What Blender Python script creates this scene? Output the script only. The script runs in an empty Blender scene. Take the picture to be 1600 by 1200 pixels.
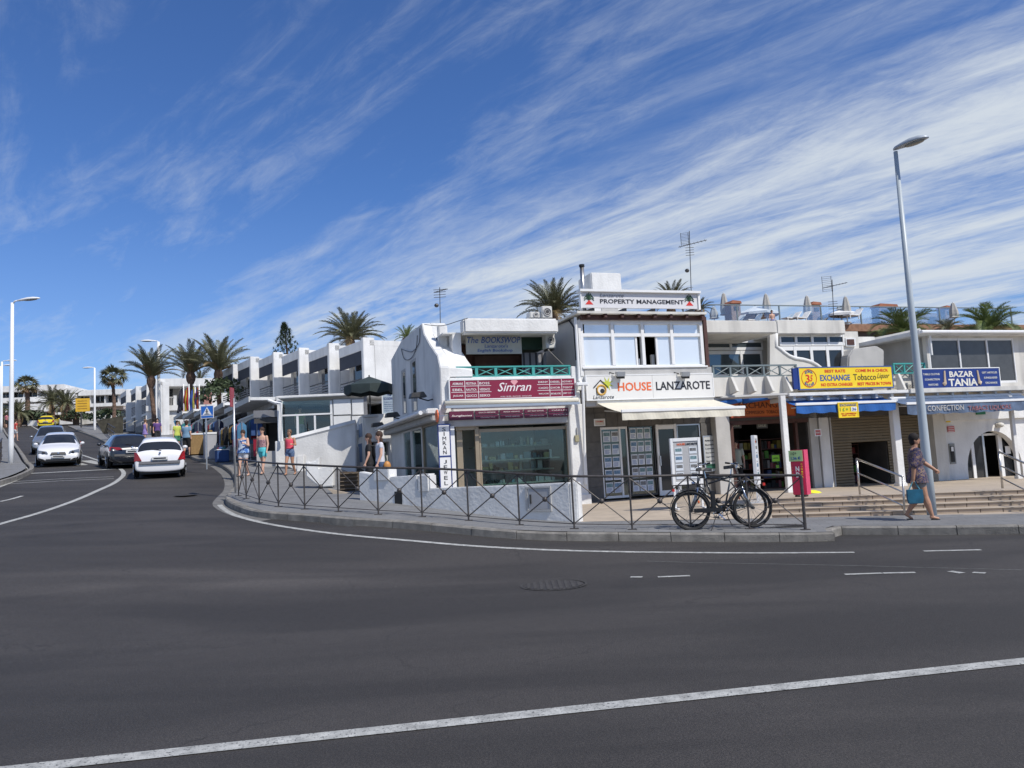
import bpy, bmesh, math, random
from mathutils import Vector, Matrix, geometry
random.seed(7)
SC = bpy.context.scene
COL = SC.collection
R = math.radians
# ---------------------------------------------------------------- camera, sky, sun, exposure
FPX, CAMH, PITCH, ROLL = 1244.0, 1.7, R(5.46), R(2.95)
cr, sr, cp, sp = math.cos(ROLL), math.sin(ROLL), math.cos(PITCH), math.sin(PITCH)
cam_d = bpy.data.cameras.new('camera'); cam = bpy.data.objects.new('camera', cam_d); COL.objects.link(cam)
cam_d.sensor_width = 36; cam_d.lens = 36 * FPX / 1600; cam_d.clip_start = .1; cam_d.clip_end = 3000
ax = Vector((cr, sr * sp, -sr * cp)); ay = Vector((sr, -cr * sp, cr * cp)); az = Vector((0, -cp, -sp))
M = Matrix((ax, ay, az)).transposed().to_4x4(); M.translation = (0, 0, CAMH)
cam.matrix_world = M; SC.camera = cam
SUN_EL, SUN_H = R(50), Vector((.76, -.65))
world = bpy.data.worlds.new('World'); SC.world = world; world.use_nodes = True
nt = world.node_tree; nt.nodes.clear()
def N(nt, typ, **kw):
    n = nt.nodes.new(typ)
    for k, v in kw.items():
        if k.startswith('i_'):
            key = k[2:]; key = int(key) if key.isdigit() else key
            n.inputs[key].default_value = v
        else: setattr(n, k, v)
    return n
def mth(nt, op, a, b=None, c=None, clamp=False):
    n = nt.nodes.new('ShaderNodeMath'); n.operation = op; n.use_clamp = clamp
    for i, v in enumerate((a, b, c)):
        if v is None: continue
        if isinstance(v, (int, float)): n.inputs[i].default_value = v
        else: nt.links.new(v, n.inputs[i])
    return n.outputs[0]
def sstep(nt, v, lo, hi, a=0., b=1.):
    n = N(nt, 'ShaderNodeMapRange', interpolation_type='SMOOTHSTEP'); nt.links.new(v, n.inputs[0])
    n.inputs[1].default_value = lo; n.inputs[2].default_value = hi; n.inputs[3].default_value = a; n.inputs[4].default_value = b
    return n.outputs[0]
sky = N(nt, 'ShaderNodeTexSky', sky_type='NISHITA', sun_disc=False)
sky.sun_elevation = SUN_EL; sky.sun_rotation = math.atan2(SUN_H.x, SUN_H.y)
sky.air_density = 1.0; sky.dust_density = .4; sky.ozone_density = 3.0; sky.altitude = 0
tc = N(nt, 'ShaderNodeTexCoord'); sx = N(nt, 'ShaderNodeSeparateXYZ'); nt.links.new(tc.outputs['Generated'], sx.inputs[0])
zz = mth(nt, 'ADD', mth(nt, 'MAXIMUM', sx.outputs[2], 0.), .12)
xx = mth(nt, 'DIVIDE', sx.outputs[0], zz); yy = mth(nt, 'DIVIDE', sx.outputs[1], zz)
c45 = math.cos(R(45))
U = mth(nt, 'MULTIPLY', mth(nt, 'SUBTRACT', yy, xx), c45); V = mth(nt, 'MULTIPLY', mth(nt, 'ADD', xx, yy), c45)
def cloudnoise(su, sv, scale, detail, dist, off=0., rough=.6):
    cb = N(nt, 'ShaderNodeCombineXYZ'); nt.links.new(mth(nt, 'MULTIPLY', U, su), cb.inputs[0]); nt.links.new(mth(nt, 'MULTIPLY', V, sv), cb.inputs[1]); cb.inputs[2].default_value = off
    n = N(nt, 'ShaderNodeTexNoise'); nt.links.new(cb.outputs[0], n.inputs['Vector'])
    n.inputs['Scale'].default_value = scale; n.inputs['Detail'].default_value = detail; n.inputs['Distortion'].default_value = dist; n.inputs['Roughness'].default_value = rough
    return n.outputs[0]
streak = cloudnoise(.42, 1.8, 1.8, 10, .55, 3.1, .62)
broad = cloudnoise(.5, 1.0, .8, 4, .5, 7.7)
fine = cloudnoise(1.3, 3.2, 3.6, 10, .8, 1.3, .70)
Vw = mth(nt, 'ADD', V, mth(nt, 'MULTIPLY', mth(nt, 'SUBTRACT', broad, .5), 1.3))
dens = mth(nt, 'MAXIMUM', sstep(nt, Vw, 1.15, 1.85), sstep(nt, Vw, -.2, -1.2, 0., .7))  # second band: unseen clouds behind the camera, added to raise the fill light
k1 = mth(nt, 'ADD', mth(nt, 'MULTIPLY', streak, .74), mth(nt, 'MULTIPLY', fine, .26))
m1 = mth(nt, 'MULTIPLY', mth(nt, 'MULTIPLY', sstep(nt, k1, .31, .64), dens), .97)
m2 = mth(nt, 'MULTIPLY', sstep(nt, k1, .44, .72), .42)
haz = sstep(nt, sx.outputs[2], .36, 0., 0., .15)
mask = mth(nt, 'MAXIMUM', mth(nt, 'ADD', m1, mth(nt, 'MULTIPLY', m2, mth(nt, 'SUBTRACT', 1., dens))), haz, clamp=True)
skc = N(nt, 'ShaderNodeMix', data_type='RGBA', blend_type='MULTIPLY'); skc.inputs[0].default_value = 1
nt.links.new(sky.outputs[0], skc.inputs['A']); skc.inputs['B'].default_value = (.56, .82, 1.24, 1)
mx = N(nt, 'ShaderNodeMix', data_type='RGBA'); nt.links.new(mask, mx.inputs[0])
nt.links.new(skc.outputs['Result'], mx.inputs['A']); mx.inputs['B'].default_value = (6.3, 6.9, 7.6, 1)
bg = N(nt, 'ShaderNodeBackground'); bg.inputs[1].default_value = .1
wo = N(nt, 'ShaderNodeOutputWorld'); nt.links.new(mx.outputs['Result'], bg.inputs[0]); nt.links.new(bg.outputs[0], wo.inputs[0])
sd = bpy.data.lights.new('sun', 'SUN'); sd.energy = 4.1; sd.angle = R(.5); sd.color = (1, .95, .87)
so = bpy.data.objects.new('sun', sd); COL.objects.link(so)
sdir = Vector((SUN_H.x * math.cos(SUN_EL), SUN_H.y * math.cos(SUN_EL), math.sin(SUN_EL)))
so.rotation_euler = sdir.to_track_quat('Z', 'Y').to_euler(); so.location = (20, -20, 60)
SC.view_settings.view_transform = 'Standard'; SC.view_settings.look = 'None'; SC.view_settings.exposure = .05; SC.view_settings.gamma = 1
SC.view_settings.use_curve_mapping = False
try:
    SC.cycles.max_bounces = 8; SC.cycles.transparent_max_bounces = 12
except Exception: pass

# ---------------------------------------------------------------- measuring: a photo pixel as a sight line, met with a plane or the ground
def ray(px, py):
    u = (px - 800) / FPX; v = (600 - py) / FPX
    X = u * cr + v * sr; W = -u * sr + v * cr
    return Vector((X, -W * sp + cp, W * cp + sp))
CAM = Vector((0, 0, CAMH))
def at(px, py, Y):
    d = ray(px, py); return CAM + d * (Y / d.y)
HK = [(-999, -.03), (9, -.03), (10, -.02), (11, 0.), (12, .09), (13, .18), (14, .28), (15, .40), (16, .48), (17, .55), (18, .63), (20, .79), (23, .98), (26, 1.2), (29, 1.5), (31, 1.7), (34, 1.9), (39, 2.28), (43, 2.5), (48, 3.0), (60, 3.95), (69, 4.6), (85, 5.85), (100, 7.2), (108, 8.1), (125, 9.8), (150, 11), (999, 11.2)]
def _h(a):
    for (a0, z0), (a1, z1) in zip(HK, HK[1:]):
        if a <= a1: return z0 + (z1 - z0) * (a - a0) / (a1 - a0)
    return HK[-1][1]
TAB = [sum(_h(i * .4 - 40 + j * .25) for j in range(-6, 7)) / 13 for i in range(600)]
def H(a):
    t = (a + 40) / .4
    if t <= 0: return TAB[0]
    if t >= 598: return TAB[-1]
    i = int(t); return TAB[i] + (TAB[i + 1] - TAB[i]) * (t - i)
DA, DB = Vector((-.474, .88, 0)), Vector((.88, .474, 0))
def smooth(x, a, b):
    t = min(1, max(0, (x - a) / (b - a))); return t * t * (3 - 2 * t)
def Z(X, Y):                      # road level
    return H(-.474 * X + .88 * Y)
def ZP(X, Y):                     # pavement top (flattens towards the shops on the right)
    a = -.474 * X + .88 * Y - .88 * max(0, Y - 15.4) * smooth(X, -4, 1)
    return H(a) + .155
def lerp(a, b, t): return a + (b - a) * min(1, max(0, t))
F0, FD, FN = Vector((5.4, 17.2)), Vector((.971, -.237)), Vector((.237, .971))
def ZPL(X, Y):                    # shop forecourt
    d = (Vector((X, Y)) - F0).dot(FN)
    ridge = lerp(.33, .49, (X - 2.5) / 2.9); back = .37 - .009 * X
    z = lerp(ridge, back, (d - 1.7) / 6)
    if X < 5.7 and d < 1.7: z = lerp(ZP(X, Y), z, max(0, d) / 1.7)
    return z
def gp(px, py, zf=Z, off=0.):     # sight line met with a ground height function
    d = ray(px, py); t = 3.; prev = None
    while t < 400:
        p = CAM + d * t; g = p.z - zf(p.x, p.y) - off
        if g < 0:
            lo, hi = t - (.1 + t * .01), t
            for _ in range(30):
                m = (lo + hi) / 2; p = CAM + d * m
                if p.z - zf(p.x, p.y) - off < 0: hi = m
                else: lo = m
            return p
        t += .1 + t * .01
    return CAM + d * 120
class Frame:                      # x along a facade, y away from the camera, z up (world)
    def __init__(s, ox, oy, deg):
        s.o = Vector((ox, oy, 0)); s.rot = R(deg); s.x = Vector((math.cos(s.rot), math.sin(s.rot), 0)); s.y = Vector((-math.sin(s.rot), math.cos(s.rot), 0))
    def pl(s, px, py, n):         # on plane y=n -> (s, z)
        d = ray(px, py); t = (n - (CAM - s.o).dot(s.y)) / d.dot(s.y); p = CAM + d * t
        return (p - s.o).dot(s.x), p.z
    def sd(s, px, py, x):         # on plane x=const -> (n, z)
        d = ray(px, py); t = (x - (CAM - s.o).dot(s.x)) / d.dot(s.x); p = CAM + d * t
        return (p - s.o).dot(s.y), p.z
    def w(s, x, n, z=0): return s.o + s.x * x + s.y * n + Vector((0, 0, z))
    def loc(s, p): q = Vector((p[0], p[1], 0)) - s.o; return q.dot(s.x), q.dot(s.y)
WORLD = Frame(0, 0, 0)

# ---------------------------------------------------------------- materials
MATS = {}
def mat(name, c, rough=.7, metal=0., var=.12, scale=3., bump=0., bscale=40., spec=.5, streaks=0., coat=0., emit=0.):
    if name in MATS: return MATS[name]
    m = bpy.data.materials.new(name); m.use_nodes = True; t = m.node_tree; b = t.nodes['Principled BSDF']
    b.inputs['Roughness'].default_value = rough; b.inputs['Metallic'].default_value = metal
    b.inputs['Specular IOR Level'].default_value = spec; b.inputs['Coat Weight'].default_value = coat
    g = N(t, 'ShaderNodeNewGeometry')
    n = N(t, 'ShaderNodeTexNoise'); n.inputs['Scale'].default_value = scale; n.inputs['Detail'].default_value = 6
    t.links.new(g.outputs['Position'], n.inputs['Vector'])
    r = N(t, 'ShaderNodeMapRange'); t.links.new(n.outputs[0], r.inputs[0]); r.inputs[1].default_value = .3; r.inputs[2].default_value = .7; r.inputs[3].default_value = 1 - var; r.inputs[4].default_value = 1 + var * .6
    fac = r.outputs[0]
    if streaks:
        mp = N(t, 'ShaderNodeMapping'); mp.inputs['Scale'].default_value = (1.7, 1.7, .3); t.links.new(g.outputs['Position'], mp.inputs[0])
        n2 = N(t, 'ShaderNodeTexNoise'); n2.inputs['Scale'].default_value = 1.3; n2.inputs['Detail'].default_value = 7; t.links.new(mp.outputs[0], n2.inputs['Vector'])
        fac = mth(t, 'MULTIPLY', fac, sstep(t, n2.outputs[0], .42, .80, 1., 1 - streaks))
    mu = N(t, 'ShaderNodeVectorMath', operation='SCALE'); mu.inputs[0].default_value = c[:3]; t.links.new(fac, mu.inputs['Scale'])
    t.links.new(mu.outputs[0], b.inputs['Base Color'])
    if emit: b.inputs['Emission Color'].default_value = (*c[:3], 1); b.inputs['Emission Strength'].default_value = emit
    if bump:
        n3 = N(t, 'ShaderNodeTexNoise'); n3.inputs['Scale'].default_value = bscale; n3.inputs['Detail'].default_value = 4; t.links.new(g.outputs['Position'], n3.inputs['Vector'])
        bp = N(t, 'ShaderNodeBump'); bp.inputs['Strength'].default_value = bump; bp.inputs['Distance'].default_value = .02; t.links.new(n3.outputs[0], bp.inputs['Height']); t.links.new(bp.outputs[0], b.inputs['Normal'])
    MATS[name] = m; return m
def glass(name, tint, refl=.12, rough=.02):
    if name in MATS: return MATS[name]
    m = bpy.data.materials.new(name); m.use_nodes = True; t = m.node_tree; t.nodes.clear()
    tr = N(t, 'ShaderNodeBsdfTransparent'); tr.inputs[0].default_value = (*tint, 1)
    gl = N(t, 'ShaderNodeBsdfGlossy'); gl.inputs['Roughness'].default_value = rough; gl.inputs[0].default_value = (.95, .97, 1, 1)
    lw = N(t, 'ShaderNodeLayerWeight'); lw.inputs[0].default_value = .35
    f = mth(t, 'ADD', mth(t, 'MULTIPLY', lw.outputs[0], .6), refl, clamp=True)
    ms = N(t, 'ShaderNodeMixShader'); t.links.new(f, ms.inputs[0]); t.links.new(tr.outputs[0], ms.inputs[1]); t.links.new(gl.outputs[0], ms.inputs[2])
    o = N(t, 'ShaderNodeOutputMaterial'); t.links.new(ms.outputs[0], o.inputs[0]); MATS[name] = m; return m
def stripe_mat(name, cols, axis, freq, rough=.8):
    m = bpy.data.materials.new(name); m.use_nodes = True; t = m.node_tree; b = t.nodes['Principled BSDF']; b.inputs['Roughness'].default_value = rough
    tcn = N(t, 'ShaderNodeTexCoord'); s = N(t, 'ShaderNodeSeparateXYZ'); t.links.new(tcn.outputs['Object'], s.inputs[0])
    f = mth(t, 'FRACT', mth(t, 'MULTIPLY', s.outputs[axis], freq)); rp = N(t, 'ShaderNodeValToRGB'); rp.color_ramp.interpolation = 'CONSTANT'
    e = rp.color_ramp.elements; e[0].color = (*cols[0], 1); e[1].position = 1 / len(cols); e[1].color = (*cols[1], 1)
    for i, c in enumerate(cols[2:]): q = e.new((i + 2) / len(cols)); q.color = (*c, 1)
    t.links.new(f, rp.inputs[0]); t.links.new(rp.outputs[0], b.inputs['Base Color']); MATS[name] = m; return m
def print_mat(name, cols, scale=18.):
    m = bpy.data.materials.new(name); m.use_nodes = True; t = m.node_tree; b = t.nodes['Principled BSDF']; b.inputs['Roughness'].default_value = .9
    tcn = N(t, 'ShaderNodeTexCoord'); n = N(t, 'ShaderNodeTexNoise'); n.inputs['Scale'].default_value = scale; n.inputs['Detail'].default_value = 3; t.links.new(tcn.outputs['Object'], n.inputs['Vector'])
    rp = N(t, 'ShaderNodeValToRGB'); rp.color_ramp.interpolation = 'CONSTANT'; e = rp.color_ramp.elements
    e[0].color = (*cols[0], 1); e[0].position = 0; e[1].color = (*cols[1], 1); e[1].position = .42
    for i, c in enumerate(cols[2:]): q = e.new(.48 + .07 * i); q.color = (*c, 1)
    t.links.new(n.outputs[0], rp.inputs[0]); t.links.new(rp.outputs[0], b.inputs['Base Color']); MATS[name] = m; return m
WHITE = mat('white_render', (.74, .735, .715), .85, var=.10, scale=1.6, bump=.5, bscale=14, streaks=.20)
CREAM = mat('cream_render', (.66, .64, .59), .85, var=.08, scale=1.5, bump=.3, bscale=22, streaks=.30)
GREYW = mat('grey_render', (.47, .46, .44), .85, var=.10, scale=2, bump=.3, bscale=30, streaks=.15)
STONE = mat('grey_stone_cladding', (.12, .115, .108), .75, var=.22, scale=5, bump=.3, bscale=12, streaks=.25)
WPAINT = mat('white_frame_paint', (.78, .78, .77), .4, var=.04, scale=6)
ALU = mat('aluminium', (.55, .56, .57), .35, .8, var=.06)
STEEL = mat('stainless_steel', (.55, .53, .50), .3, .9, var=.06)
DARKM = mat('dark_grey_metal', (.075, .072, .07), .5, .5, var=.2, scale=20)
BLACK = mat('black_plastic', (.012, .012, .013), .45, var=.1)
RUBBER = mat('black_rubber', (.018, .018, .018), .8)
DARKIN = mat('dim_interior_wall', (.07, .065, .06), .8, var=.3, scale=2)  # low light of the rooms put into the wall colour
DEEPIN = mat('unlit_room_wall', (.02, .02, .02), .9)  # darkness of the deeper rooms put into the wall colour
BROWN = mat('brown_timber', (.075, .03, .022), .6, var=.25, scale=9)
TAN = mat('tan_terracotta_tile', (.44, .365, .28), .75, var=.16, scale=2.2, bump=.2, bscale=50, streaks=.05)
KERB = mat('kerb_concrete', (.23, .215, .19), .85, var=.35, scale=5, bump=.6, bscale=45, streaks=.25)
TEAL = mat('turquoise_paint', (.055, .33, .30), .5, var=.1)
GREYP = mat('grey_rail_paint', (.17, .21, .22), .5, var=.1)
CANVAS = mat('cream_canvas', (.68, .64, .53), .85, var=.06, scale=4)
BLUEC = mat('blue_canvas', (.015, .105, .36), .8, var=.15, scale=4)
FADED = mat('faded_blue_canvas', (.10, .145, .23), .85, var=.4, scale=3)
NAVY = mat('navy_sign', (.012, .035, .19), .4, var=.05)
MAROON = mat('maroon_sign', (.23, .012, .045), .45, var=.05)
YELLOW = mat('yellow_sign', (.80, .58, .02), .45, var=.04)
RED = mat('red_letters', (.62, .03, .02), .5, var=.03)
ORANGE = mat('orange_letters', (.75, .14, .03), .45, var=.03)
BLACKL = mat('black_letters', (.02, .02, .025), .45, var=.03)
BLUEL = mat('blue_letters', (.03, .09, .32), .5, var=.03)
TRUNK = mat('palm_trunk_bark', (.16, .10, .07), .95, var=.4, scale=8, bump=1., bscale=18)
FROND = mat('palm_frond_green', (.14, .14, .072), .6, var=.4, scale=3)
FROND2 = mat('young_palm_green', (.13, .17, .045), .55, var=.4, scale=3)
DRYF = mat('dry_palm_brown', (.20, .14, .06), .8, var=.3)
LEAF = mat('dark_leaf_green', (.055, .08, .035), .7, var=.4, scale=5)
GL_SHOP = glass('shop_glass', (.74, .84, .82), .035)
GL_SKY = mat('sky_pale_glass', (.80, .82, .82), .10, .3, var=.05, scale=.6)  # pale sky reflection put into the base colour
GL_DIM = mat('tinted_glass', (.10, .13, .15), .05, .55, var=.03, scale=.6, spec=.8)
GL_DARK = mat('dark_glass', (.03, .034, .04), .05, .3, var=.05, spec=.7)
LAMPG = mat('lamp_grey_paint', (.42, .46, .50), .45, .2, var=.05)
BRICK = mat('chimney_brown_stone', (.30, .22, .18), .9, var=.3, scale=12, bump=.5)
ROOFT = mat('terracotta_roof', (.36, .14, .08), .85, var=.2)
SKIN = mat('skin', (.60, .36, .26), .55, var=.05, scale=8)
SKIN2 = mat('tanned_skin', (.45, .24, .15), .55, var=.05, scale=8)
HAIRB = mat('brown_hair', (.05, .025, .015), .8, var=.3, scale=30)
HAIRD = mat('dark_hair', (.012, .008, .007), .85, var=.3, scale=30)
HAIRL = mat('light_brown_hair', (.16, .09, .05), .6, var=.3, scale=30)

# ---------------------------------------------------------------- mesh helpers
def link(name, me, parent=None, mat_=None, smooth_=False):
    o = bpy.data.objects.new(name, me); COL.objects.link(o)
    if mat_ is not None and not me.materials:
        for m in (mat_ if isinstance(mat_, (list, tuple)) else [mat_]): me.materials.append(m)
    if parent: o.parent = parent
    if smooth_: me.polygons.foreach_set('use_smooth', [True] * len(me.polygons))
    return o
class MB:
    def __init__(s): s.v = []; s.f = []; s.m = []
    def add(s, vs, fs, mi=0):
        b = len(s.v); s.v += [tuple(v) for v in vs]; s.f += [tuple(b + i for i in f) for f in fs]; s.m += [mi] * len(fs); return s
    def box(s, x0, x1, y0, y1, z0, z1, mi=0):
        x0, x1 = min(x0, x1), max(x0, x1); y0, y1 = min(y0, y1), max(y0, y1); z0, z1 = min(z0, z1), max(z0, z1)
        return s.add([(x, y, z) for z in (z0, z1) for y in (y0, y1) for x in (x0, x1)], [(0, 2, 3, 1), (4, 5, 7, 6), (0, 1, 5, 4), (2, 6, 7, 3), (0, 4, 6, 2), (1, 3, 7, 5)], mi)
    def prism(s, pts, d, mi=0):       # pts closed loop of 3D points, extruded by vector d
        n = len(pts); d = Vector(d); a = [Vector(p) for p in pts]
        nn = Vector((0, 0, 0))
        for i in range(n): nn += a[i].cross(a[(i + 1) % n])
        if nn.dot(d) > 0: a.reverse()
        return s.add(a + [p + d for p in a], [tuple(range(n)), tuple(reversed(range(n, 2 * n)))] + [(i, n + i, n + (i + 1) % n, (i + 1) % n) for i in range(n)], mi)
    def tube(s, pts, r, seg=6, mi=0, cap=True):
        pts = [Vector(p) for p in pts]; rs = r if isinstance(r, (list, tuple)) else [r] * len(pts); b = len(s.v); up = None
        for i, p in enumerate(pts):
            t = (pts[min(i + 1, len(pts) - 1)] - pts[max(i - 1, 0)]).normalized()
            if up is None: up = Vector((0, 0, 1)) if abs(t.z) < .9 else Vector((1, 0, 0))
            x = t.cross(up).normalized(); y = t.cross(x); 
            for k in range(seg):
                a = 2 * math.pi * k / seg; s.v.append(tuple(p + (x * math.cos(a) + y * math.sin(a)) * rs[i]))
        for i in range(len(pts) - 1):
            for k in range(seg):
                k2 = (k + 1) % seg; s.f.append((b + i * seg + k, b + i * seg + k2, b + (i + 1) * seg + k2, b + (i + 1) * seg + k)); s.m.append(mi)
        if cap:
            s.f.append(tuple(b + k for k in reversed(range(seg)))); s.m.append(mi)
            e = b + (len(pts) - 1) * seg; s.f.append(tuple(e + k for k in range(seg))); s.m.append(mi)
        return s
    def rings(s, rings, mi=0):        # list of loops with equal counts, capped
        b = len(s.v); n = len(rings[0])
        for r_ in rings: s.v += [tuple(p) for p in r_]
        for i in range(len(rings) - 1):
            for k in range(n):
                k2 = (k + 1) % n; s.f.append((b + i * n + k, b + i * n + k2, b + (i + 1) * n + k2, b + (i + 1) * n + k)); s.m.append(mi)
        s.f.append(tuple(b + k for k in reversed(range(n)))); s.m.append(mi)
        e = b + (len(rings) - 1) * n; s.f.append(tuple(e + k for k in range(n))); s.m.append(mi); return s
    def ell(s, c, rx, ry, rz, seg=12, rg=8, mi=0):
        c = Vector(c); b = len(s.v)
        L = []
        for i in range(rg + 1):
            t = math.pi * (i + (.12 if i == 0 else -.12 if i == rg else 0)) / rg - math.pi / 2
            L.append([c + Vector((rx * math.cos(t) * math.cos(2 * math.pi * k / seg), ry * math.cos(t) * math.sin(2 * math.pi * k / seg), rz * math.sin(t))) for k in range(seg)])
        return s.rings(L, mi)
    def torus(s, c, R_, r_, seg=32, sg=8, mi=0, axis='y'):
        b = len(s.v); c = Vector(c)
        for i in range(seg):
            a = 2 * math.pi * i / seg
            for k in range(sg):
                q = 2 * math.pi * k / sg; rr = R_ + r_ * math.cos(q); h = r_ * math.sin(q)
                v = Vector((rr * math.cos(a), h, rr * math.sin(a))) if axis == 'y' else Vector((rr * math.cos(a), rr * math.sin(a), h)) if axis == 'z' else Vector((h, rr * math.cos(a), rr * math.sin(a)))
                s.v.append(tuple(c + v))
        for i in range(seg):
            for k in range(sg):
                i2 = (i + 1) % seg; k2 = (k + 1) % sg; s.f.append((b + i * sg + k, b + i * sg + k2, b + i2 * sg + k2, b + i2 * sg + k)); s.m.append(mi)
        return s
    def mesh(s, name='m', bev=0.):
        me = bpy.data.meshes.new(name); me.from_pydata(s.v, [], s.f); me.polygons.foreach_set('material_index', s.m)
        bm = bmesh.new(); bm.from_mesh(me); bmesh.ops.recalc_face_normals(bm, faces=bm.faces)
        if bev: bmesh.ops.bevel(bm, geom=list(bm.edges), offset=bev, segments=2, affect='EDGES')
        bm.to_mesh(me); bm.free(); me.update(); return me
class Th:                           # a thing: an Empty at its base with parts, everything given in frame coordinates (x, y, world z)
    def __init__(s, name, label, cat, fr, z0=0., x0=0., y0=0., group=None, kind=None):
        s.fr = fr; s.b = Vector((x0, y0, z0)); o = bpy.data.objects.new(name, None); COL.objects.link(o); s.o = o; o.empty_display_size = .3
        o.location = fr.w(x0, y0, z0); o.rotation_euler = (0, 0, fr.rot)
        if label: o['label'] = label
        if cat: o['category'] = cat
        if group: o['group'] = group
        if kind: o['kind'] = kind
    def put(s, name, mb, m, parent=None, smooth_=False, bev=0., label=None, kind=None):
        mb.v = [tuple(Vector(v) - s.b) for v in mb.v]; o = link(name, mb.mesh(name, bev), parent or s.o, m, smooth_)
        if label: o['label'] = label
        if kind: o['kind'] = kind
        return o
    def box(s, name, x0, x1, y0, y1, z0, z1, m, parent=None, bev=0., label=None): return s.put(name, MB().box(x0, x1, y0, y1, z0, z1), m, parent, bev=bev, label=label)
    def rc(s, px0, py0, px1, py1, n):  # pixel rectangle on plane y=n
        a = s.fr.pl(px0, (py0 + py1) / 2, n)[0]; b = s.fr.pl(px1, (py0 + py1) / 2, n)[0]
        t = s.fr.pl((px0 + px1) / 2, py0, n)[1]; u = s.fr.pl((px0 + px1) / 2, py1, n)[1]
        return a, b, u, t
    def pb(s, name, px0, py0, px1, py1, n, d, m, parent=None, bev=0., z0=None, label=None):
        a, b, u, t = s.rc(px0, py0, px1, py1, n); return s.box(name, a, b, n, n + d, u if z0 is None else z0, t, m, parent, bev, label)
    def poly(s, name, pts, n, d, m, parent=None, bev=0.):   # pixel polygon on plane y=n
        q = []
        for p in pts: a = s.fr.pl(p[0], p[1], n); q.append((a[0], n, a[1]))
        return s.put(name, MB().prism(q, (0, d, 0)), m, parent, bev=bev)
FONT = {}
def textmesh(txt, bold=0., shear=0., italic=False, ext=.5):
    key = (txt, bold, shear, ext)
    if key in FONT: return FONT[key]
    c = bpy.data.curves.new('lettering', 'FONT'); c.body = txt; c.size = 1; c.offset = bold * .55; c.shear = shear; c.resolution_u = 2; c.extrude = ext; c.align_x = 'LEFT'
    o = bpy.data.objects.new('lettering', c); COL.objects.link(o); dg = bpy.context.evaluated_depsgraph_get()
    me = bpy.data.meshes.new_from_object(o.evaluated_get(dg)); bpy.data.objects.remove(o); bpy.data.curves.remove(c)
    vs = [v.co.copy() for v in me.vertices]; fs = [tuple(p.vertices) for p in me.polygons]; bpy.data.meshes.remove(me)
    x0 = min(v.x for v in vs); x1 = max(v.x for v in vs); y0 = min(v.y for v in vs); y1 = max(v.y for v in vs)
    FONT[key] = ([((v.x - x0) / (x1 - x0), (v.y - y0) / (y1 - y0), v.z / ext) for v in vs], fs); return FONT[key]
def text(th, txt, x0, x1, z0, z1, n, m, bold=.0, shear=0., parent=None, depth=.006, name='lettering', slope=0.):
    vs, fs = textmesh(txt, bold, shear)
    mb = MB(); mb.add([(x0 + v[0] * (x1 - x0), n - v[2] * depth, z0 + v[1] * (z1 - z0) + slope * v[0]) for v in vs], fs); return th.put(name, mb, m, parent)
def ptext(th, txt, px0, py0, px1, py1, n, m, bold=.0, shear=0., parent=None, depth=.006, slope=0.):
    a, b, u, t = th.rc(px0, py0, px1, py1, n); return text(th, txt, a, b, u, t, n, m, bold, shear, parent, depth, slope=slope)

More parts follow.
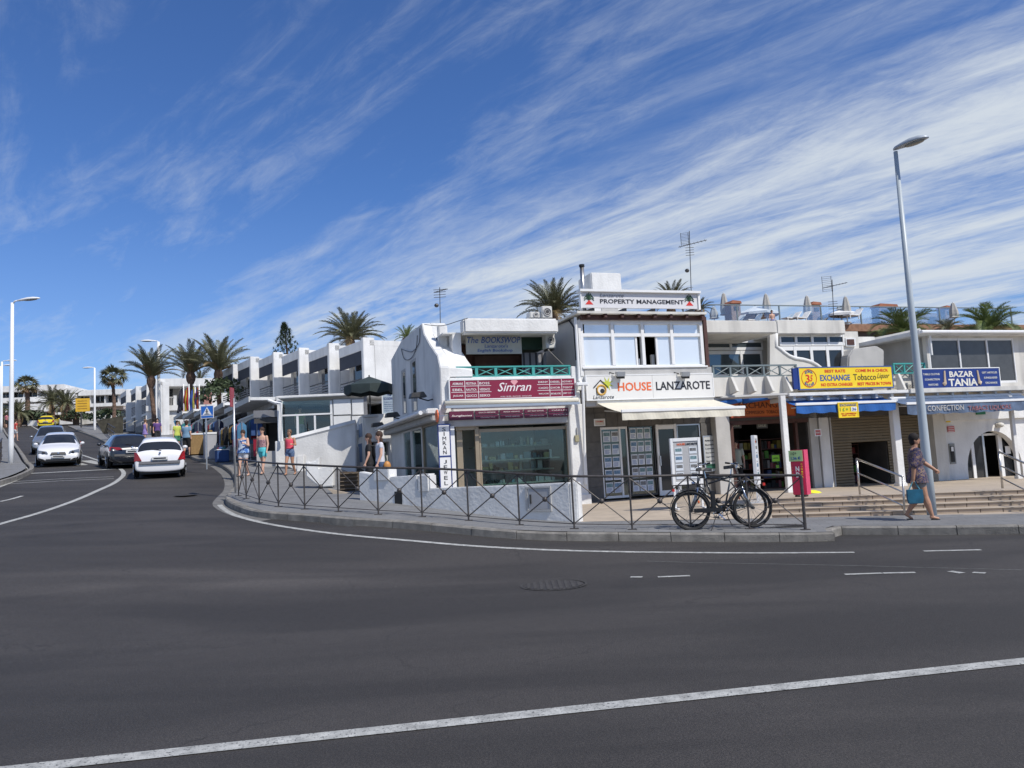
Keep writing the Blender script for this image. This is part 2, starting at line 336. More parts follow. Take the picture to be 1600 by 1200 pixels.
# ---------------------------------------------------------------- ground, road, pavement
def asphalt():
    m = mat('asphalt', (.062, .062, .064), .78, var=.2, scale=.35, bump=.5, bscale=140); t = m.node_tree; b = t.nodes['Principled BSDF']
    g = N(t, 'ShaderNodeNewGeometry'); n = N(t, 'ShaderNodeTexNoise'); n.inputs['Scale'].default_value = 70; n.inputs['Detail'].default_value = 3; t.links.new(g.outputs[0], n.inputs['Vector'])
    mp = N(t, 'ShaderNodeMapping'); mp.inputs['Scale'].default_value = (.22, .9, .3); mp.inputs['Rotation'].default_value = (0, 0, R(8)); t.links.new(g.outputs[0], mp.inputs[0])
    n2 = N(t, 'ShaderNodeTexNoise'); n2.inputs['Scale'].default_value = .8; n2.inputs['Detail'].default_value = 8; n2.inputs['Distortion'].default_value = .6; t.links.new(mp.outputs[0], n2.inputs['Vector'])
    n3 = N(t, 'ShaderNodeTexNoise'); n3.inputs['Scale'].default_value = 14; n3.inputs['Detail'].default_value = 8; t.links.new(g.outputs[0], n3.inputs['Vector'])
    v1 = N(t, 'ShaderNodeTexVoronoi'); v1.inputs['Scale'].default_value = 1.1; t.links.new(g.outputs[0], v1.inputs['Vector'])
    f = mth(t, 'MULTIPLY', sstep(t, n.outputs[0], .32, .70, .66, 1.42), sstep(t, n2.outputs[0], .36, .68, .76, 1.24))
    f = mth(t, 'MULTIPLY', f, sstep(t, n3.outputs[0], .3, .7, .93, 1.07)); f = mth(t, 'ADD', f, sstep(t, v1.outputs['Distance'], .022, .012, 0., 2.2))
    v2 = N(t, 'ShaderNodeTexVoronoi', feature='DISTANCE_TO_EDGE'); v2.inputs['Scale'].default_value = .42; wv = N(t, 'ShaderNodeVectorMath', operation='ADD'); n4 = N(t, 'ShaderNodeTexNoise'); n4.inputs['Scale'].default_value = 1.6; n4.inputs['Detail'].default_value = 6; t.links.new(g.outputs[0], n4.inputs['Vector'])
    t.links.new(g.outputs[0], wv.inputs[0]); t.links.new(n4.outputs['Color'], wv.inputs[1]); t.links.new(wv.outputs[0], v2.inputs['Vector'])
    ck = mth(t, 'MULTIPLY', sstep(t, v2.outputs['Distance'], .007, .002), sstep(t, n2.outputs[0], .50, .62)); f = mth(t, 'MULTIPLY', f, mth(t, 'SUBTRACT', 1., mth(t, 'MULTIPLY', ck, .35)))
    v3 = N(t, 'ShaderNodeTexVoronoi'); v3.inputs['Scale'].default_value = .55; t.links.new(g.outputs[0], v3.inputs['Vector']); f = mth(t, 'MULTIPLY', f, sstep(t, v3.outputs['Distance'], .05, .16, .82, 1.))
    # worn, dusty arc that turning wheels have polished across the junction
    s_ = N(t, 'ShaderNodeSeparateXYZ'); t.links.new(g.outputs[0], s_.inputs[0])
    dx = mth(t, 'ADD', s_.outputs[0], 2.0); dy = mth(t, 'ADD', s_.outputs[1], 14.3)
    dd = mth(t, 'SQRT', mth(t, 'ADD', mth(t, 'MULTIPLY', dx, dx), mth(t, 'MULTIPLY', dy, dy)))
    dd = mth(t, 'ADD', dd, mth(t, 'MULTIPLY', n2.outputs[0], 1.2)); arc = mth(t, 'MULTIPLY', sstep(t, dd, 26.2, 27.0), sstep(t, dd, 28.4, 27.4)); arc = mth(t, 'MULTIPLY', arc, sstep(t, s_.outputs[0], 1, -5))
    f = mth(t, 'MULTIPLY', f, mth(t, 'ADD', 1., mth(t, 'MULTIPLY', arc, .55)))
    mu = N(t, 'ShaderNodeVectorMath', operation='SCALE'); mu.inputs[0].default_value = (.0405, .036, .0325); t.links.new(f, mu.inputs['Scale']); t.links.new(mu.outputs[0], b.inputs['Base Color']); return m
ASPH = asphalt()
PAVE = mat('grey_pavement', (.20, .20, .20), .85, var=.15, scale=1.5, bump=.3, bscale=60)
t_ = PAVE.node_tree; b_ = t_.nodes['Principled BSDF']
g_ = N(t_, 'ShaderNodeNewGeometry'); mp_ = N(t_, 'ShaderNodeMapping'); mp_.inputs['Rotation'].default_value = (0, 0, R(12)); t_.links.new(g_.outputs[0], mp_.inputs[0])
br_ = N(t_, 'ShaderNodeTexBrick'); br_.inputs['Scale'].default_value = 1; br_.inputs['Brick Width'].default_value = .4; br_.inputs['Row Height'].default_value = .2; br_.inputs['Mortar Size'].default_value = .006; br_.offset = .5
br_.inputs['Color1'].default_value = (1, 1, 1, 1); br_.inputs['Color2'].default_value = (.86, .86, .86, 1); br_.inputs['Mortar'].default_value = (.6, .6, .6, 1); t_.links.new(mp_.outputs[0], br_.inputs['Vector'])
old = b_.inputs['Base Color'].links[0].from_socket; mm_ = N(t_, 'ShaderNodeMix', data_type='RGBA', blend_type='MULTIPLY'); mm_.inputs[0].default_value = 1; t_.links.new(old, mm_.inputs['A']); t_.links.new(br_.outputs[0], mm_.inputs['B']); t_.links.new(mm_.outputs['Result'], b_.inputs['Base Color'])
DUST = mat('dusty_ground', (.22, .18, .14), .95, var=.25, scale=.3, bump=.4, bscale=10)
GUTT = mat('gutter_concrete', (.16, .155, .145), .85, var=.3, scale=4, bump=.4, bscale=60)
PAINT = mat('white_road_paint', (.42, .42, .395), .75, var=.35, scale=9, bump=.3, bscale=90)
t_ = PAINT.node_tree; g_ = N(t_, 'ShaderNodeNewGeometry'); n_ = N(t_, 'ShaderNodeTexNoise'); n_.inputs['Scale'].default_value = 55; n_.inputs['Detail'].default_value = 5; t_.links.new(g_.outputs[0], n_.inputs['Vector'])
mm_ = N(t_, 'ShaderNodeMix', data_type='RGBA'); t_.links.new(sstep(t_, n_.outputs[0], .55, .68), mm_.inputs[0]); t_.links.new(t_.nodes['Principled BSDF'].inputs['Base Color'].links[0].from_socket, mm_.inputs['A']); mm_.inputs['B'].default_value = (.09, .09, .09, 1); t_.links.new(mm_.outputs['Result'], t_.nodes['Principled BSDF'].inputs['Base Color'])
WORNP = mat('worn_road_paint', (.22, .22, .21), .8, var=.5, scale=14)
def struct(name, me, m, kind='structure', label=None, cat=None):
    o = link(name, me, None, m); o['kind'] = kind
    if label: o['label'] = label
    return o
def hill(name, a0, a1, st, b0, b1, off, m, offf=None, nb=24):
    vs = []; fs = []; n = int((a1 - a0) / st) + 1; bs = [b0 + (b1 - b0) * i / nb for i in range(nb + 1)] if offf else [b0, b1]
    for i in range(n):
        a = a0 + i * st
        for b in bs:
            p = DA * a / 1. + DB * b; vs.append((p.x, p.y, H(a * 1.0 * (.474**2 + .88**2)) + off + (offf(p.x, p.y) if offf else 0)))
    k = len(bs)
    for i in range(n - 1):
        for j in range(k - 1): fs.append((i * k + j, i * k + j + 1, (i + 1) * k + j + 1, (i + 1) * k + j))
    me = bpy.data.meshes.new(name); me.from_pydata(vs, [], fs); return struct(name, me, m)
hill('ground', -900, 1200, 1.2, -900, 900, -.9, DUST)
hill('verge', 20, 160, 1.2, -110, -7, -.03, DUST)
def sheet(name, poly, zf, st, m, off=0., kind='structure', parent=None):
    xs = [p[0] for p in poly]; ys = [p[1] for p in poly]; pts = [Vector((p[0], p[1])) for p in poly]; n = len(pts)
    def inside(x, y):
        c = False; j = n - 1
        for i in range(n):
            if (pts[i].y > y) != (pts[j].y > y) and x < (pts[j].x - pts[i].x) * (y - pts[i].y) / (pts[j].y - pts[i].y) + pts[i].x: c = not c
            j = i
        return c
    allp = list(pts); x = min(xs)
    while x < max(xs):
        y = min(ys)
        while y < max(ys):
            if inside(x, y): allp.append(Vector((x + random.uniform(-.01, .01), y)))
            y += st
        x += st
    r_ = geometry.delaunay_2d_cdt(allp, [(i, (i + 1) % n) for i in range(n)], [list(range(n))], 1, 1e-4)
    vs = [(v.x, v.y, zf(v.x, v.y) + off) for v in r_[0]]; me = bpy.data.meshes.new(name); me.from_pydata(vs, [], [tuple(f) for f in r_[2]])
    bm = bmesh.new(); bm.from_mesh(me); bmesh.ops.recalc_face_normals(bm, faces=bm.faces)
    if bm.faces and sum(f.normal.z for f in bm.faces) < 0: bmesh.ops.reverse_faces(bm, faces=bm.faces)
    bm.to_mesh(me); bm.free()
    if parent: return link(name, me, parent, m)
    return struct(name, me, m, kind)
road = hill('road', -60, 120, .4, -75, 60, 0., ASPH, lambda x, y: -1.3 * smooth(x, -4.5, -2.) * smooth(y, 17.2, 19), 90)
def resample(pts, st):
    out = [pts[0].copy()]
    for a, b in zip(pts, pts[1:]):
        L = (b - a).length; k = max(1, int(L / st))
        for i in range(1, k + 1): out.append(a.lerp(b, i / k))
    return out
def spline(pts, k=6):
    out = []; n = len(pts)
    for i in range(n - 1):
        p0, p1, p2, p3 = pts[max(0, i - 1)], pts[i], pts[i + 1], pts[min(n - 1, i + 2)]
        for j in range(k):
            t = j / k; out.append(.5 * ((2 * p1) + (p2 - p0) * t + (2 * p0 - 5 * p1 + 4 * p2 - p3) * t * t + (3 * p1 - p0 - 3 * p2 + p3) * t ** 3))
    out.append(pts[-1].copy()); return out
def strip(path, w, zf, off, name, m, parent):
    path = resample(path, .25); vs = []; fs = []
    for i, p in enumerate(path):
        t = (path[min(i + 1, len(path) - 1)] - path[max(i - 1, 0)]); t.z = 0; t.normalize(); nrm = Vector((-t.y, t.x, 0)); ww = w[0] + (w[1] - w[0]) * i / len(path) if isinstance(w, tuple) else w
        for sgn in (-.5, .5): q = p + nrm * ww * sgn; vs.append((q.x, q.y, zf(q.x, q.y) + off))
    for i in range(len(path) - 1): fs.append((2 * i, 2 * i + 2, 2 * i + 3, 2 * i + 1))
    me = bpy.data.meshes.new(name); me.from_pydata(vs, [], fs); me.update()
    if me.polygons and me.polygons[0].normal.z < 0: me.flip_normals()
    o = link(name, me, parent, m); return o
def G(pts, zf=Z): return [gp(x, y, zf) for x, y in pts]
ln = [(-500, 1259), (75, 1197.4), (800, 1119.6), (1600, 1033.7), (2200, 969.3)]
strip(G(ln), .155, Z, .006, 'lane_line', PAINT, road)
strip(spline(G([(343, 789), (352, 797), (372, 807), (420, 819), (490, 830), (560, 838), (640, 845), (720, 852), (800, 857), (900, 861), (1100, 864), (1335, 863.5)])), .13, Z, .006, 'lane_line', PAINT, road)
strip(G([(1443, 861.5), (1533, 859.5)]), .12, Z, .006, 'lane_line', PAINT, road)
for q in ([(985, 902), (1004, 902)], [(1028, 902), (1078, 900)], [(1320, 898), (1378, 896)], [(1380, 896), (1430, 895)], [(1484, 893), (1504, 896)], [(1520, 895), (1540, 896)]): strip(G(q), .1, Z, .006, 'worn_marking', PAINT, road)
strip(G([(1010, 877), (1180, 881), (1330, 884), (1440, 887), (1600, 891)]), .018, Z, .005, 'worn_marking', WORNP, road)
# the hill road's markings
strip(spline(G([(-60, 838), (0, 819), (60, 802), (120, 781), (152, 767), (178, 755), (191, 745), (193, 738), (187, 732), (180, 729)])), .16, Z, .006, 'lane_line', PAINT, road)
strip(G([(121, 709), (140, 715), (156, 720.5)]), .14, Z, .006, 'lane_line', PAINT, road)
strip(G([(0, 784), (18, 780), (35, 775)]), .12, Z, .006, 'lane_line', PAINT, road)
strip(G([(46, 740), (115, 736.5), (181, 733)]), .35, Z, .006, 'stop_line', PAINT, road)
strip(G([(10, 756.5), (95, 751.5), (178, 748)]), .12, Z, .006, 'stop_line', PAINT, road)
strip(G([(18, 753), (95, 748.5), (178, 745)]), .12, Z, .006, 'stop_line', PAINT, road)
for q in ([(38, 729), (60, 726)], [(120, 724.5), (129, 727)], [(134, 720), (160, 725)], [(166, 719.5), (178, 722)]): strip(G(q), .5, Z, .006, 'zebra_bar', PAINT, road)
strip(G([(28, 723), (100, 721), (150, 719)]), .12, Z, .006, 'lane_line', PAINT, road)
strip(G([(21, 709), (27, 716)]), .14, Z, .006, 'lane_line', PAINT, road)
strip(G([(48, 665), (60, 672)]), .16, Z, .006, 'lane_line', PAINT, road)
strip(G([(5, 672), (12, 690), (14, 698)]), .14, Z, .006, 'lane_line', PAINT, road)
strip(spline(G([(-30, 770), (0, 760.5), (30, 748), (45, 739), (46, 733), (40, 727)])), .15, Z, .006, 'lane_line', PAINT, road)
# kerb and near pavement
Kpx = [(106, 667), (144, 683), (178, 698), (230, 703), (286, 707), (302, 719), (336, 726), (356, 738), (366, 752), (366, 766), (357, 777), (352, 786), (358, 793), (375, 801), (399, 808), (432, 812), (469, 814), (538, 820), (608, 824.5), (700, 833), (800, 842), (900, 845.5), (1000, 846), (1150, 847), (1292, 846), (1303, 843), (1309, 836), (1380, 836), (1600, 834.5), (1800, 832)]
K = [Vector((p.x, p.y, 0)) for p in G(Kpx)]
Ks = spline(K, 5)
def offset_path(P, d):
    out = []
    for i, p in enumerate(P):
        t = (P[min(i + 1, len(P) - 1)] - P[max(i - 1, 0)]); t.z = 0
        if t.length < 1e-6: t = Vector((1, 0, 0))
        t.normalize(); out.append(p + Vector((-t.y, t.x, 0)) * d)
    return out
kerb = bpy.data.objects.new('kerb', None); COL.objects.link(kerb); kerb['kind'] = 'structure'
def kerb_run(P, w, stl, h=.155, gap=.006):
    # lay stones along the path by arc length
    P = resample(P, .12); acc = [0]
    for a, b in zip(P, P[1:]): acc.append(acc[-1] + (b - a).length)
    O = offset_path(P, w); s = 0; n = 0
    def at_(L, s):
        for i in range(len(acc) - 1):
            if acc[i + 1] >= s: return L[i].lerp(L[i + 1], (s - acc[i]) / max(1e-6, acc[i + 1] - acc[i]))
        return L[-1]
    while s < acc[-1] - .1 and n < 290:
        e = min(s + stl, acc[-1]); mb = MB(); rg = []
        hj = h + random.uniform(-.004, .004); wj = random.uniform(-.004, .004)
        for q in (s + gap, (s + e) / 2, e - gap):
            a, b = at_(P, q), at_(O, q); d = (b - a).normalized(); a = a + d * wj
            za, zb = Z(a.x, a.y), Z(b.x, b.y); zt = max(za, za) + hj
            rg.append([(a.x, a.y, za - .1), (b.x, b.y, za - .1), (b.x, b.y, zt), (a.x + d.x * .03, a.y + d.y * .03, zt), (a.x, a.y, zt - .03)])
        mb.rings(rg); link('kerb_stone', mb.mesh('kerb_stone'), kerb, KERB); s = e; n += 1
kerb_run(Ks, .17, .95)
gut = strip(offset_path(Ks[28:75], -.16), .32, Z, .004, 'gutter', GUTT, kerb)
In = offset_path(Ks, .12)
poly = [(p.x, p.y) for p in In[::2]] + [(16, 16.4)]
foot = [(14.8, 15.0), (9.5, 16.3), (5.4, 17.3), (1.3, 17.05)]
poly += foot + [(-4.2, 21.8), (-4.6, 23.5), (-5.2, 27), (-7, 31), (-9, 33.6), (-28.5, 69.5), (-44, 98)]
pav = sheet('pavement', poly, ZP, .6, PAVE)
pl_poly = [(1.3, 17.05), (5.4, 17.2)] + [tuple(F0 + FN * 1.72 + FD * t) for t in (.0, 4, 8, 12, 17)] + [(24, 16), (26, 34), (-3, 27), (-5.5, 25.5), (-4.2, 21.8)]
plaza = sheet('forecourt', pl_poly, ZPL, .7, TAN)
# steps with tile faces
st = bpy.data.objects.new('steps', None); COL.objects.link(st); st['kind'] = 'structure'
STEPF = Frame(F0.x, F0.y, math.degrees(math.atan2(FD.y, FD.x)))
STILE = mat('step_riser_tile', (.42, .335, .255), .7, var=.22, scale=2.5, bump=.15, bscale=50)
GROUT = mat('dark_grout', (.10, .08, .065), .9)
tile_me = MB().box(0, .405, -.012, .0, 0, .075).mesh('riser_tile', .002)
for k in range(5):
    z1 = .13 + .09 * k; z0 = z1 - .09; y0 = .42 * k; mb = MB().box(-.25, 19, y0, y0 + (.5 if k < 4 else .1), z0 - .3, z1 - .012)
    mb.v = [tuple(STEPF.w(*v)) for v in mb.v]; o = link('step_tread', mb.mesh('step_tread'), st, GROUT)
    mb = MB().box(-.25, 19, y0 - .03, y0 + .43, z1 - .011, z1 + .003); mb.v = [tuple(STEPF.w(*v)) for v in mb.v]; link('nosing', mb.mesh('nosing', .003), st, TAN)
    x = -.2 + .13 * (k % 2)
    while x < 13 and not (k == 4 and x > 13):
        o = link('riser_tile', tile_me, st, STILE); p = STEPF.w(x, y0, z0 + .002); o.location = p; o.rotation_euler = (0, 0, STEPF.rot); x += .42

LK = [Vector((p.x, p.y, 0)) for p in G([(-160, 800), (-60, 776), (0, 757), (30, 746), (45, 737.5), (44, 731), (37, 724), (28, 708), (16, 690), (6, 676), (1, 668)])]
LKs = spline(LK, 4); kerb_run(list(reversed(LKs)), .17, 1.2)
LI = offset_path(LKs, .12); sheet('left_pavement', [(p.x, p.y) for p in LI[::2]] + [(LI[-1].x - 8, LI[-1].y), (LI[0].x - 14, LI[0].y + 14)], lambda x, y: Z(x, y) + .155, 1.2, PAVE)
# ---------------------------------------------------------------- front row of shops (frame FR: x along the fronts, y into the buildings)
FR = Frame(1.66, 23.1, 18)
def window(th, x0, x1, z0, z1, n, cols, gl=None, fm=None, fw=.06, rowz=(), dep=.07, parent=None, name='window', gn=None):
    """frame with mullions at fractions, panes as sub-parts"""
    gl = gl or GL_DIM; fm = fm or WPAINT; mb = MB(); zs = [z0, *rowz, z1]; xs = [x0 + (x1 - x0) * c for c in (0, *cols, 1)]
    for x in xs: e = fw if x in (xs[0], xs[-1]) else fw * .8; mb.box(max(x0, x - e / 2) if x != xs[0] else x0, min(x1, x + e / 2) if x != xs[-1] else x1, n - .01, n + dep, z0, z1)
    for z in zs:
        a, b = (z, z + fw) if z == z0 else ((z - fw, z) if z == z1 else (z - fw / 2, z + fw / 2))
        for i in range(len(xs) - 1): mb.box(xs[i] + fw * .4, xs[i + 1] - fw * .4, n, n + dep - .01, a, b)
    f = th.put(name, mb, fm, parent)
    for i in range(len(xs) - 1):
        for j in range(len(zs) - 1):
            o = th.box('pane', xs[i] + fw * .4, xs[i + 1] - fw * .4, n + .03, n + .04, zs[j] + .02, zs[j + 1] - .02, gl, f if not parent else parent)
    return f
def pwindow(th, px0, py0, px1, py1, n, cols=(), rows=(), **k):
    a, b, u, t = th.rc(px0, py0, px1, py1, n); return window(th, a, b, u, t, n, cols, rowz=[t + (u - t) * r for r in rows], **k)
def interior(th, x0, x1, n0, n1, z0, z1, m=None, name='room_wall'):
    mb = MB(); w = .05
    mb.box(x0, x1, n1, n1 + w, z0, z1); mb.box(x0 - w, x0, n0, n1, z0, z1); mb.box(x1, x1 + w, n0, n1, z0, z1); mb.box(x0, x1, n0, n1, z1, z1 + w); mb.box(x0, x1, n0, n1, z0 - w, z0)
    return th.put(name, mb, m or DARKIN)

# ===== jewellery shop with the bookshop above
A = Th('jewellery_shop_building', 'white corner building with bookshop upstairs, turquoise balcony rail and jewellery shop below', 'building', FR, .35, -3.2, 0)
sx0 = FR.pl(690, 640, 0)[0]; sx1 = FR.pl(905, 640, 0)[0]
def zA(x, y, n=0): return FR.pl(x, y, n)[1]
zfl, zbal = .38, zA(800, 640)
zpar = zA(800, 588)                       # top of the balcony parapet
# side wall (faces left) as a stepped gable extruded; ground part is open for shop windows
prof = [(688, 573), (683.5, 556), (672, 539), (662, 521), (659, 505)]
sp_ = [FR.sd(x, y, sx0) for x, y in prof]
bn, bz = FR.sd(611, 562, sx0); zlow = FR.sd(650, 650, sx0)[1]
nb = FR.sd(609, 640, sx0)[0]
zs0 = zbal - .05
mb = MB(); side = [(sx0, .0, zs0), (sx0, .0, sp_[0][1])] + [(sx0, max(.02, n), z) for n, z in sp_[1:]] + [(sx0, bn * .72, bz + .35), (sx0, bn, bz), (sx0, bn, zs0)]
mb.prism(side, (.28, 0, 0)); A.put('side_wall', mb, WHITE, bev=.02)
# sloping rounded buttress beside the balcony
rx = FR.pl(728, 560, .1)[0]
pL = [(.02, zpar + .02)] + [(max(.03, n), z) for n, z in sp_[:4]]; nt_, ztp = pL[-1]
def prof_at(x, ztop, kn): return [(x, n * kn, zpar + .02 + (z - zpar - .02) * (ztop - zpar) / (ztp - zpar)) for n, z in pL] + [(x, nt_ * kn + .6, ztop - .02), (x, nt_ * kn + .6, zpar + .02)]
zq = lambda x, y, n: FR.pl(x, y, n)[1]
rgs = [prof_at(sx0 + .285, ztp, 1.)] + [prof_at(FR.pl(px, 545, .6)[0], zq(px, py, nt_ * kn), kn) for px, py, kn in ((690, 527, .96), (705, 531.5, .88), (716, 537, .78), (724, 544, .66), (728, 552, .5))]
A.put('buttress', MB().rings(rgs), WHITE, bev=0, smooth_=False)
# upper storey recess, roof slab
ux0, ux1 = FR.pl(727, 540, .3)[0], FR.pl(862, 540, .3)[0]; zt = zA(790, 497, .3); zs = zA(790, 520, .3)
A.box('roof_parapet', ux0 - .02, ux1 + .25, .3, .75, zs, zt, WHITE, bev=.05)
A.box('roof_slab', sx0 + .3, ux1 + .25, .75, 6.5, zs + .05, zt - .35, WHITE)
A.box('roof_wall', sx0 + .29, ux0 - .27, 1.25, 1.45, zpar + .05, FR.pl(690, 508, 1.3)[1], WHITE, bev=.03)
A.box('roof_upstand', sx0 + .28, ux0 - .03, 2.35, 2.7, zpar, FR.pl(690, 505, 2.4)[1], WHITE, bev=.04)
A.box('rear_wall', ux0, ux1 + .2, 2.6, 2.8, zpar - .9, zs, BROWN)
A.box('recess_wall', ux0 - .25, ux0, .76, 2.6, zpar - .9, zs + .05, WHITE)
A.pb('shutter_box', 815, 524, 849, 546, 1.4, .8, mat('dark_green_paint', (.015, .05, .03), .6))
cur = stripe_mat('striped_curtain', [(.25, .25, .27), (.25, .25, .27), (.05, .05, .06)], 0, 5.)
A.pb('curtain', 816, 551, 854, 584, 1.5, .03, cur)
A.pb('balcony_door', 742, 556, 812, 590, 2.5, .08, mat('reddish_door_wood', (.10, .05, .04), .6, var=.3))
# balcony parapet and slab
bx1 = FR.pl(906, 600, 0)[0]
A.box('balcony_parapet', sx0 + .02, bx1, 0.02, .22, zbal - .02, zpar, WHITE, bev=.02)
A.box('balcony_floor', sx0 + .3, bx1, .22, 2.6, zpar - .95, zpar - .75, GREYW)
A.pb('corner_pier', 893, 572, 914, 610, .0, .35, WHITE, bev=.02)
# pier between the shops down to the forecourt
px_a, px_b = FR.pl(892, 700, -.05)[0], FR.pl(916, 700, -.05)[0]
A.box('pier', px_a, px_b, -.05, .6, .25, zbal + .1, WHITE, bev=.02)
A.box('pier_base', px_a - .04, px_b + .05, -.10, .6, .2, .62, WHITE, bev=.01)
# shop front
A.box('shutter_housing', sx0 + .05, px_a, .02, .5, zA(790, 664), zbal, mat('shutter_box_grey', (.40, .40, .39), .6), bev=.02)
zdoor = zA(790, 666, .2)
cx0, cx1 = FR.pl(697, 700, .05)[0], FR.pl(703, 700, .05)[0]
A.pb('corner_post', 689, 632, 711, 760, .02, .2, WPAINT, z0=.3)
GOLD = mat('bronze_frame', (.33, .27, .19), .4, .3)
A.box('display_floor', sx0 + .1, px_a, .5, 5.4, .25, .38, GREYW)
interior(A, sx0 + .15, px_a, .3, 5.2, .4, zdoor + .1, mat('shop_interior_wall', (.16, .17, .15), .8, var=.2))
a, b, u, t = A.rc(750, 668, 889, 757, .2)
win = window(A, a, b, .8, t, .2, (), gl=GL_SHOP, fm=GOLD, fw=.09)
A.box('display_plinth', a, b, .22, .6, .4, .8, WHITE)
A.pb('door_frame', 744, 667, 750, 770, .15, .12, GOLD, z0=.4); A.pb('door_head', 712, 666, 744, 672, .15, .12, GOLD)
A.pb('door', 715, 672, 724, 765, .25, .04, GOLD, z0=.42)
sh = mat('glass_shelf', (.45, .50, .42), .3)
jew = [mat('silver_goods', (.55, .55, .56), .3, .6), mat('dark_goods', (.03, .03, .04), .4), mat('white_box_goods', (.7, .7, .68), .6), mat('gold_goods', (.5, .4, .2), .3, .6), mat('teal_goods', (.1, .25, .3), .5)]
for row, (y, n) in enumerate(((718, .7), (755, .55), (697, 1.3), (735, 1.2))):
    zr = FR.pl(820, y, n)[1]; s_ = A.box('shelf', a + .1, b - .1, n, n + .5, zr, zr + .04, sh)
    x = a + .2
    while x < b - .3:
        w, h, kk = random.uniform(.04, .24), random.uniform(.06, .26), random.choice(jew)
        A.box('display_item', x, x + w, n + .1, n + .1 + random.uniform(.06, .2), zr + .041, zr + .04 + h, kk, s_, bev=.008); x += w + random.uniform(.01, .06)
# left side shop windows
zsh = FR.sd(650, 668, sx0)[1]
nL = FR.sd(618, 700, sx0)[0]
A.box('side_fascia', sx0 - .28, sx0 + .3, .1, nb, zsh - .02, zs0, GREYW, bev=.03)
A.box('side_ledge', sx0 - .42, sx0 + .3, .05, nb + .1, zs0, zs0 + .16, WHITE, bev=.03)
nn = [.15] + [FR.sd(x, 700, sx0)[0] for x in (661, 644, 631, 626)] 
for i in range(3):
    n0, n1 = nn[i] + .06, nn[i + 1] - .06; mbw = MB()
    for q in (n0, n1 - .07): mbw.box(sx0 - .02, sx0 + .08, q, q + .07, .7, zsh)
    mbw.box(sx0 - .01, sx0 + .07, n0 + .07, n1 - .07, .7, .78); mbw.box(sx0 - .01, sx0 + .07, n0 + .07, n1 - .07, zsh - .08, zsh - .02)
    f = A.put('side_window', mbw, GOLD if i == 0 else WPAINT); A.box('pane', sx0 + .02, sx0 + .03, n0 + .07, n1 - .07, .78, zsh - .08, GL_SHOP, f)
A.box('side_sill_wall', sx0, sx0 + .25, .1, nb, .3, .7, WHITE)
A.box('side_end_wall', sx0, sx0 + .3, nn[3], nb, .3, zsh, WHITE)
for (xa, ya, xb, yb) in ((627, 580, 636, 645), (641, 565, 653, 640)):
    n1, zt_ = FR.sd(xa, ya, sx0); n0, zb_ = FR.sd(xb, yb, sx0)
    mbw = MB().box(sx0 - .012, sx0 + .02, n0, n1, max(zs0 + .2, zb_), zt_); wv = A.put('side_upper_window', mbw, GREYW)
    A.box('pane', sx0 - .02, sx0 - .012, n0 + .08, lerp(n0, n1, .55), max(zs0 + .25, zb_), zt_ - .1, GL_DIM, wv)
A.box('building_body', sx0 + .3, ux1 + .2, 2.9, 7.0, .3, zs + .02, WHITE)
# balcony railing in turquoise
Rl = Th('balcony_railing', 'turquoise balcony railing of crossed bars above the dark red jewellery sign', 'railing', FR, zpar, sx0 + .8, .05)
a, b, u, t = Rl.rc(712, 571, 892, 591, .06); zr0, zr1 = zA(800, 589, .06), zA(800, 571.5, .06)
Rl.box('top_rail', a, b, .04, .14, zr1 - .05, zr1, TEAL, bev=.01); Rl.box('bottom_rail', a, b, .05, .12, zr0, zr0 + .05, TEAL)
for i in range(7):
    x = a + (b - a - .07) * i / 6; Rl.box('post', x, x + .08, .05, .12, zr0 + .05, zr1 - .05, TEAL)
    if i < 6:
        x2 = x + (b - a - .07) / 6; m = MB().tube([(x + .08, .085, zr0 + .06), (x2, .085, zr1 - .06)], .014).tube([(x + .08, .10, zr1 - .06), (x2, .10, zr0 + .06)], .014); Rl.put('crossed_bars', m, TEAL)
# the jewellery sign
S = Th('shop_sign', 'dark red jewellery shop sign with white script name and brand grid below the balcony rail', 'sign', FR, zA(800, 620, -.12), sx0 + .4, -.12)
a, b, u, t = S.rc(703, 592, 898, 623, -.14); u = zA(800, 621.5, -.14); t = zA(800, 593, -.14)
S.box('panel', a, b, -.14, -.02, u, t, MAROON); mbf = MB().box(a - .03, b + .03, -.15, -.01, t, t + .03).box(a - .03, b + .03, -.15, -.01, u - .03, u).box(a - .03, a, -.15, -.01, u, t).box(b, b + .03, -.15, -.01, u, t); S.put('frame', mbf, WPAINT)
LW = mat('pale_lettering', (.78, .72, .72), .5, var=.02); W_ = b - a; Hh = t - u
def fx(f): return a + W_ * f
def fz(f): return u + Hh * f
text(S, 'Simran', fx(.37), fx(.64), fz(.36), fz(.84), -.142, LW, .012, .35)
for fa, fb in ((.485, .50), (.50, .53), (.47, .485)): pass
S.put('diamond_emblem', MB().prism([(fx(.505), -.148, fz(.66)), (fx(.475), -.148, fz(.88)), (fx(.485), -.148, fz(.97)), (fx(.525), -.148, fz(.97)), (fx(.535), -.148, fz(.88))], (0, .008, 0)), mat('pink_emblem', (.75, .35, .38), .5))
text(S, 'GOLD  SILVER  WATCHES  SUNGLASSES', fx(.39), fx(.64), fz(.05), fz(.11), -.142, LW)
g1 = MB()
for x in (.113, .217): g1.box(fx(x), fx(x) + .015, -.144, -.139, fz(.02), fz(.98))
for x in (.79, .89): g1.box(fx(x), fx(x) + .015, -.144, -.139, fz(.02), fz(.98))
for z in (.35, .68): g1.box(fx(.01), fx(.32), -.1445, -.139, fz(z), fz(z) + .013).box(fx(.69), fx(.99), -.1445, -.139, fz(z), fz(z) + .013)
S.put('grid_lines', g1, LW)
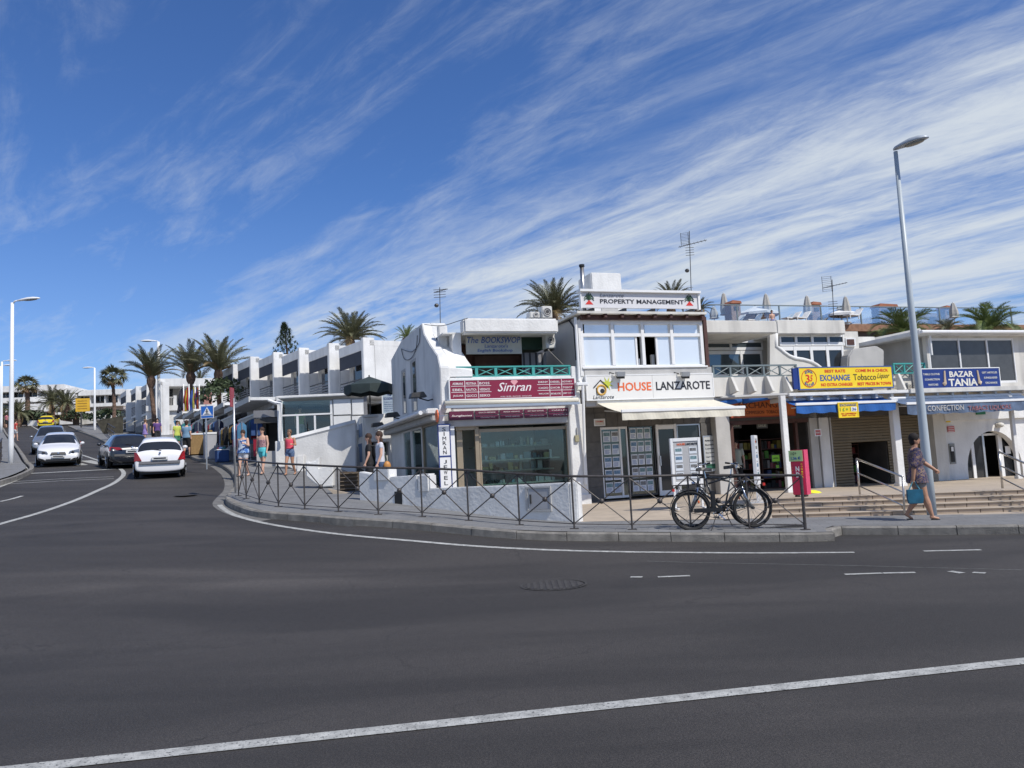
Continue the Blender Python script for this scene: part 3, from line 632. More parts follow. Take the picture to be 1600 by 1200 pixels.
for c, col in enumerate((('ARMANI', 'EBEL', 'JAGUAR'), ('FESTINA', 'NAUTICA', 'GUCCI'), ('BOSS', 'VERSACE', 'SEIKO'))):
    for r_, wd in enumerate(col): text(S, wd, fx(.02 + .104 * c), fx(.10 + .104 * c), fz(.76 - .33 * r_), fz(.89 - .33 * r_), -.142, LW, .015)
for c, col in enumerate((('DKNY', 'CASIO', 'MARC JACOBS'), ('DIESEL', 'DIOR', 'MICHAEL KORS'), ('ROTARY', 'TISSOT', 'JIMMY CHOO'))):
    for r_, wd in enumerate(col): text(S, wd, fx(.70 + .1 * c), fx(.78 + .1 * c), fz(.78 - .33 * r_), fz(.88 - .33 * r_), -.142, LW, .015)
# rolled awning
W2 = Th('rolled_awning', 'white rolled-up awning cassette under the dark red jewellery sign', 'awning', FR, zA(800, 632, -.3), sx0 + .3, -.3)
a, b, u, t = W2.rc(696, 624, 905, 631, -.45); t = zA(800, 623.5, -.45); u = zA(800, 631, -.45)
W2.put('cassette', MB().tube([(a, -.38, (t + u) / 2), (b, -.38, (t + u) / 2)], (t - u) / 2, 10), CANVAS, smooth_=True)
W2.box('front_bar', a, b, -.5, -.44, u - .07, u + .0, ALU)
for i in range(4): x = lerp(a + .3, b - .5, i / 3); W2.put('folding_arm', MB().tube([(x, -.3, u + .02), (x + .5, -.42, u - .03)], .025), ALU)
for x in (a + .1, b - .1): W2.box('bracket', x - .04, x + .04, -.36, .02, u - .05, t + .04, ALU)
# lower small sign strip
S = Th('sunglasses_sign_strip', 'row of small purple sunglasses brand panels on the shutter housing', 'sign', FR, zA(800, 655, -.01), sx0 + .4, -.01)
for (xa, xb, txs) in ((702, 740, ['Sunglasses']), (742.5, 779, ['GUCCI ARMANI', 'Christian Dior']), (781.5, 817, ['PRADA VERSACE', 'DOLCE GABBANA']), (819.5, 854.5, ['RAY BAN VOGUE', 'CALVIN KLEIN']), (857, 892, ['OAKLEY', 'POLICE'])):
    a, b, u, t = S.rc(xa, 639, xb, 653, -.02); o = (xa - 795) * -.02; u = zA(800, 653.5, -.02); t = zA(800, 640, -.02)
    PURP = mat('purple_panel', (.11, .01, .045), .5)
    if len(txs) == 1: p = S.box('panel', a, b, -.03, 0, u, t, PURP); text(S, txs[0], a + .06, b - .05, u + .08, t - .1, -.032, LW, .02, .2)
    else:
        m_ = (u + t) / 2; S.box('panel', a, b, -.03, 0, m_ + .012, t, PURP); S.box('panel', a, b, -.03, 0, u, m_ - .012, PURP)
        text(S, txs[0], a + .1, b - .1, m_ + .05, t - .04, -.032, LW); text(S, txs[1], a + .15, b - .1, u + .04, m_ - .05, -.032, LW)
# vertical sign
S = Th('vertical_sign', 'tall narrow white sign with dark vertical letters on the shop corner post', 'sign', FR, 1., sx0 + .2, -.06)
a, b, u, t = S.rc(687, 664, 704, 765, -.06); t = FR.pl(694, 664, -.06)[1]; zm = FR.pl(694, 713, -.06)[1]; u = FR.pl(697, 764, -.06)[1]
S.box('panel', a, b, -.06, 0, zm + .02, t, WPAINT); S.box('panel', a, b, -.06, 0, u, zm - .02, WPAINT)
S.put('border', MB().box(a - .025, a, -.07, 0, u, t).box(b, b + .025, -.07, 0, u, t).box(a - .025, b + .025, -.07, 0, t, t + .025).box(a, b, -.07, 0, zm - .02, zm + .02), NAVY)
for i, ch in enumerate('SIMRAN'): z = lerp(t - .17, zm + .06, i / 5); w = .012 if ch == 'I' else .05; text(S, ch, (a + b) / 2 - w, (a + b) / 2 + w, z, z + .10, -.062, BLACKL, .0)
for i, ch in enumerate('JEWEL'): z = lerp(zm - .2, u + .02, i / 4.6); w = .04 if ch == 'J' else .05; text(S, ch, (a + b) / 2 - w, (a + b) / 2 + w, z, z + .10, -.062, BLACKL, .0)
# bookshop sign
S = Th('bookshop_sign', 'cream hand painted bookshop board with blue lettering under the flat roof', 'sign', FR, zA(770, 553, .95), ux0, .95)
a, b, u, t = S.rc(728, 524, 815, 553, .95); BK = mat('cream_board', (.50, .48, .42), .7, streaks=.15)
S.box('board', a, b, .95, 1.0, u, t, BK)
text(S, 'The', a + .04, a + (b - a) * .22, u + (t - u) * .58, t - .05, .948, BLUEL, .005, .25); text(S, 'BOOKSWOP', a + (b - a) * .27, b - .03, u + (t - u) * .58, t - .04, .948, BLUEL, .02, .25)
text(S, "Lanzarote's", a + (b - a) * .33, b - (b - a) * .25, u + (t - u) * .34, u + (t - u) * .52, .948, BLUEL, .0, .1); text(S, 'English Bookshop', a + (b - a) * .2, b - (b - a) * .17, u + (t - u) * .07, u + (t - u) * .27, .948, BLUEL, .01, .1)
# small round plaque, pendant lights on the side
o = Th('wall_floodlight', 'grey box floodlight on the side wall of the jewellery corner, nearest the corner', 'lamp', FR, FR.sd(655, 622, sx0)[1], sx0 - .5, FR.sd(655, 622, sx0)[0], group='floodlights on the shaded side wall')
def flood(th, x, n, z, tilt=1):
    th.put('lamp_housing', MB().prism([(x - .28, n - .2, z), (x - .24, n - .2, z + .14), (x + .1, n - .2, z + .17), (x + .2, n - .2, z + .02)], (0, .4, 0)), DARKM, bev=.01)
    th.put('bracket', MB().tube([(x, n, z), (x + .25, n, z - .08), (x + .5, n, z - .02)], .02), BLACK)
n_, z_ = FR.sd(655, 622, sx0 - .4); flood(o, sx0 - .4, n_, z_)
for (q, lab) in (((615, 652), 'black floodlight on the white block, the upper right of two'), ((592, 667), 'black floodlight on the white block above the dark doorway')):
    n_, z_ = FR.sd(q[0], q[1], sx0 - .5); o = Th('wall_floodlight', lab, 'lamp', FR, z_, sx0 - .5, n_, group='floodlights on the shaded side wall'); flood(o, sx0 - .5, n_, z_)
Sa = Th('side_awning', 'rolled white awning on arms along the shaded side of the jewellery shop', 'awning', FR, zs0, sx0 - .3, 1)
n0, z0_ = FR.sd(657, 632, sx0 - .55); n1, z1_ = FR.sd(601, 675, sx0 - .55)
zz_ = FR.sd(630, 655, sx0 - .55)[1]
Sa.put('cassette', MB().tube([(sx0 - .55, .2, zz_), (sx0 - .55, nb, zz_)], .06, 8), WPAINT); Sa.put('arm', MB().tube([(sx0 - .45, .6, zz_ + .05), (sx0 - .0, .6, zz_ + .12)], .03).tube([(sx0 - .45, 3, zz_ + .05), (sx0, 3, zz_ + .12)], .03), DARKM)
S = Th('round_red_sign', 'small round orange-red sign on the corner above the vertical sign', 'sign', FR, zA(686, 655, -.1), sx0 - .1, -.1)
mb = MB().tube([(-.03, 0, 0), (.0, 0, 0)], .17, 16); c_ = FR.pl(683.5, 650, -.2); mb.v = [(v[0] + c_[0], v[1] - .2, v[2] + c_[1]) for v in mb.v]; S.put('disc', mb, ORANGE); S.box('arm', c_[0], sx0 + .1, -.21, -.19, c_[1] - .01, c_[1] + .01, ALU)
# low enclosure wall in front of the jewellery shop
E0 = gp(561, 781, ZP); E1 = gp(889, 815, ZP)
FW = Frame(E0.x, E0.y, math.degrees(math.atan2(E1.y - E0.y, E1.x - E0.x))); LWl = (E1 - E0).xy.length
Wl = Th('enclosure_wall', 'low white rendered wall curving in front of the jewellery shop behind the guard rail', 'wall', FW, .3, LWl / 2, 0)
def wz(x, y, n=0): return FW.pl(x, y, n)[1]
xs_ = [FW.pl(x, 760, 0)[0] for x in (561, 585, 609, 652.5, 672.5, 817, 889)]
zt_ = [wz(561, 737), wz(575, 738), wz(630, 744), wz(662, 740), wz(675, 763), wz(817, 757.5), wz(887, 754)]
mb = MB(); mb.prism([(xs_[0], 0, .2), (xs_[0], 0, zt_[0]), (xs_[2], 0, wz(609, 745)), (xs_[3], 0, wz(652, 742)), (xs_[3], 0, zt_[4]), (xs_[4], 0, zt_[4]), (xs_[5], 0, zt_[5]), (xs_[6], 0, zt_[6]), (xs_[6], 0, .1)], (0, .22, 0)); Wl.put('wall_body', mb, WHITE, bev=.02)
Wl.box('pillar', xs_[3], xs_[4] - .02, -.02, .3, zt_[4] - .1, wz(662, 740.5), WHITE, bev=.04)
Wl.box('pillar', xs_[1], xs_[2], -.03, .3, wz(597, 745) - .1, wz(597, 731), WHITE, bev=.02)
Wl.prism = None
en = MB().prism([(xs_[6], .0, .1), (xs_[6], .0, zt_[6]), (xs_[6], .22, zt_[6]), (xs_[6], .22, .1)], (.16, .05, 0)); Wl.put('wall_end', en, WHITE, bev=.02)
a, b, u, t = Wl.rc(821, 760, 861, 799, -.02); Wl.put('hatch_frame', MB().box(a, b, -.03, 0.01, u, u + .04).box(a, b, -.03, 0.01, t - .04, t).box(a, a + .06, -.029, 0.011, u + .04, t - .04).box(b - .04, b, -.029, .011, u + .04, t - .04), GREYW)
hd = Wl.box('hatch_door', a + .1, b - .05, -.02, -.005, u + .05, t - .05, mat('hatch_grey', (.42, .42, .43), .5)); Wl.box('handle', a + .12, a + .15, -.05, -.02, (u + t) / 2 - .1, (u + t) / 2 + .1, DARKM, hd)
a, b, u, t = Wl.rc(616.5, 768, 628, 788, -.012); Wl.box('vent_opening', a, b, -.012, .01, u, t, BLACK)

# ===== estate agent's building
Hb = Th('estate_agent_building', 'narrow two storey estate agent building with sky reflecting glazed upper floor', 'building', FR, .35, 2, .5)
hx0, hx1 = FR.pl(914, 600, .0)[0], FR.pl(1113, 600, .0)[0]
zg = FR.pl(1000, 586, 0)[1]; zg2 = FR.pl(1000, 575, 0)[1]; zr = FR.pl(1000, 500, 0)[1]
Hb.box('grey_band', hx0, hx1, -.02, .3, zg, zg2, GREYW)
Hb.box('upper_fascia_wall', hx0, hx1, .0, .5, FR.pl(1000, 625, 0)[1] - .15, zg, GREYW)
# ground floor
gz = .33; nW = .55; zd = FR.pl(960, 667, nW)[1]; zl = FR.pl(1000, 622, nW)[1]
gx = [FR.pl(x, 720, nW)[0] for x in (914, 941, 983, 984.5, 1025, 1028, 1060, 1061, 1096, 1122)]
Hb.box('lintel_cladding', gx[0], gx[9], nW, nW + .3, zd, zl + .3, STONE)
for i in range(6):   # cladding slabs each side
    pass
def slabs(x0, x1, z0, z1, nx, nz):
    for i in range(nx):
        for j in range(nz):
            xa, xb = lerp(x0, x1, i / nx), lerp(x0, x1, (i + 1) / nx); za, zb = lerp(z0, z1, j / nz), lerp(z0, z1, (j + 1) / nz)
            Hb.box('cladding_slab', xa + .006, xb - .006, nW - .025 + random.uniform(-.004, .004), nW, za + .006, zb - .006, STONE)
slabs(gx[0], gx[9], zd + .02, zl + .0, 12, 2); slabs(gx[0], gx[1] - .02, gz, zd + .02, 1, 5); slabs(gx[8] + .05, gx[9], gz, zd + .02, 1, 5)
Hb.box('cladding_backing', gx[0], gx[1] - .02, nW, nW + .3, gz, zd, STONE); Hb.box('cladding_backing', gx[8] + .05, gx[9], nW, nW + .3, gz, zd, STONE)
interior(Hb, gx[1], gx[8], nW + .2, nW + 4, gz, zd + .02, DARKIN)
def flyers(x0, x1, z0, z1, nc, nr, n, parent):
    FL = mat('flyer_paper', (.66, .70, .74), .6, var=.08); PH = [mat('flyer_photo_blue', (.14, .24, .36), .5, var=.5, scale=25), mat('flyer_photo_teal', (.16, .26, .28), .5, var=.5, scale=25), mat('flyer_photo_grey', (.2, .2, .2), .5, var=.5, scale=25)]
    for i in range(nc):
        for j in range(nr):
            a = lerp(x0, x1, (i + .06) / nc); b = lerp(x0, x1, (i + .94) / nc); c = lerp(z0, z1, (j + .1) / nr); d = lerp(z0, z1, (j + .92) / nr)
            o = Hb.put('flyer', MB().box(a, b, n, n + .004, c, d), FL, parent) if isinstance(parent, bpy.types.Object) and parent.parent == Hb.o else None
            mb = MB().box(a + .02, b - .02, n - .003, n - .0005, lerp(c, d, .55), lerp(c, d, .9)); Hb.put('photo', mb, random.choice(PH), parent)
            mb = MB(); [mb.box(a + .03, b - .03 - random.uniform(0, .05), n - .002, n - .0005, lerp(c, d, q), lerp(c, d, q + .035)) for q in (.1, .2, .3, .4)]; Hb.put('print_lines', mb, BLUEL, parent)
f1 = window(Hb, gx[1], gx[2], gz + .08, zd, nW + .02, (.72,), gl=GL_SHOP, fw=.07); flyers(gx[1] + .07, lerp(gx[1], gx[2], .70), gz + .2, zd - .1, 2, 5, nW + .035, f1)
f2 = window(Hb, gx[3], gx[4], gz + .1, zd + .02, nW + .02, (), gl=GL_SHOP, fm=DARKM, fw=.05); flyers(gx[3] + .05, gx[4] - .1, gz + .2, zd - .03, 3, 5, nW + .035, f2)
f3 = window(Hb, gx[5], gx[6], gz + .06, zd + .02, nW + .0, (), gl=GL_DARK, fw=.15); Hb.box('handle', gx[5] + .05, gx[5] + .08, nW - .07, nW - .02, 1.3, 1.6, ALU, f3)
f4 = window(Hb, gx[7], gx[8] + .03, gz + .06, zd + .02, nW + .02, (), gl=GL_DARK, fw=.06, fm=ALU)
Hb.box('end_pier', FR.pl(1121, 700, nW - .3)[0], FR.pl(1143, 700, nW - .3)[0], nW - .3, nW + .4, .3, FR.pl(1130, 640, nW)[1] + .5, GREYW, bev=.01)
# upper glazing
a, b = FR.pl(909, 540, .05)[0], FR.pl(1098.5, 540, .05)[0]; zb_, zm_, zm2, zt2 = [FR.pl(1003, y, .05)[1] for y in (574, 525, 522, 500)]
Hb.box('window_sill', a - .05, b + .05, -.06, .3, zg2, zb_ + .02, WPAINT)
fr_ = Hb.put('window_frame', MB().box(a, b, .02, .14, zb_, zb_ + .07).box(a, b, .02, .14, FR.pl(1003, 526, .05)[1], FR.pl(1003, 521, .05)[1]).box(a, b, .02, .14, FR.pl(1003, 506.5, .05)[1], zt2 + .05), WPAINT)
for x in (909, 957.5, 1004.5, 1050, 1096.3): q = FR.pl(x, 540, .05)[0]; Hb.box('mullion', q - .05, q + .05, .01, .15, zb_ + .07, zt2, WPAINT, fr_)
for (xa, xb) in ((913, 955), (960, 1002), (1007, 1047.5), (1052.5, 1094)):
    a2, b2 = FR.pl(xa, 514, .08)[0], FR.pl(xb, 514, .08)[0]; Hb.box('pane', a2, b2, .09, .1, FR.pl(1003, 521, .05)[1], FR.pl(1003, 506.5, .05)[1], GL_SKY, fr_)
for (xa, xb, m) in ((912, 956.5, 1), (959, 994, 1), (1026, 1049, 1), (1052, 1095, 1)):
    a2, b2 = FR.pl(xa, 550, .08)[0], FR.pl(xb, 550, .08)[0]; Hb.box('pane', a2, b2, .085, .095, zb_ + .06, FR.pl(1003, 525, .05)[1], GL_SKY, fr_)
a2, b2 = FR.pl(995, 550, .08)[0], FR.pl(1026, 550, .08)[0]; Hb.box('sash_frame', a2 - .04, a2 + .02, .06, .12, zb_ + .06, FR.pl(1003, 525, .05)[1], WPAINT, fr_); Hb.box('sash_frame', b2 - .02, b2 + .04, .06, .12, zb_ + .06, FR.pl(1003, 525, .05)[1], WPAINT, fr_)
interior(Hb, hx0 + .1, hx1 - .1, .2, 3.5, zg2, zr, DEEPIN)
for i, q in enumerate((.1, .25, .6)): Hb.box('window_object', a2 + q, a2 + q + .1, .3, .4, zb_ + .07, zb_ + .3 + .06 * i, jew[i], fr_)
# roof
zrf, zr1 = FR.pl(1000, 486.5, -.3)[1], FR.pl(1000, 499.5, -.1)[1]
Hb.box('roof_fascia', FR.pl(908, 495, -.1)[0], FR.pl(1101, 495, -.1)[0], -.1, .1, zr1, zrf - .08, BROWN)
Hb.box('roof_edge', FR.pl(902, 488, -.3)[0], FR.pl(1104, 488, -.3)[0], -.3, 4.5, zrf - .07, zrf, CREAM)
for i in range(8): x = lerp(FR.pl(915, 492, -.1)[0], FR.pl(1092, 492, -.1)[0], i / 7); Hb.box('rafter_end', x, x + .08, -.26, -.1, zrf - .17, zrf - .075, BROWN)
Hb.box('corner_board', FR.pl(1101, 530, -.02)[0], FR.pl(1106, 530, -.02)[0], -.02, .2, zg2, zrf - .1, BROWN)
Hb.box('corner_column', hx0 - .12, FR.pl(909, 540, 0)[0] - .01, -.02, .3, zg, zr1, WHITE)
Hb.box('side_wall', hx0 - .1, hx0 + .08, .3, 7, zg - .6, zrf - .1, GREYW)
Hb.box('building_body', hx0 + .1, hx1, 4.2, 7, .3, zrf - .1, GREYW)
Hb.put('drainpipe', MB().tube([(hx0 - .2, -.05, zrf - .15), (hx0 - .2, -.05, zg - .1), (hx0 - .2, -.3, zg - .3), (hx0 - .2, -.08, .9)], .045, 8), WPAINT)
Hb.put('cable', MB().tube([(hx0 - .12, 2.2, zrf - .05), (hx0 - .14, .6, zrf - .12), (hx0 - .14, .25, zrf - .4), (hx0 - .14, .22, zg + .5)], .025, 5), BLACK)
# signs
def board(name, lab, px0, py0, px1, py1, n, d, m, edge=WPAINT, grp=None, fr=FR):
    S = Th(name, lab, 'sign', fr, fr.pl((px0 + px1) / 2, py1, n)[1], fr.pl(px0, py0, n)[0], n, group=grp); S.r = S.rc(px0, py0, px1, py1, n)
    a, b, u, t = S.r; S.box('panel', a, b, n, n + d, u, t, m); S.put('frame', MB().box(a - .03, b + .03, n - .01, n + d, t, t + .03).box(a - .03, b + .03, n - .01, n + d, u - .03, u).box(a - .03, a, n - .01, n + d, u, t).box(b, b + .03, n - .01, n + d, u, t), edge); return S
def st_(S, txt, f0, g0, f1, g1, n, m, bold=.01, shear=0.):
    a, b, u, t = S.r; return text(S, txt, lerp(a, b, f0), lerp(a, b, f1), lerp(u, t, g0), lerp(u, t, g1), n - .002, m, bold, shear)
S = board('estate_agent_sign', 'white estate agent sign with orange and black capitals above the cream awning', 917, 586, 1114, 622, -.12, .1, mat('white_sign', (.72, .71, .68), .5, var=.03))
st_(S, 'HOUSE', .235, .33, .497, .70, -.12, ORANGE, .03); st_(S, 'LANZAROTE', .535, .33, .975, .70, -.12, BLACKL, .03); st_(S, 'Lanzarote', .04, .02, .20, .18, -.12, BLACKL, 0, .3)
S.box('joint', lerp(*S.r[:2], .508), lerp(*S.r[:2], .51), -.124, -.119, S.r[2], S.r[3], GREYW)
a, b, u, t = S.r; ex = lambda f: lerp(a, b, f); ez = lambda f: lerp(u, t, f)
S.put('logo_house', MB().tube([(ex(.05), -.13, ez(.5)), (ex(.105), -.13, ez(.82)), (ex(.16), -.13, ez(.5))], .018, 4).tube([(ex(.07), -.13, ez(.5)), (ex(.07), -.13, ez(.2)), (ex(.15), -.13, ez(.2))], .012, 4), BLACKL)
S.put('logo_arch', MB().torus((ex(.108), -.125, ez(.40)), .14, .03, 16, 4), mat('ochre_logo', (.65, .38, .08), .5)); S.put('logo_eye', MB().ell((ex(.115), -.125, ez(.36)), .07, .008, .07), BLACKL)
S.put('logo_sun', MB().add([(ex(.155) + .22 * (1 if k % 2 else .35) * math.cos(k * math.pi / 8), -.127, ez(.66) + .22 * (1 if k % 2 else .35) * math.sin(k * math.pi / 8)) for k in range(16)], [tuple(reversed(range(16)))]), mat('lime_logo', (.5, .55, .05), .5))
for x in (1001, 1076):
    pass
for i, x in enumerate((973, 1075)):
    s_, z_ = FR.pl(x, 585, -.45); o = Th('sign_floodlight', ('left', 'right')[i] + ' of two silver floodlights over the orange and black sign', 'lamp', FR, z_, s_, -.4, group='floodlights over the estate agent sign')
    o.put('housing', MB().prism([(s_ - .13, -.2, z_ + .11), (s_ - .13, -.36, z_ + .09), (s_ - .13, -.34, z_ - .05), (s_ - .13, -.22, z_ - .01)], (.27, 0, 0)), ALU, bev=.01); o.put('lens', MB().prism([(s_ - .11, -.335, z_ - .055), (s_ - .11, -.225, z_ - .015), (s_ - .11, -.24, z_ - .09), (s_ - .11, -.32, z_ - .11)], (.23, 0, 0)), BLACK)
    o.put('arm', MB().tube([(s_ - .16, -.2, z_ + .05), (s_ - .22, 0, z_ + .12)], .015), DARKM)
S = Th('roof_sign', 'long white property management sign standing on the roof of the glazed building', 'sign', FR, zrf, 0, 0)
S.r = S.rc(908, 457.5, 1090, 481.5, -.1); a, b, u, t = S.r; S.box('panel', a, b, -.1, -.02, u, t, mat('roof_sign_white', (.66, .65, .66), .5, var=.05)); S.box('top_cap', a - .05, b + .08, -.2, .1, t, t + .07, WPAINT); S.put('side_cap', MB().box(b, b + .07, -.14, 0, u - .03, t).box(a - .03, a, -.14, 0, u - .03, t), WPAINT)
st_(S, 'Lanzarote', .155, .68, .355, .92, -.1, mat('grey_letters', (.2, .2, .22), .5), 0, .3); st_(S, 'PROPERTY MANAGEMENT', .155, .28, .875, .56, -.1, BLACKL, .03)
for f in (.065, .925):
    x = lerp(a, b, f); S.put('logo_red_base', MB().prism([(x - .13, -.105, lerp(u, t, .2)), (x + .13, -.105, lerp(u, t, .2)), (x, -.105, lerp(u, t, .5))], (0, .004, 0)), RED)
    mb = MB()
    for k in range(7): an = -.3 + k * .62; mb.tube([(x, -.105, lerp(u, t, .5)), (x + .1 * math.cos(an), -.105, lerp(u, t, .5) + .13 * math.sin(an) + .08), (x + .16 * math.cos(an), -.105, lerp(u, t, .5) + .1 * math.sin(an) + .01)], .018, 4)
    S.put('logo_palm', mb, mat('sign_palm_green', (.05, .10, .06), .5))
for x in (925, 975, 1020, 1080): q = FR.pl(x, 483, 0)[0]; S.box('support', q, q + .06, -.05, .4, zrf, u + .02, DARKM)
# awning over the estate agent
def awning(name, lab, x0, x1, nw, zw, nf, zf_, m, val=.22, bar=WPAINT, scallop=0, fr=FR, txt=None, grp=None):
    T = Th(name, lab, 'awning', fr, zf_, x0, nw, group=grp); seg = 14
    top = [(lerp(x0, x1, i / seg), lerp(nw, nf, j / 4), lerp(zw, zf_, j / 4) - .05 * math.sin(math.pi * j / 4) * (.6 + .4 * math.sin(i * 1.7))) for j in range(5) for i in range(seg + 1)]
    fs = [(j * (seg + 1) + i, j * (seg + 1) + i + 1, (j + 1) * (seg + 1) + i + 1, (j + 1) * (seg + 1) + i) for j in range(4) for i in range(seg)]
    b2 = [(v[0], v[1], v[2] - .012) for v in top]; mb = MB().add(top, fs).add(b2, [tuple(reversed(f)) for f in fs]); T.put('canopy', mb, m, smooth_=True)
    if val:
        vs = []; n_ = 40
        for i in range(n_ + 1):
            x = lerp(x0, x1, i / n_); sc = .035 * abs(math.sin(i * math.pi / n_ * scallop)) if scallop else .004 * math.sin(i * 2.2)
            for k, z in enumerate((zf_ - .0, zf_ - val + .04 - sc)): vs += [(x, nf - .01 - .02 * k * math.sin(i * .9), z), (x, nf - .022 - .02 * k * math.sin(i * .9), z)]
        fs = []
        for i in range(n_): o_ = 4 * i; fs += [(o_, o_ + 2, o_ + 6, o_ + 4), (o_ + 1, o_ + 5, o_ + 7, o_ + 3), (o_ + 2, o_ + 3, o_ + 7, o_ + 6)]
        T.put('valance', MB().add(vs, fs), m)
    T.box('front_bar', x0 - .02, x1 + .02, nf - .05, nf + .01, zf_ - .01, zf_ + .07, bar, bev=.01)
    for x in (x0 + .25, x1 - .3): T.put('folding_arm', MB().tube([(x, nw, zw - .25), (x + .35 if x < (x0 + x1) / 2 else x - .35, (nw + nf) / 2, (zw + zf_) / 2 - .15), (x, nf, zf_)], .025), ALU)
    T.put('wall_roller', MB().tube([(x0, nw - .02, zw), (x1, nw - .02, zw)], .06, 8), bar); return T
xr, zw_ = FR.pl(1113, 624, .0); nf_, zf_ = FR.sd(1163, 641, xr); xl = FR.pl(925, 625, 0)[0]
nf_ = max(-2.6, min(-.8, nf_)); zf_ = FR.pl(1066, 641, nf_)[1]
xr = FR.pl(1163, 641, nf_)[0]; xl = FR.pl(971, 641, nf_)[0]
awning('cream_awning', 'wide cream canvas awning pulled out over the estate agent windows', xl, xr, -.0, zw_, nf_, zf_, CANVAS, .26)
# ===== exchange shop building with roof terrace
X = Th('exchange_shop_building', 'long cream two storey building with exchange shop below and white framed windows above', 'building', FR, .3, 9, 0)
def pz(x, y, n=0): return FR.pl(x, y, n)[1]
def ps(x, y, n=0): return FR.pl(x, y, n)[0]
zc0, zc1 = pz(1250, 612, .0), pz(1180, 588, .0)         # corbel parapet
x0 = hx1 + .02; xE = ps(1437, 600)
X.box('parapet', x0, ps(1250, 600), .15, .35, pz(1180, 618, .15), zc1, CREAM)
X.box('parapet', ps(1250, 600), xE, .35, .5, pz(1320, 612, .35), zc1, CREAM)
for x in (1143, 1171, 1199, 1227, 1405, 1432):
    q = ps(x, 600, 0); X.put('corbel_fin', MB().prism([(q, .15, zc1), (q, .02, zc1), (q, -.25, pz(x, 612, -.1)), (q, .15, pz(x, 616, -.1) )], (.10, 0, 0)), CREAM, bev=.008)
X.box('balcony_floor', x0, xE, .35, 3.2, zc1 - .5, zc1 - .35, CREAM)
# roof slab and overhang
nB = 2.4
X.box('roof_overhang', ps(1101, 510, .2), ps(1214, 510, .2), .2, nB + .5, pz(1150, 520.5, .2), pz(1150, 500.5, .2), CREAM, bev=.03)
X.box('roof_parapet', ps(1214, 510, 1.), ps(1321, 510, 1.), 1.0, 3.4, pz(1265, 522, 1.), pz(1265, 500, 1.), CREAM, bev=.03)
X.box('roof', x0, xE + 1, nB + .52, 9, pz(1150, 521, .2), pz(1150, 505, .2), CREAM)
# left recessed windows
X.box('rear_wall', x0, ps(1222, 560, nB), nB + .1, nB + .4, zc1 - .4, pz(1150, 515, .2), CREAM)
pwindow(X, 1103, 531, 1192, 547, nB, (.43,), gl=GL_DIM, fw=.1); pwindow(X, 1103, 548, 1192, 590, nB, (.63,), gl=GL_DIM, fw=.12)
# curved wing wall
mb = MB(); pts = [(1213, 520), (1213, 541), (1220, 546), (1226, 551), (1233, 556), (1243, 560), (1256, 562), (1267, 565), (1276, 570), (1284, 576), (1284, 600), (1203, 600), (1203, 520)]
X.poly('wing_wall', pts, .95, .14, CREAM)
crv = [(1213, 521), (1213, 541), (1220, 546), (1226, 551), (1233, 556), (1243, 560), (1256, 562), (1267, 565), (1276, 570), (1284, 576)]
X.put('wing_wall_edge', MB().tube([(ps(x, y, .95), .98, pz(x, y, .95)) for x, y in crv], .075, 8), WHITE, smooth_=True)
# right gridded windows
X.box('upper_wall', ps(1216, 550, 1.3), ps(1345, 550, 1.3), 1.36, 1.6, zc1 - .4, pz(1265, 515, 1.), CREAM)
pwindow(X, 1218, 521, 1319, 540, 1.25, (.25, .5, .75), gl=GL_DARK, fw=.12); pwindow(X, 1218, 541, 1319, 590, 1.25, (.25, .5, .75), gl=GL_DARK, fw=.14)
v_ = X.pb('vent_window', 1322, 528, 1337, 541, 1.28, .1, WPAINT); X.pb('pane', 1324, 530, 1335, 539, 1.26, .03, BROWN, v_)
# vaulted roof lights at the right
for (pts, n) in (([(1325, 580), (1326, 556), (1333, 545), (1370, 540), (1382, 547), (1382, 580)], .9), ([(1340, 545), (1352, 530), (1400, 521), (1440, 512), (1440, 560), (1340, 560)], 4.0)):
    X.poly('vaulted_roof', pts, n, 2.0, GREYW, bev=.04)
# railings
def xrail(lab, pxa, pxb, m, nb_, py0=572, py1=589, n=.2):
    T = Th('balcony_railing', lab, 'railing', FR, zc1, ps(pxa, 580, n), n); a, b = ps(pxa, 580, n), ps(pxb, 580, n); c = (pxa + pxb) / 2; z1, z0 = pz(c, py0, n), max(zc1 + .01, pz(c, py1, n))
    T.box('top_rail', a, b, n - .03, n + .05, z1 - .05, z1, m); T.box('bottom_rail', a, b, n - .02, n + .03, z0, z0 + .04, m)
    for i in range(nb_ + 1):
        x = lerp(a, b - .06, i / nb_); T.box('post', x, x + .06, n - .02, n + .03, z0 + .04, z1 - .05, m)
        if i < nb_: x2 = lerp(a, b - .06, (i + 1) / nb_); T.put('crossed_bars', MB().tube([(x + .06, n, z0 + .05), (x2, n, z1 - .06)], .015).tube([(x + .06, n + .02, z1 - .06), (x2, n + .02, z0 + .05)], .015), m)
xrail('grey balcony railing of crossed bars left of the yellow exchange sign', 1113, 1245, GREYP, 5, 570)
xrail('turquoise balcony railing between the yellow and the blue signs', 1396, 1446, TEAL, 3, 567)
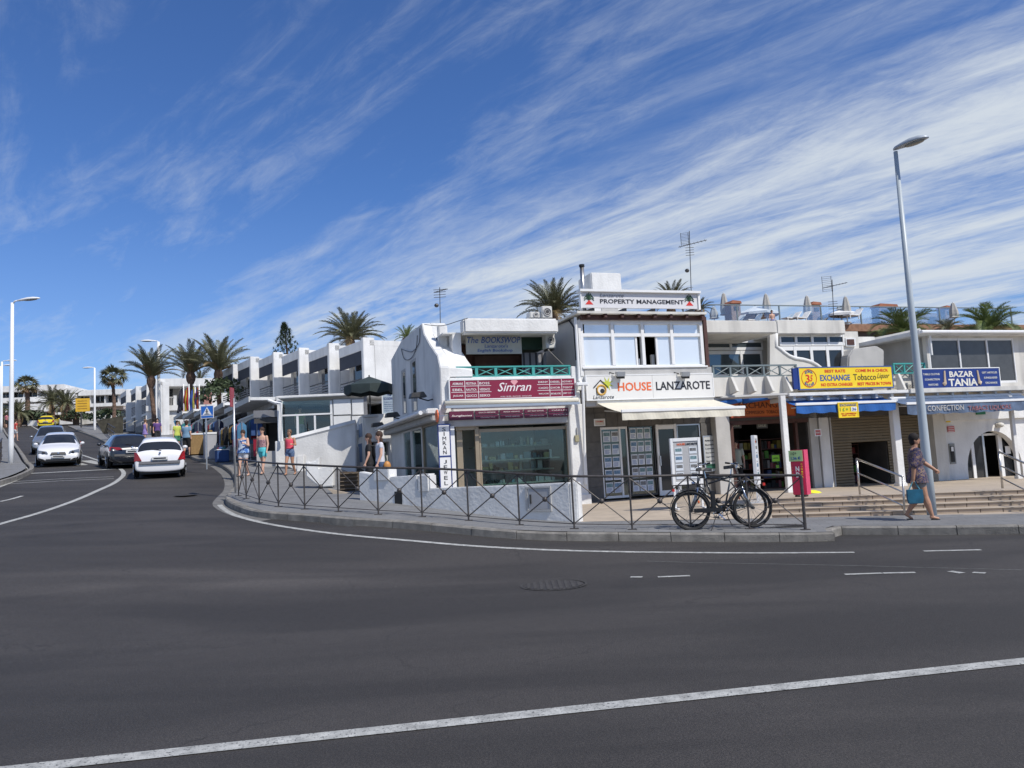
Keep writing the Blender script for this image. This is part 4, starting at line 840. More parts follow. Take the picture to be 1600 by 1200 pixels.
# yellow sign
S = board('exchange_sign', 'yellow and blue exchange and tobacco sign over the white canopy', 1249, 574, 1394, 606, -.25, .1, YELLOW, BLUEL)
a, b, u, t = S.r; S.box('side_panel', a - .22, a - .01, -.24, -.16, u, t, NAVY); S.put('backstay', MB().tube([(a + .3, -.1, u), (a + .3, .2, u + .3)], .02).tube([(b - .3, -.1, u), (b - .3, .2, u + .3)], .02), DARKM)
st_(S, 'EXCHANGE', .215, .36, .535, .65, -.25, BLUEL, .035); st_(S, 'Tobacco', .57, .36, .82, .66, -.25, BLACKL, .0); st_(S, 'Liquor', .83, .36, .97, .68, -.25, BLACKL, 0, .5)
st_(S, 'BEST RATE', .27, .76, .49, .9, -.25, RED, .025); st_(S, 'COME IN & CHECK', .60, .76, .96, .9, -.25, RED, .025); st_(S, 'NO EXTRA CHARGES', .22, .1, .555, .25, -.25, RED, .025); st_(S, 'BEST PRICES IN TOWN', .61, .1, .98, .25, -.25, RED, .025)
cxx, czz = lerp(a, b, .1), (u + t) / 2; S.put('ring_emblem', MB().torus((cxx, -.252, czz), (t - u) * .42, .012, 32, 4), RED)
text(S, '3', cxx - .13, cxx + .02, czz - .14, czz + .12, -.253, RED, .02); text(S, '5', cxx + .03, cxx + .14, czz - .10, czz + .10, -.253, RED, .02, .3)
for wd, up in (('SONA', 1), ('BAZAR', -1)):
    for i, ch in enumerate(wd):
        an = (i - (len(wd) - 1) / 2) * .36; r_ = (t - u) * .33; xx_ = cxx + r_ * math.sin(an); zq = czz + up * r_ * math.cos(an); text(S, ch, xx_ - .035, xx_ + .035, zq - .045, zq + .045, -.253, BLUEL, .02)
# white canopy beam with rafters
zb0, zb1 = pz(1330, 616.5, -1.), pz(1330, 611.5, -1.)
CB = Th('canopy_beam', 'white canopy beam with rafter ends over the exchange and bazaar shop fronts', 'canopy', FR, zb0, ps(1230, 614, -1.), -1)
ca, cb = ps(1231, 614, -1.), ps(1620, 614, -1.)
CB.box('beam', ca, ps(1418, 614, -1.), -1.06, -.9, zb0, zb1, WHITE, bev=.01); CB.box('beam', ps(1418, 614, -1.) + .02, cb, -1.12, -.9, zb0 - .02, zb1 + .03, CREAM, bev=.01)
CB.box('canopy_slab', ca, cb, -.89, .3, zb0 + .02, zb0 + .1, CREAM)
i = 0; x = ca + .2
while x < cb: CB.box('rafter', x, x + .09, -.98, .2, zb0 - .13, zb0, CREAM); x += .62
# left oblique gutter beam
CB2 = Th('side_beam', 'thin grey beam running back from the white post towards the cream awning', 'beam', FR, zb0, ca, -1)
CB2.put('beam', MB().tube([(ca, -.98, zb0 + .05), (ps(1120, 633, .3), .3, pz(1120, 622, .3))], .06, 4), GREYW)
# posts
def post(lab, xa, xb, ytop, n=-1., w=None, m=WHITE):
    a = ps((xa + xb) / 2, 710, n); w = (ps(xb, 710, n) - ps(xa, 710, n)) / 2; p = FR.w(a, n); g = ZPL(p.x, p.y)
    T = Th('canopy_post', lab, 'post', FR, g, a, n, group='white posts holding the canopy'); T.box('shaft', a - w * .75, a + w * .75, n - w * .5, n + w * .5, g - .02, pz((xa + xb) / 2, ytop, n), m, bev=.01); T.box('foot', a - w * .75 - .03, a + w * .75 + .03, n - w * .5 - .03, n + w * .5 + .03, g - .02, g + .1, m, bev=.01); return T
post('white canopy post between the orange sign and the blue awning', 1223.5, 1234.5, 618); post('white canopy post right of the bigger shutter', 1396, 1410, 622); post('thin white canopy post beside the arched doorway', 1584, 1591, 618)
# ground floor wall structure
nG = .6; zce = pz(1300, 622, nG)
def seg(n, pxa, pxb, z0, z1, m, d=.3, nn_=nG): return X.box(n, ps(pxa, 700, nn_), ps(pxb, 700, nn_), nn_, nn_ + d, z0, z1, m)
seg('lintel', 1140, 1478, pz(1300, 652, nG), zce + .3, DARKIN)
seg('pier', 1268, 1280, .2, zce, GREYW); seg('pier', 1283, 1298, .2, zce, WHITE); seg('pier', 1462, 1470, .2, zce, CREAM)
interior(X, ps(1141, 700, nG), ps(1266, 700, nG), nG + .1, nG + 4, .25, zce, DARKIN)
seg('door_post', 1141, 1148, .2, pz(1300, 655, nG), BROWN, .12); seg('door_post', 1245, 1249, .2, pz(1300, 655, nG), BROWN, .12)
X.box('transom', ps(1141, 700, nG), ps(1266, 700, nG), nG, nG + .12, pz(1200, 662, nG), pz(1200, 655, nG), BROWN)
GOODS = [mat('goods_' + n, tuple(v * .42 for v in c), .6, var=.3) for n, c in (('green', (.12, .45, .05)), ('white', (.5, .5, .48)), ('red', (.4, .05, .04)), ('blue', (.05, .12, .35)), ('brown', (.15, .09, .05)), ('black', (.02, .02, .02)), ('yellow', (.5, .42, .08)), ('pink', (.5, .15, .2)))]
def shelfunit(label, x0, x1, n, z0, rows, m=BROWN, dh=.33, fr=FR, pal=None, grp=None):
    T = Th('goods_shelf', label, 'shelf', fr, z0, x0, n, group=grp)
    mb = MB().box(x0, x0 + .03, n, n + .4, z0, z0 + rows * dh + .05).box(x1 - .03, x1, n, n + .4, z0, z0 + rows * dh + .05)
    for r_ in range(rows + 1): mb.box(x0 + .03, x1 - .03, n, n + .4, z0 + r_ * dh, z0 + r_ * dh + .025)
    T.put('rack', mb, m)
    for r_ in range(rows):
        x = x0 + .06
        while x < x1 - .1:
            w = random.uniform(.05, .16); T.box('goods', x, min(x1 - .04, x + w), n + .04, n + .3, z0 + r_ * dh + .026, z0 + r_ * dh + .026 + random.uniform(.12, dh - .06), random.choice(pal or GOODS)); x += w + random.uniform(.01, .04)
    return T
shelfunit('dim shelf of souvenirs inside the exchange shop, left of the white lightbox', ps(1152, 740, 2.2), ps(1180, 740, 2.2), 2.2, .3, 5)
shelfunit('dim shelf of bottles and boxes inside the exchange shop by the entrance', ps(1192, 740, 1.8), ps(1228, 740, 1.8), 1.8, .3, 5)
shelfunit('dim shelf at the right end inside the exchange shop', ps(1246, 740, 2.2), ps(1264, 740, 2.2), 2.2, .3, 5)
# rolling shutters
SH = mat('olive_brown_shutter', (.17, .135, .085), .55, .2, var=.12)
def shutter(lab, pxa, pxb, ytop, ybot_z, n=nG + .05, hole=None):
    T = Th('rolling_shutter', lab, 'shutter', FR, ybot_z, ps(pxa, 700, n), n); a, b = ps(pxa, 700, n), ps(pxb, 700, n); z1 = pz((pxa + pxb) / 2, ytop, n); z = ybot_z
    hx = hole and [ps(hole[0], 740, n), ps(hole[1], 740, n), pz((hole[0] + hole[1]) / 2, hole[2], n)]
    while z < z1:
        for (s0, s1) in ([(a, b)] if not hole or z > hx[2] else [(a, hx[0]), (hx[1], b)]):
            if s1 - s0 > .05: T.put('slat', MB().prism([(s0, n, z), (s0, n - .018, z + .02), (s0, n - .018, z + .075), (s0, n, z + .09)], (s1 - s0, 0, 0)), SH)
        z += .095
    T.box('guide', a - .05, a, n - .03, n + .05, ybot_z, z1, GREYW); T.box('guide', b, b + .05, n - .03, n + .05, ybot_z, z1, GREYW); return T
shutter('brown rolling shutter half open behind the stair handrail', 1301, 1393, 650, .28, hole=(1334, 1391, 690))
shutter('brown rolling shutter closed between the white post and the bazaar wall', 1408, 1461, 650, .28)
a, b = ps(1332, 740, nG), ps(1392, 740, nG); interior(X, a, b, nG + .1, nG + 3, .25, pz(1360, 688, nG), DARKIN)
shelfunit('dim stand of clothes and goods inside the half open shutter', a + .1, b - .2, nG + 1.2, .3, 4)
# orange sign and awnings
OR = mat('orange_sign_panel', (.50, .12, .02), .6, var=.1)
S = board('orange_exchange_sign', 'shaded orange exchange sign above the open souvenir shop', 1142, 626, 1241, 650, .45, .06, OR, mat('sign_edge_red', (.3, .05, .02), .6))
st_(S, 'EXCHANGE', .12, .52, .80, .9, .45, mat('brown_letters', (.12, .03, .01), .6), .02); st_(S, 'NO COMMISSION  TOBACCO', .1, .14, .8, .36, .45, mat('brown_letters', (.12, .03, .01), .6), .0)
for lab, xa, ya, xb, yb in (('small half rolled blue awning by the orange sign, left one', 1120, 632, 1158, 625), ('small half rolled blue awning right of the other, next to the white post', 1161, 627, 1212, 619)):
    T = Th('small_blue_awning', lab, 'awning', FR, pz(xa, ya, .2), ps(xa, ya, .2), .2); p0, p1 = (ps(xa, ya, .2), .2, pz(xa, ya, .2)), (ps(xb, yb, .05), .05, pz(xb, yb, .05))
    T.put('canvas_roll', MB().tube([p0, p1], .085, 10), BLUEC, smooth_=True); T.put('end_bracket', MB().tube([(p1[0], p1[1], p1[2] - .1), (p1[0], p1[1] + .2, p1[2] + .1)], .02), ALU)
a, b = ps(1243, 632, -1.25), ps(1399, 632, -1.25); awning('blue_awning', 'bright blue canvas awning with white bar in front of the brown shutter', a, b, -.7, pz(1320, 622, -.7), -1.25, pz(1320, 631, -1.25), BLUEC, .27, scallop=6)
S = board('yellow_rate_sign', 'small yellow exchange rate sign hanging on the blue awning', 1311, 630, 1340, 651, -1.34, .02, YELLOW, YELLOW)
st_(S, 'EXCHANGE', .06, .78, .94, .95, -1.34, BLUEL, .02); st_(S, '1 £ = 1', .05, .42, .62, .68, -1.34, mat('green_letters', (.05, .3, .05), .5), .02); a, b, u, t = S.r; S.box('rate_card', lerp(a, b, .66), lerp(a, b, .96), -1.344, -1.341, lerp(u, t, .38), lerp(u, t, .72), WPAINT); st_(S, '36', .7, .44, .92, .66, -1.344, BLUEL, .02); st_(S, 'NO COMMISSION', .1, .18, .9, .28, -1.34, RED, .0); st_(S, 'BEST RATES', .15, .05, .85, .14, -1.34, RED, .0)

# ===== bazaar building
Bz = Th('bazaar_building', 'white bazaar building with arched doorway below and three dark windows above', 'building', FR, .2, ps(1520, 700, .4), .4)
bx0, bx1 = ps(1476, 700, .4), ps(1476, 700, .4) + 9.5
# arch wall: polygon with arch opening -> built as strips around the arch
ac = ps(1554, 715, .4); aw = (ps(1597, 740, .4) - ps(1511, 740, .4)) / 2; az0 = .1; azt = pz(1553, 673, .4); spr = azt - aw * 1.05; zwt = pz(1540, 640, .4)
mb = MB(); mb.box(bx0, ac - aw, .4, .65, .1, zwt); mb.box(ac + aw, bx1, .4, .65, .1, zwt)
prev = None; nseg = 18; pts = []
for i in range(nseg + 1): an = math.pi - math.pi * i / nseg; pts.append((ac + aw * math.cos(an), spr + (azt - spr) * math.sin(an)))
for (xa, za), (xb, zb) in zip(pts, pts[1:]): mb.prism([(xa, .4, za), (xb, .4, zb), (xb, .4, zwt), (xa, .4, zwt)], (0, .25, 0))
Bz.put('front_wall', mb, WHITE)
mb = MB().box(bx0, bx1, .25, .42, pz(1540, 655, .25), pz(1540, 640, .25)); Bz.put('wall_band', mb, WHITE)
interior(Bz, ac - aw - .2, ac + aw + .2, .95, 4, .15, azt + .1, DEEPIN)
f = Bz.box('door_frame', ps(1519, 720, .7), ps(1523.5, 720, .7), .68, .76, .15, azt - .4, WPAINT); Bz.box('pane', ac - aw, ps(1519, 720, .7), .72, .73, .15, azt - .3, GL_DARK, f)
f = Bz.box('door_frame', ps(1562, 720, .7), ps(1568, 720, .7), .68, .76, .15, azt - .15, WPAINT); Bz.box('pane', ps(1568, 720, .7), ac + aw, .72, .73, .15, azt - .35, GL_DARK, f); Bz.pb('notice', 1571, 697, 1579, 709, .66, .01, WPAINT, f)
d = Bz.box('door', ps(1537, 720, .75), ps(1540, 720, .75), .72, .80, .16, azt - .1, ALU); Bz.box('pane', ps(1524, 720, .75), ps(1537, 720, .75), .76, .77, .16, azt - .2, GL_DARK, d); Bz.box('door_frame', ps(1525, 720, .75), ps(1562, 720, .75), .74, .8, azt - .16, azt - .08, WPAINT)
xb1_ = ps(1471, 700, .3); Bz.box('end_pier', ps(1462, 700, .3), bx0, .3, .6, .1, zwt + .2, CREAM)
a = Bz.pb('wall_cabinet', 1484.5, 693, 1493, 725, .36, .06, mat('cabinet_grey', (.25, .26, .25), .5)); Bz.pb('cabinet_window', 1486, 697, 1491.5, 722, .34, .02, GL_DARK, a); Bz.pb('notice', 1486.5, 698, 1490, 705, .33, .01, WPAINT, a)
# upper
uz0, uz1 = pz(1520, 614, .1), pz(1520, 523, .1); ua, ub = ps(1449, 560, .15), ps(1620, 560, .15)
wz0, wz1 = pz(1520, 599, .1), pz(1520, 528, .1); wa, wb = ps(1454, 560, .12), ps(1587, 560, .12)
Bz.put('upper_wall', MB().box(ua, ub, .15, .4, uz0, wz0).box(ua, ub, .15, .4, wz1, uz1).box(ua, wa, .15, .4, wz0, wz1).box(wb, ub, .15, .4, wz0, wz1), CREAM)
window(Bz, wa, wb, wz0, wz1, .16, (.35, .68), gl=mat('dark_blinds_behind_glass', (.075, .078, .082), .25, var=.15), fw=.08)
Bz.box('roof_slab', ps(1437, 518, -.2), ub, -.2, 3.6, pz(1520, 523, -.2), pz(1520, 515.5, -.2), WHITE, bev=.03)
Bz.put('gutter', MB().tube([(ps(1437, 519, -.2), -.27, pz(1520, 519, -.2)), (ub, -.27, pz(1520, 519, -.2))], .06, 8).tube([(ps(1451, 525, 0), -.05, uz1), (ps(1451, 525, 0), -.05, wz0 + 1)], .04, 8), WPAINT)
Bz.put('left_wall', MB().prism([(ua, .3, uz0), (ua, .3, uz1), (ua, 3.6, uz1), (ua, 4.4, pz(1390, 535, 3)), (ua, 4.4, uz0)], (.2, 0, 0)), GREYW)  # shade of this side put into the colour, grey against the cream front
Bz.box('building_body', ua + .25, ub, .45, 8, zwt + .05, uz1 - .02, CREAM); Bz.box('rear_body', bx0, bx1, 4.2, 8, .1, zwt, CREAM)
S = board('bazaar_sign', 'dark blue bazaar sign with cream capitals and two pipes', 1441, 576, 1562, 606, -.6, .08, NAVY)
CL = mat('cream_letters', (.72, .70, .62), .5)
st_(S, 'BAZAR', .345, .57, .655, .87, -.6, CL, .045); st_(S, 'TANIA', .325, .1, .70, .48, -.6, CL, .05)
for i, w in enumerate(('TABLE CLOTHS', 'CONFECTION', 'WATCHES')): st_(S, w, (.015, .03, .065)[i], .69 - .27 * i, (.22, .215, .19)[i], .79 - .27 * i, -.6, CL, .01)
for i, w in enumerate(('GIFT ARTICLES', 'SUNGLASSES', 'EXCHANGE')): st_(S, w, (.77, .79, .805)[i], .72 - .27 * i, (.97, .965, .96)[i], .82 - .27 * i, -.6, CL, .01)
a, b, u, t = S.r
for f, sg in ((.285, -1), (.71, 1)):
    x = lerp(a, b, f); S.put('pipe_emblem', MB().tube([(x, -.607, lerp(u, t, .9)), (x + .02 * sg, -.607, lerp(u, t, .5)), (x + .03 * sg, -.607, lerp(u, t, .22))], [.03, .04, .06], 6).tube([(x + .03 * sg, -.607, lerp(u, t, .2)), (x + .03 * sg - .0, -.607, lerp(u, t, .18)), (x - sg * -.10, -.607, lerp(u, t, .3))], [.05, .06, .05], 6), mat('pipe_tan', (.62, .48, .33), .5))
a, b = ps(1416, 632, -1.6), ps(1625, 632, -1.6); awn = awning('faded_awning', 'long faded blue awning with worn lettering in front of the bazaar', a, b, -.9, pz(1510, 619, -.9), -1.6, pz(1510, 629, -1.6), FADED, .34, scallop=9)
zz1, zz0 = pz(1510, 630, -1.6), pz(1510, 645, -1.6)
ptext(awn, 'CONFECTION', 1449, 633, 1506, 641.5, -1.64, mat('faded_letters', (.42, .42, .42), .7, var=.3, scale=12), .02); ptext(awn, 'TABACS LIQUORS', 1513, 633, 1580, 641.5, -1.64, mat('faded_red_letters', (.30, .13, .15), .7, var=.4, scale=12), .01)
o = Th('wall_sign', 'small red and white wall notice left of the arch', 'sign', FR, pz(1487, 674, .35), ps(1480, 670, .35), .35); a = o.pb('panel', 1481, 666, 1491.5, 675, .36, .02, mat('notice_red', (.55, .12, .12), .6)); 
for y in (668, 671, 673.4): o.pb('print_line', 1482, y, 1490.5, y + .8, .35, .01, WPAINT, a)
o = Th('round_wall_lamp', 'round white bulkhead lamp above the arched doorway', 'lamp', FR, pz(1563, 665, .3), ps(1563, 665, .3), .3); q = FR.pl(1563, 664, .3); o.put('globe', MB().ell((q[0], .3, q[1]), .14, .12, .09), CREAM, smooth_=True); o.box('base_plate', q[0] - .12, q[0] + .12, .36, .4, q[1] - .07, q[1] + .07, GREYW)
o = Th('exit_light', 'small green emergency light under the faded awning', 'sign', FR, pz(1530, 645, .2), ps(1530, 645, .2), .2); o.pb('case', 1527, 643, 1540, 647.5, .18, .07, mat('exit_green', (.02, .2, .08), .5))
o = Th('yellow_wall_sign', 'small yellow warning sign beside the faded awning', 'sign', FR, pz(1481, 660, .3), ps(1481, 660, .3), .3); a = o.pb('panel', 1479, 652, 1485, 660, .30, .03, YELLOW); o.pb('print', 1480.5, 654, 1483.5, 657, .295, .01, RED, a)
# neighbouring white building continuing right
Nb = Th('white_neighbour_building', 'plain white building at the right picture edge beyond the bazaar windows', 'building', FR, .2, ub + .1, .4)
Nb.box('front_wall', ub + .05, ub + 9, .5, 8, zwt + .1, uz1 - .1, WHITE); Nb.box('window', ub + 2.2, ub + 4.5, .45, .5, wz0 + .5, wz1 - .2, GL_DARK); Nb.box('lower_wall', bx1 + .02, bx1 + 9, .5, 8, .1, zwt, WHITE)

# ===== roof things: antennas, air conditioners, chimney, tank room
def ac_unit(lab, px0, py0, px1, py1, n, d=.35):
    T = Th('air_conditioner', lab, 'air conditioner', FR, pz(px0, py1, n), ps(px0, py1, n), n, group='air conditioners on the roofs'); a, b, u, t = T.rc(px0, py0, px1, py1, n); bd = T.box('casing', a, b, n, n + d, u, t, mat('ac_casing', (.62, .61, .57), .5), bev=.02)
    T.put('fan_grille', MB().torus(((a + b) / 2, n - .01, (u + t) / 2), min(b - a, t - u) * .36, .02, 20, 4).torus(((a + b) / 2, n - .01, (u + t) / 2), min(b - a, t - u) * .2, .012, 16, 4), GREYW); T.put('fan', MB().tube([((a + b) / 2, n - .004, (u + t) / 2), ((a + b) / 2, n, (u + t) / 2)], min(b - a, t - u) * .34, 16), DARKM)
    T.put('feet', MB().box(a + .05, a + .1, n, n + d, u - .06, u).box(b - .1, b - .05, n, n + d, u - .06, u), DARKM)
ac_unit('cream air conditioner hanging on the grey side wall beside the bookshop board', 853, 519, 868, 544, .7)
ac_unit('tall cream air conditioner on the roof above the bookshop', 847, 478, 863, 497, 1.2); ac_unit('small air conditioner lying low on the roof left of the tall one', 828, 487, 846, 497, 1.3)
T = Th('roof_tank_room', 'white cube housing on the roof behind the property management sign', 'roof structure', FR, zrf, ps(913, 450, 2.5), 2.5)
a, b, u, t = T.rc(924, 426, 971, 455, 2.2); T.box('walls', a, b, 2.2, 3.3, zrf, t, WHITE, bev=.03); T.box('hatch', a + .3, a + .9, 2.18, 2.2, zrf + .1, zrf + .7, GREYW)
T = Th('flue_pipe', 'thin metal flue pipe with black cap at the left end of the roof sign', 'chimney', FR, zrf, ps(909, 450, .4), .4); q = FR.pl(909, 417, .4); T.put('pipe', MB().tube([(q[0], .4, zrf), (q[0], .4, q[1])], .065, 10), STEEL, smooth_=True); T.put('cap', MB().tube([(q[0], .4, q[1]), (q[0], .4, q[1] + .07)], .085, 10), BLACK)
def antenna(lab, px, ytop, ybot, Y, arms, m=DARKM, grp='television antennas on the roofs', r=.014):
    p1, p0 = at(px[0], ytop, Y), at(px[1], ybot, Y); T = Th('television_antenna', lab, 'antenna', WORLD, p0.z, p0.x, p0.y, group=grp)
    T.put('mast', MB().tube([p0, p1], r, 6), m)
    for kind, fz_, s in arms:
        p = p0.lerp(p1, fz_); mb = MB()
        if kind == 'yagi':
            d = Vector((.8, -.3, .1)).normalized() * s; q = d.cross(Vector((0, 0, 1))).normalized(); mb.tube([p - d * .4, p + d * .6], .012, 4)
            for k in range(8): c = p - d * .4 + d * (k / 8 + .06); mb.tube([c - q * .18 * s - Vector((0, 0, .0)), c + q * .18 * s], .005, 4); 
        elif kind == 'panel':
            for k in range(9): z = (k - 4) * .07 * s; mb.tube([p + Vector((-.28 * s - .1, 0, z)), p + Vector((.12 * s - .1, 0, z + .02))], .005, 4)
            for k in (-.3, .05): mb.tube([p + Vector((k * s - .08, 0, -.3 * s)), p + Vector((k * s - .08, 0, .3 * s))], .009, 4)
        elif kind == 'bars':
            for k in range(4): mb.tube([p + Vector((-.3 * s, 0, k * .09)), p + Vector((.3 * s, 0, k * .09 + .01))], .009, 4)
        else: mb.ell(p + Vector((-.12, 0, 0)), .08, .08, .07, 8, 6)
        T.put('element_array', mb, m)
    return T
antenna('tall television antenna with wide grid panel behind the roof sign', (1077, 1080), 361, 456, 27.5, [('panel', .87, .75), ('bars', .6, .5), ('yagi', .78, 1.0), ('ball', .35, 1)])
antenna('television antenna over the white gable left of the bookshop board', (687, 688), 449, 505, 27, [('bars', .72, .7), ('ball', .5, 1), ('yagi', .9, .5)])
antenna('leaning television antenna with wire grid above the gridded windows', (1300, 1303), 437, 502, 30, [('panel', .9, 1.0), ('yagi', .85, .9), ('bars', .3, .6)])
def wire(name, lab, pts, r=.012, m=BLACK):
    T = Th(name, lab, 'cable', WORLD, pts[0].z, pts[0].x, pts[0].y); T.put('strand', MB().tube(spline(pts, 6), r, 5), m); return T
wn = lambda x, y: FR.w(sx0 - .03, FR.sd(x, y, sx0 - .03)[0], FR.sd(x, y, sx0 - .03)[1])
wire('hanging_cable', 'loose black cable looping down the shaded side wall, longer loop', [wn(652, 524), wn(650, 545), wn(642, 560), wn(632, 561), wn(627, 545)]); wire('hanging_cable', 'loose black cable looping down the shaded side wall, shorter loop', [wn(656, 513), wn(655, 535), wn(645, 549), wn(634, 548), wn(627, 545)])
wp = lambda x, y, n: FR.w(FR.pl(x, y, n)[0], n, FR.pl(x, y, n)[1])
wire('roof_cable', 'thin black cable sagging from the antenna to the bookshop roof', [wp(663, 507, .3), wp(690, 509, .3), wp(715, 502, .3), wp(731, 497, .3)], .01)
wire('sign_cable', 'thin black cable crossing from the air conditioner down to the balcony rail', [wp(856, 546, .5), wp(868, 558, .4), wp(880, 570, .3)], .01)
# ---------------------------------------------------------------- left street: apartments, shops, ramp, far buildings
ST = -61.7                     # frame angle of fronts that look onto the hill street (x towards us, y into the building)
BLIND = mat('navy_blind', (.03, .035, .05), .7, var=.2)
def terrace_unit(lab, px, py, Y, grp, lower=False, first=False, floors=2.95, L=3.42, deep=8, k=0):
    p = at(px, py, Y); fr = Frame(p.x, p.y, -56); zt = p.z; zf = zt - floors
    g = Z(p.x, p.y); T = Th('terraced_apartment', lab, 'apartment', fr, g, -L / 2, .5, group=grp)
    T.box('fin_wall', -.28, 0, 0, .62, g + (2.5 if not lower else 0), zt, WHITE, bev=.02)
    T.box('parapet', -L + .02, -.29, .04, .34, zt - .62, zt - .10, WHITE, bev=.02)
    T.box('blind', -L + .03, -.30, .06, .12, zt - 1.32, zt - .63, BLIND)
    T.box('back_wall', -L, -.28, .62, .8, zf, zt - .3, GREYW)  # grey puts the shade of the recess into the wall colour
    w_ = T.box('window', -2.7, -.4, .56, .62, zf + .1, zt - .65, GL_DARK); T.box('window_frame', -1.28, -1.22, .53, .56, zf + .1, zt - .65, DARKM, w_)
    T.box('balcony_slab', -L, -.29, .05, .62, zf - .2, zf, WHITE)
    rl = T.box('rail', -L + .02, -.30, .08, .13, zf + .86, zf + .92, DARKM)
    for i in range(5): T.box('rail_slat', -L + .03, -.31, .09, .12, zf + .1 + .15 * i, zf + .17 + .15 * i, mat('grey_slat', (.16, .17, .19), .6), rl)
    T.box('roof', -L, 0, .36 if not first else .36, deep, zt - .4, zt - .12, WHITE)
    T.box('party_wall', -.26, -.005, .63, deep, g + (.0 if lower or first else 2.5), zt - .13, WHITE)
    T.box('lower_storey', -L, -.29, .35, deep, g - .3, zf - .2, WHITE if not lower else GREYW)
    if lower:
        aw_ = [(-L + .1, .3, zf - .3), (-.3, .3, zf - .3), (-.3, -1.2, zf - .95), (-L + .1, -1.2, zf - .95)]
        T.put('shop_awning', MB().prism(aw_, (0, 0, .04)).box(-L + .1, -.3, -1.22, -1.19, zf - 1.2, zf - .95), CANVAS if k % 2 else GREYW); T.box('shop_window', -L + .3, -.6, .3, .34, g + .2, zf - 1.1, GL_DARK)
    return T
D_ = 0
nam = ['nearest white terraced apartment with tall end wall above the pavilion roof', 'second terraced apartment from the tall end wall', 'third terraced apartment from the tall end wall', 'fourth terraced apartment from the tall end wall', 'fifth terraced apartment from the tall end wall', 'farthest and lowest looking terraced apartment of the near row']
for i, (px, py, Y) in enumerate([(567, 527, 40), (513.6, 535.8, 43.4), (467, 543, 46.8), (427, 550, 50.3), (391, 557, 53.8), (364, 569, 57.2)]):
    terrace_unit(nam[i], px, py, Y, 'terraced apartments above the street shops', first=(i == 0))
fn = ['nearest apartment of the far row behind the lamp posts', 'second apartment of the far row behind the lamp posts', 'third apartment of the far row behind the lamp posts', 'last apartment of the far row at its left end']
for i, (px, py, Y) in enumerate([(243, 595, 75), (229, 598, 78.5), (212, 603.6, 82), (197, 608, 85.5), (184, 615, 89)]):
    if i < 4: terrace_unit(fn[i], px, py, Y, 'far terraced apartments up the hill', lower=True, L=4.4 if i == 3 else 3.5, k=i, deep=1.2)
# far white building facing us with flags before it
p = at(218, 688, 76); FB = Frame(p.x, p.y, 20)
def bldg(name, lab, fr, z): return Th(name, lab, 'building', fr, z, 4, 0)
B = bldg('white_hillside_building', 'white two storey building with recessed balcony behind the flags and palms', FB, p.z - .5)
B.pb('roof_parapet', 236, 591, 374, 603, 0, .4, WHITE); a, b, u, t = B.rc(236, 591, 374, 603, 0); B.box('roof', a, b, .4, 9, u, t - .1, WHITE)
B.pb('upper_wall', 240, 602, 332, 640, 2.6, .3, GREYW); B.pb('window', 246, 606, 270, 633, 2.5, .1, GL_DARK)  # balcony recess shade put into the grey of the upper wall
B.pb('upper_wall_right', 318, 602, 374, 660, .5, 6, WHITE); B.pb('pillar', 271, 618, 276, 636, .0, .3, WHITE)
B.pb('floor_band', 228, 633, 336, 641, -.3, 2.2, WHITE); B.pb('lower_wall', 228, 641, 328, 700, 0, 8, WHITE, z0=p.z - 1)
r_ = B.pb('rail', 250, 620, 272, 621.5, -.1, .06, GREYW)
for i in range(9): B.pb('baluster', 251 + i * 2.4, 621.5, 251.8 + i * 2.4, 633, -.1, .04, GREYW, r_)
B.pb('balcony_panel', 318, 613, 331, 632, .1, .1, mat('pink_tile_panel', (.35, .17, .14), .8)); B.pb('notice_board', 254, 663, 268, 671, -.04, .03, GREYW)
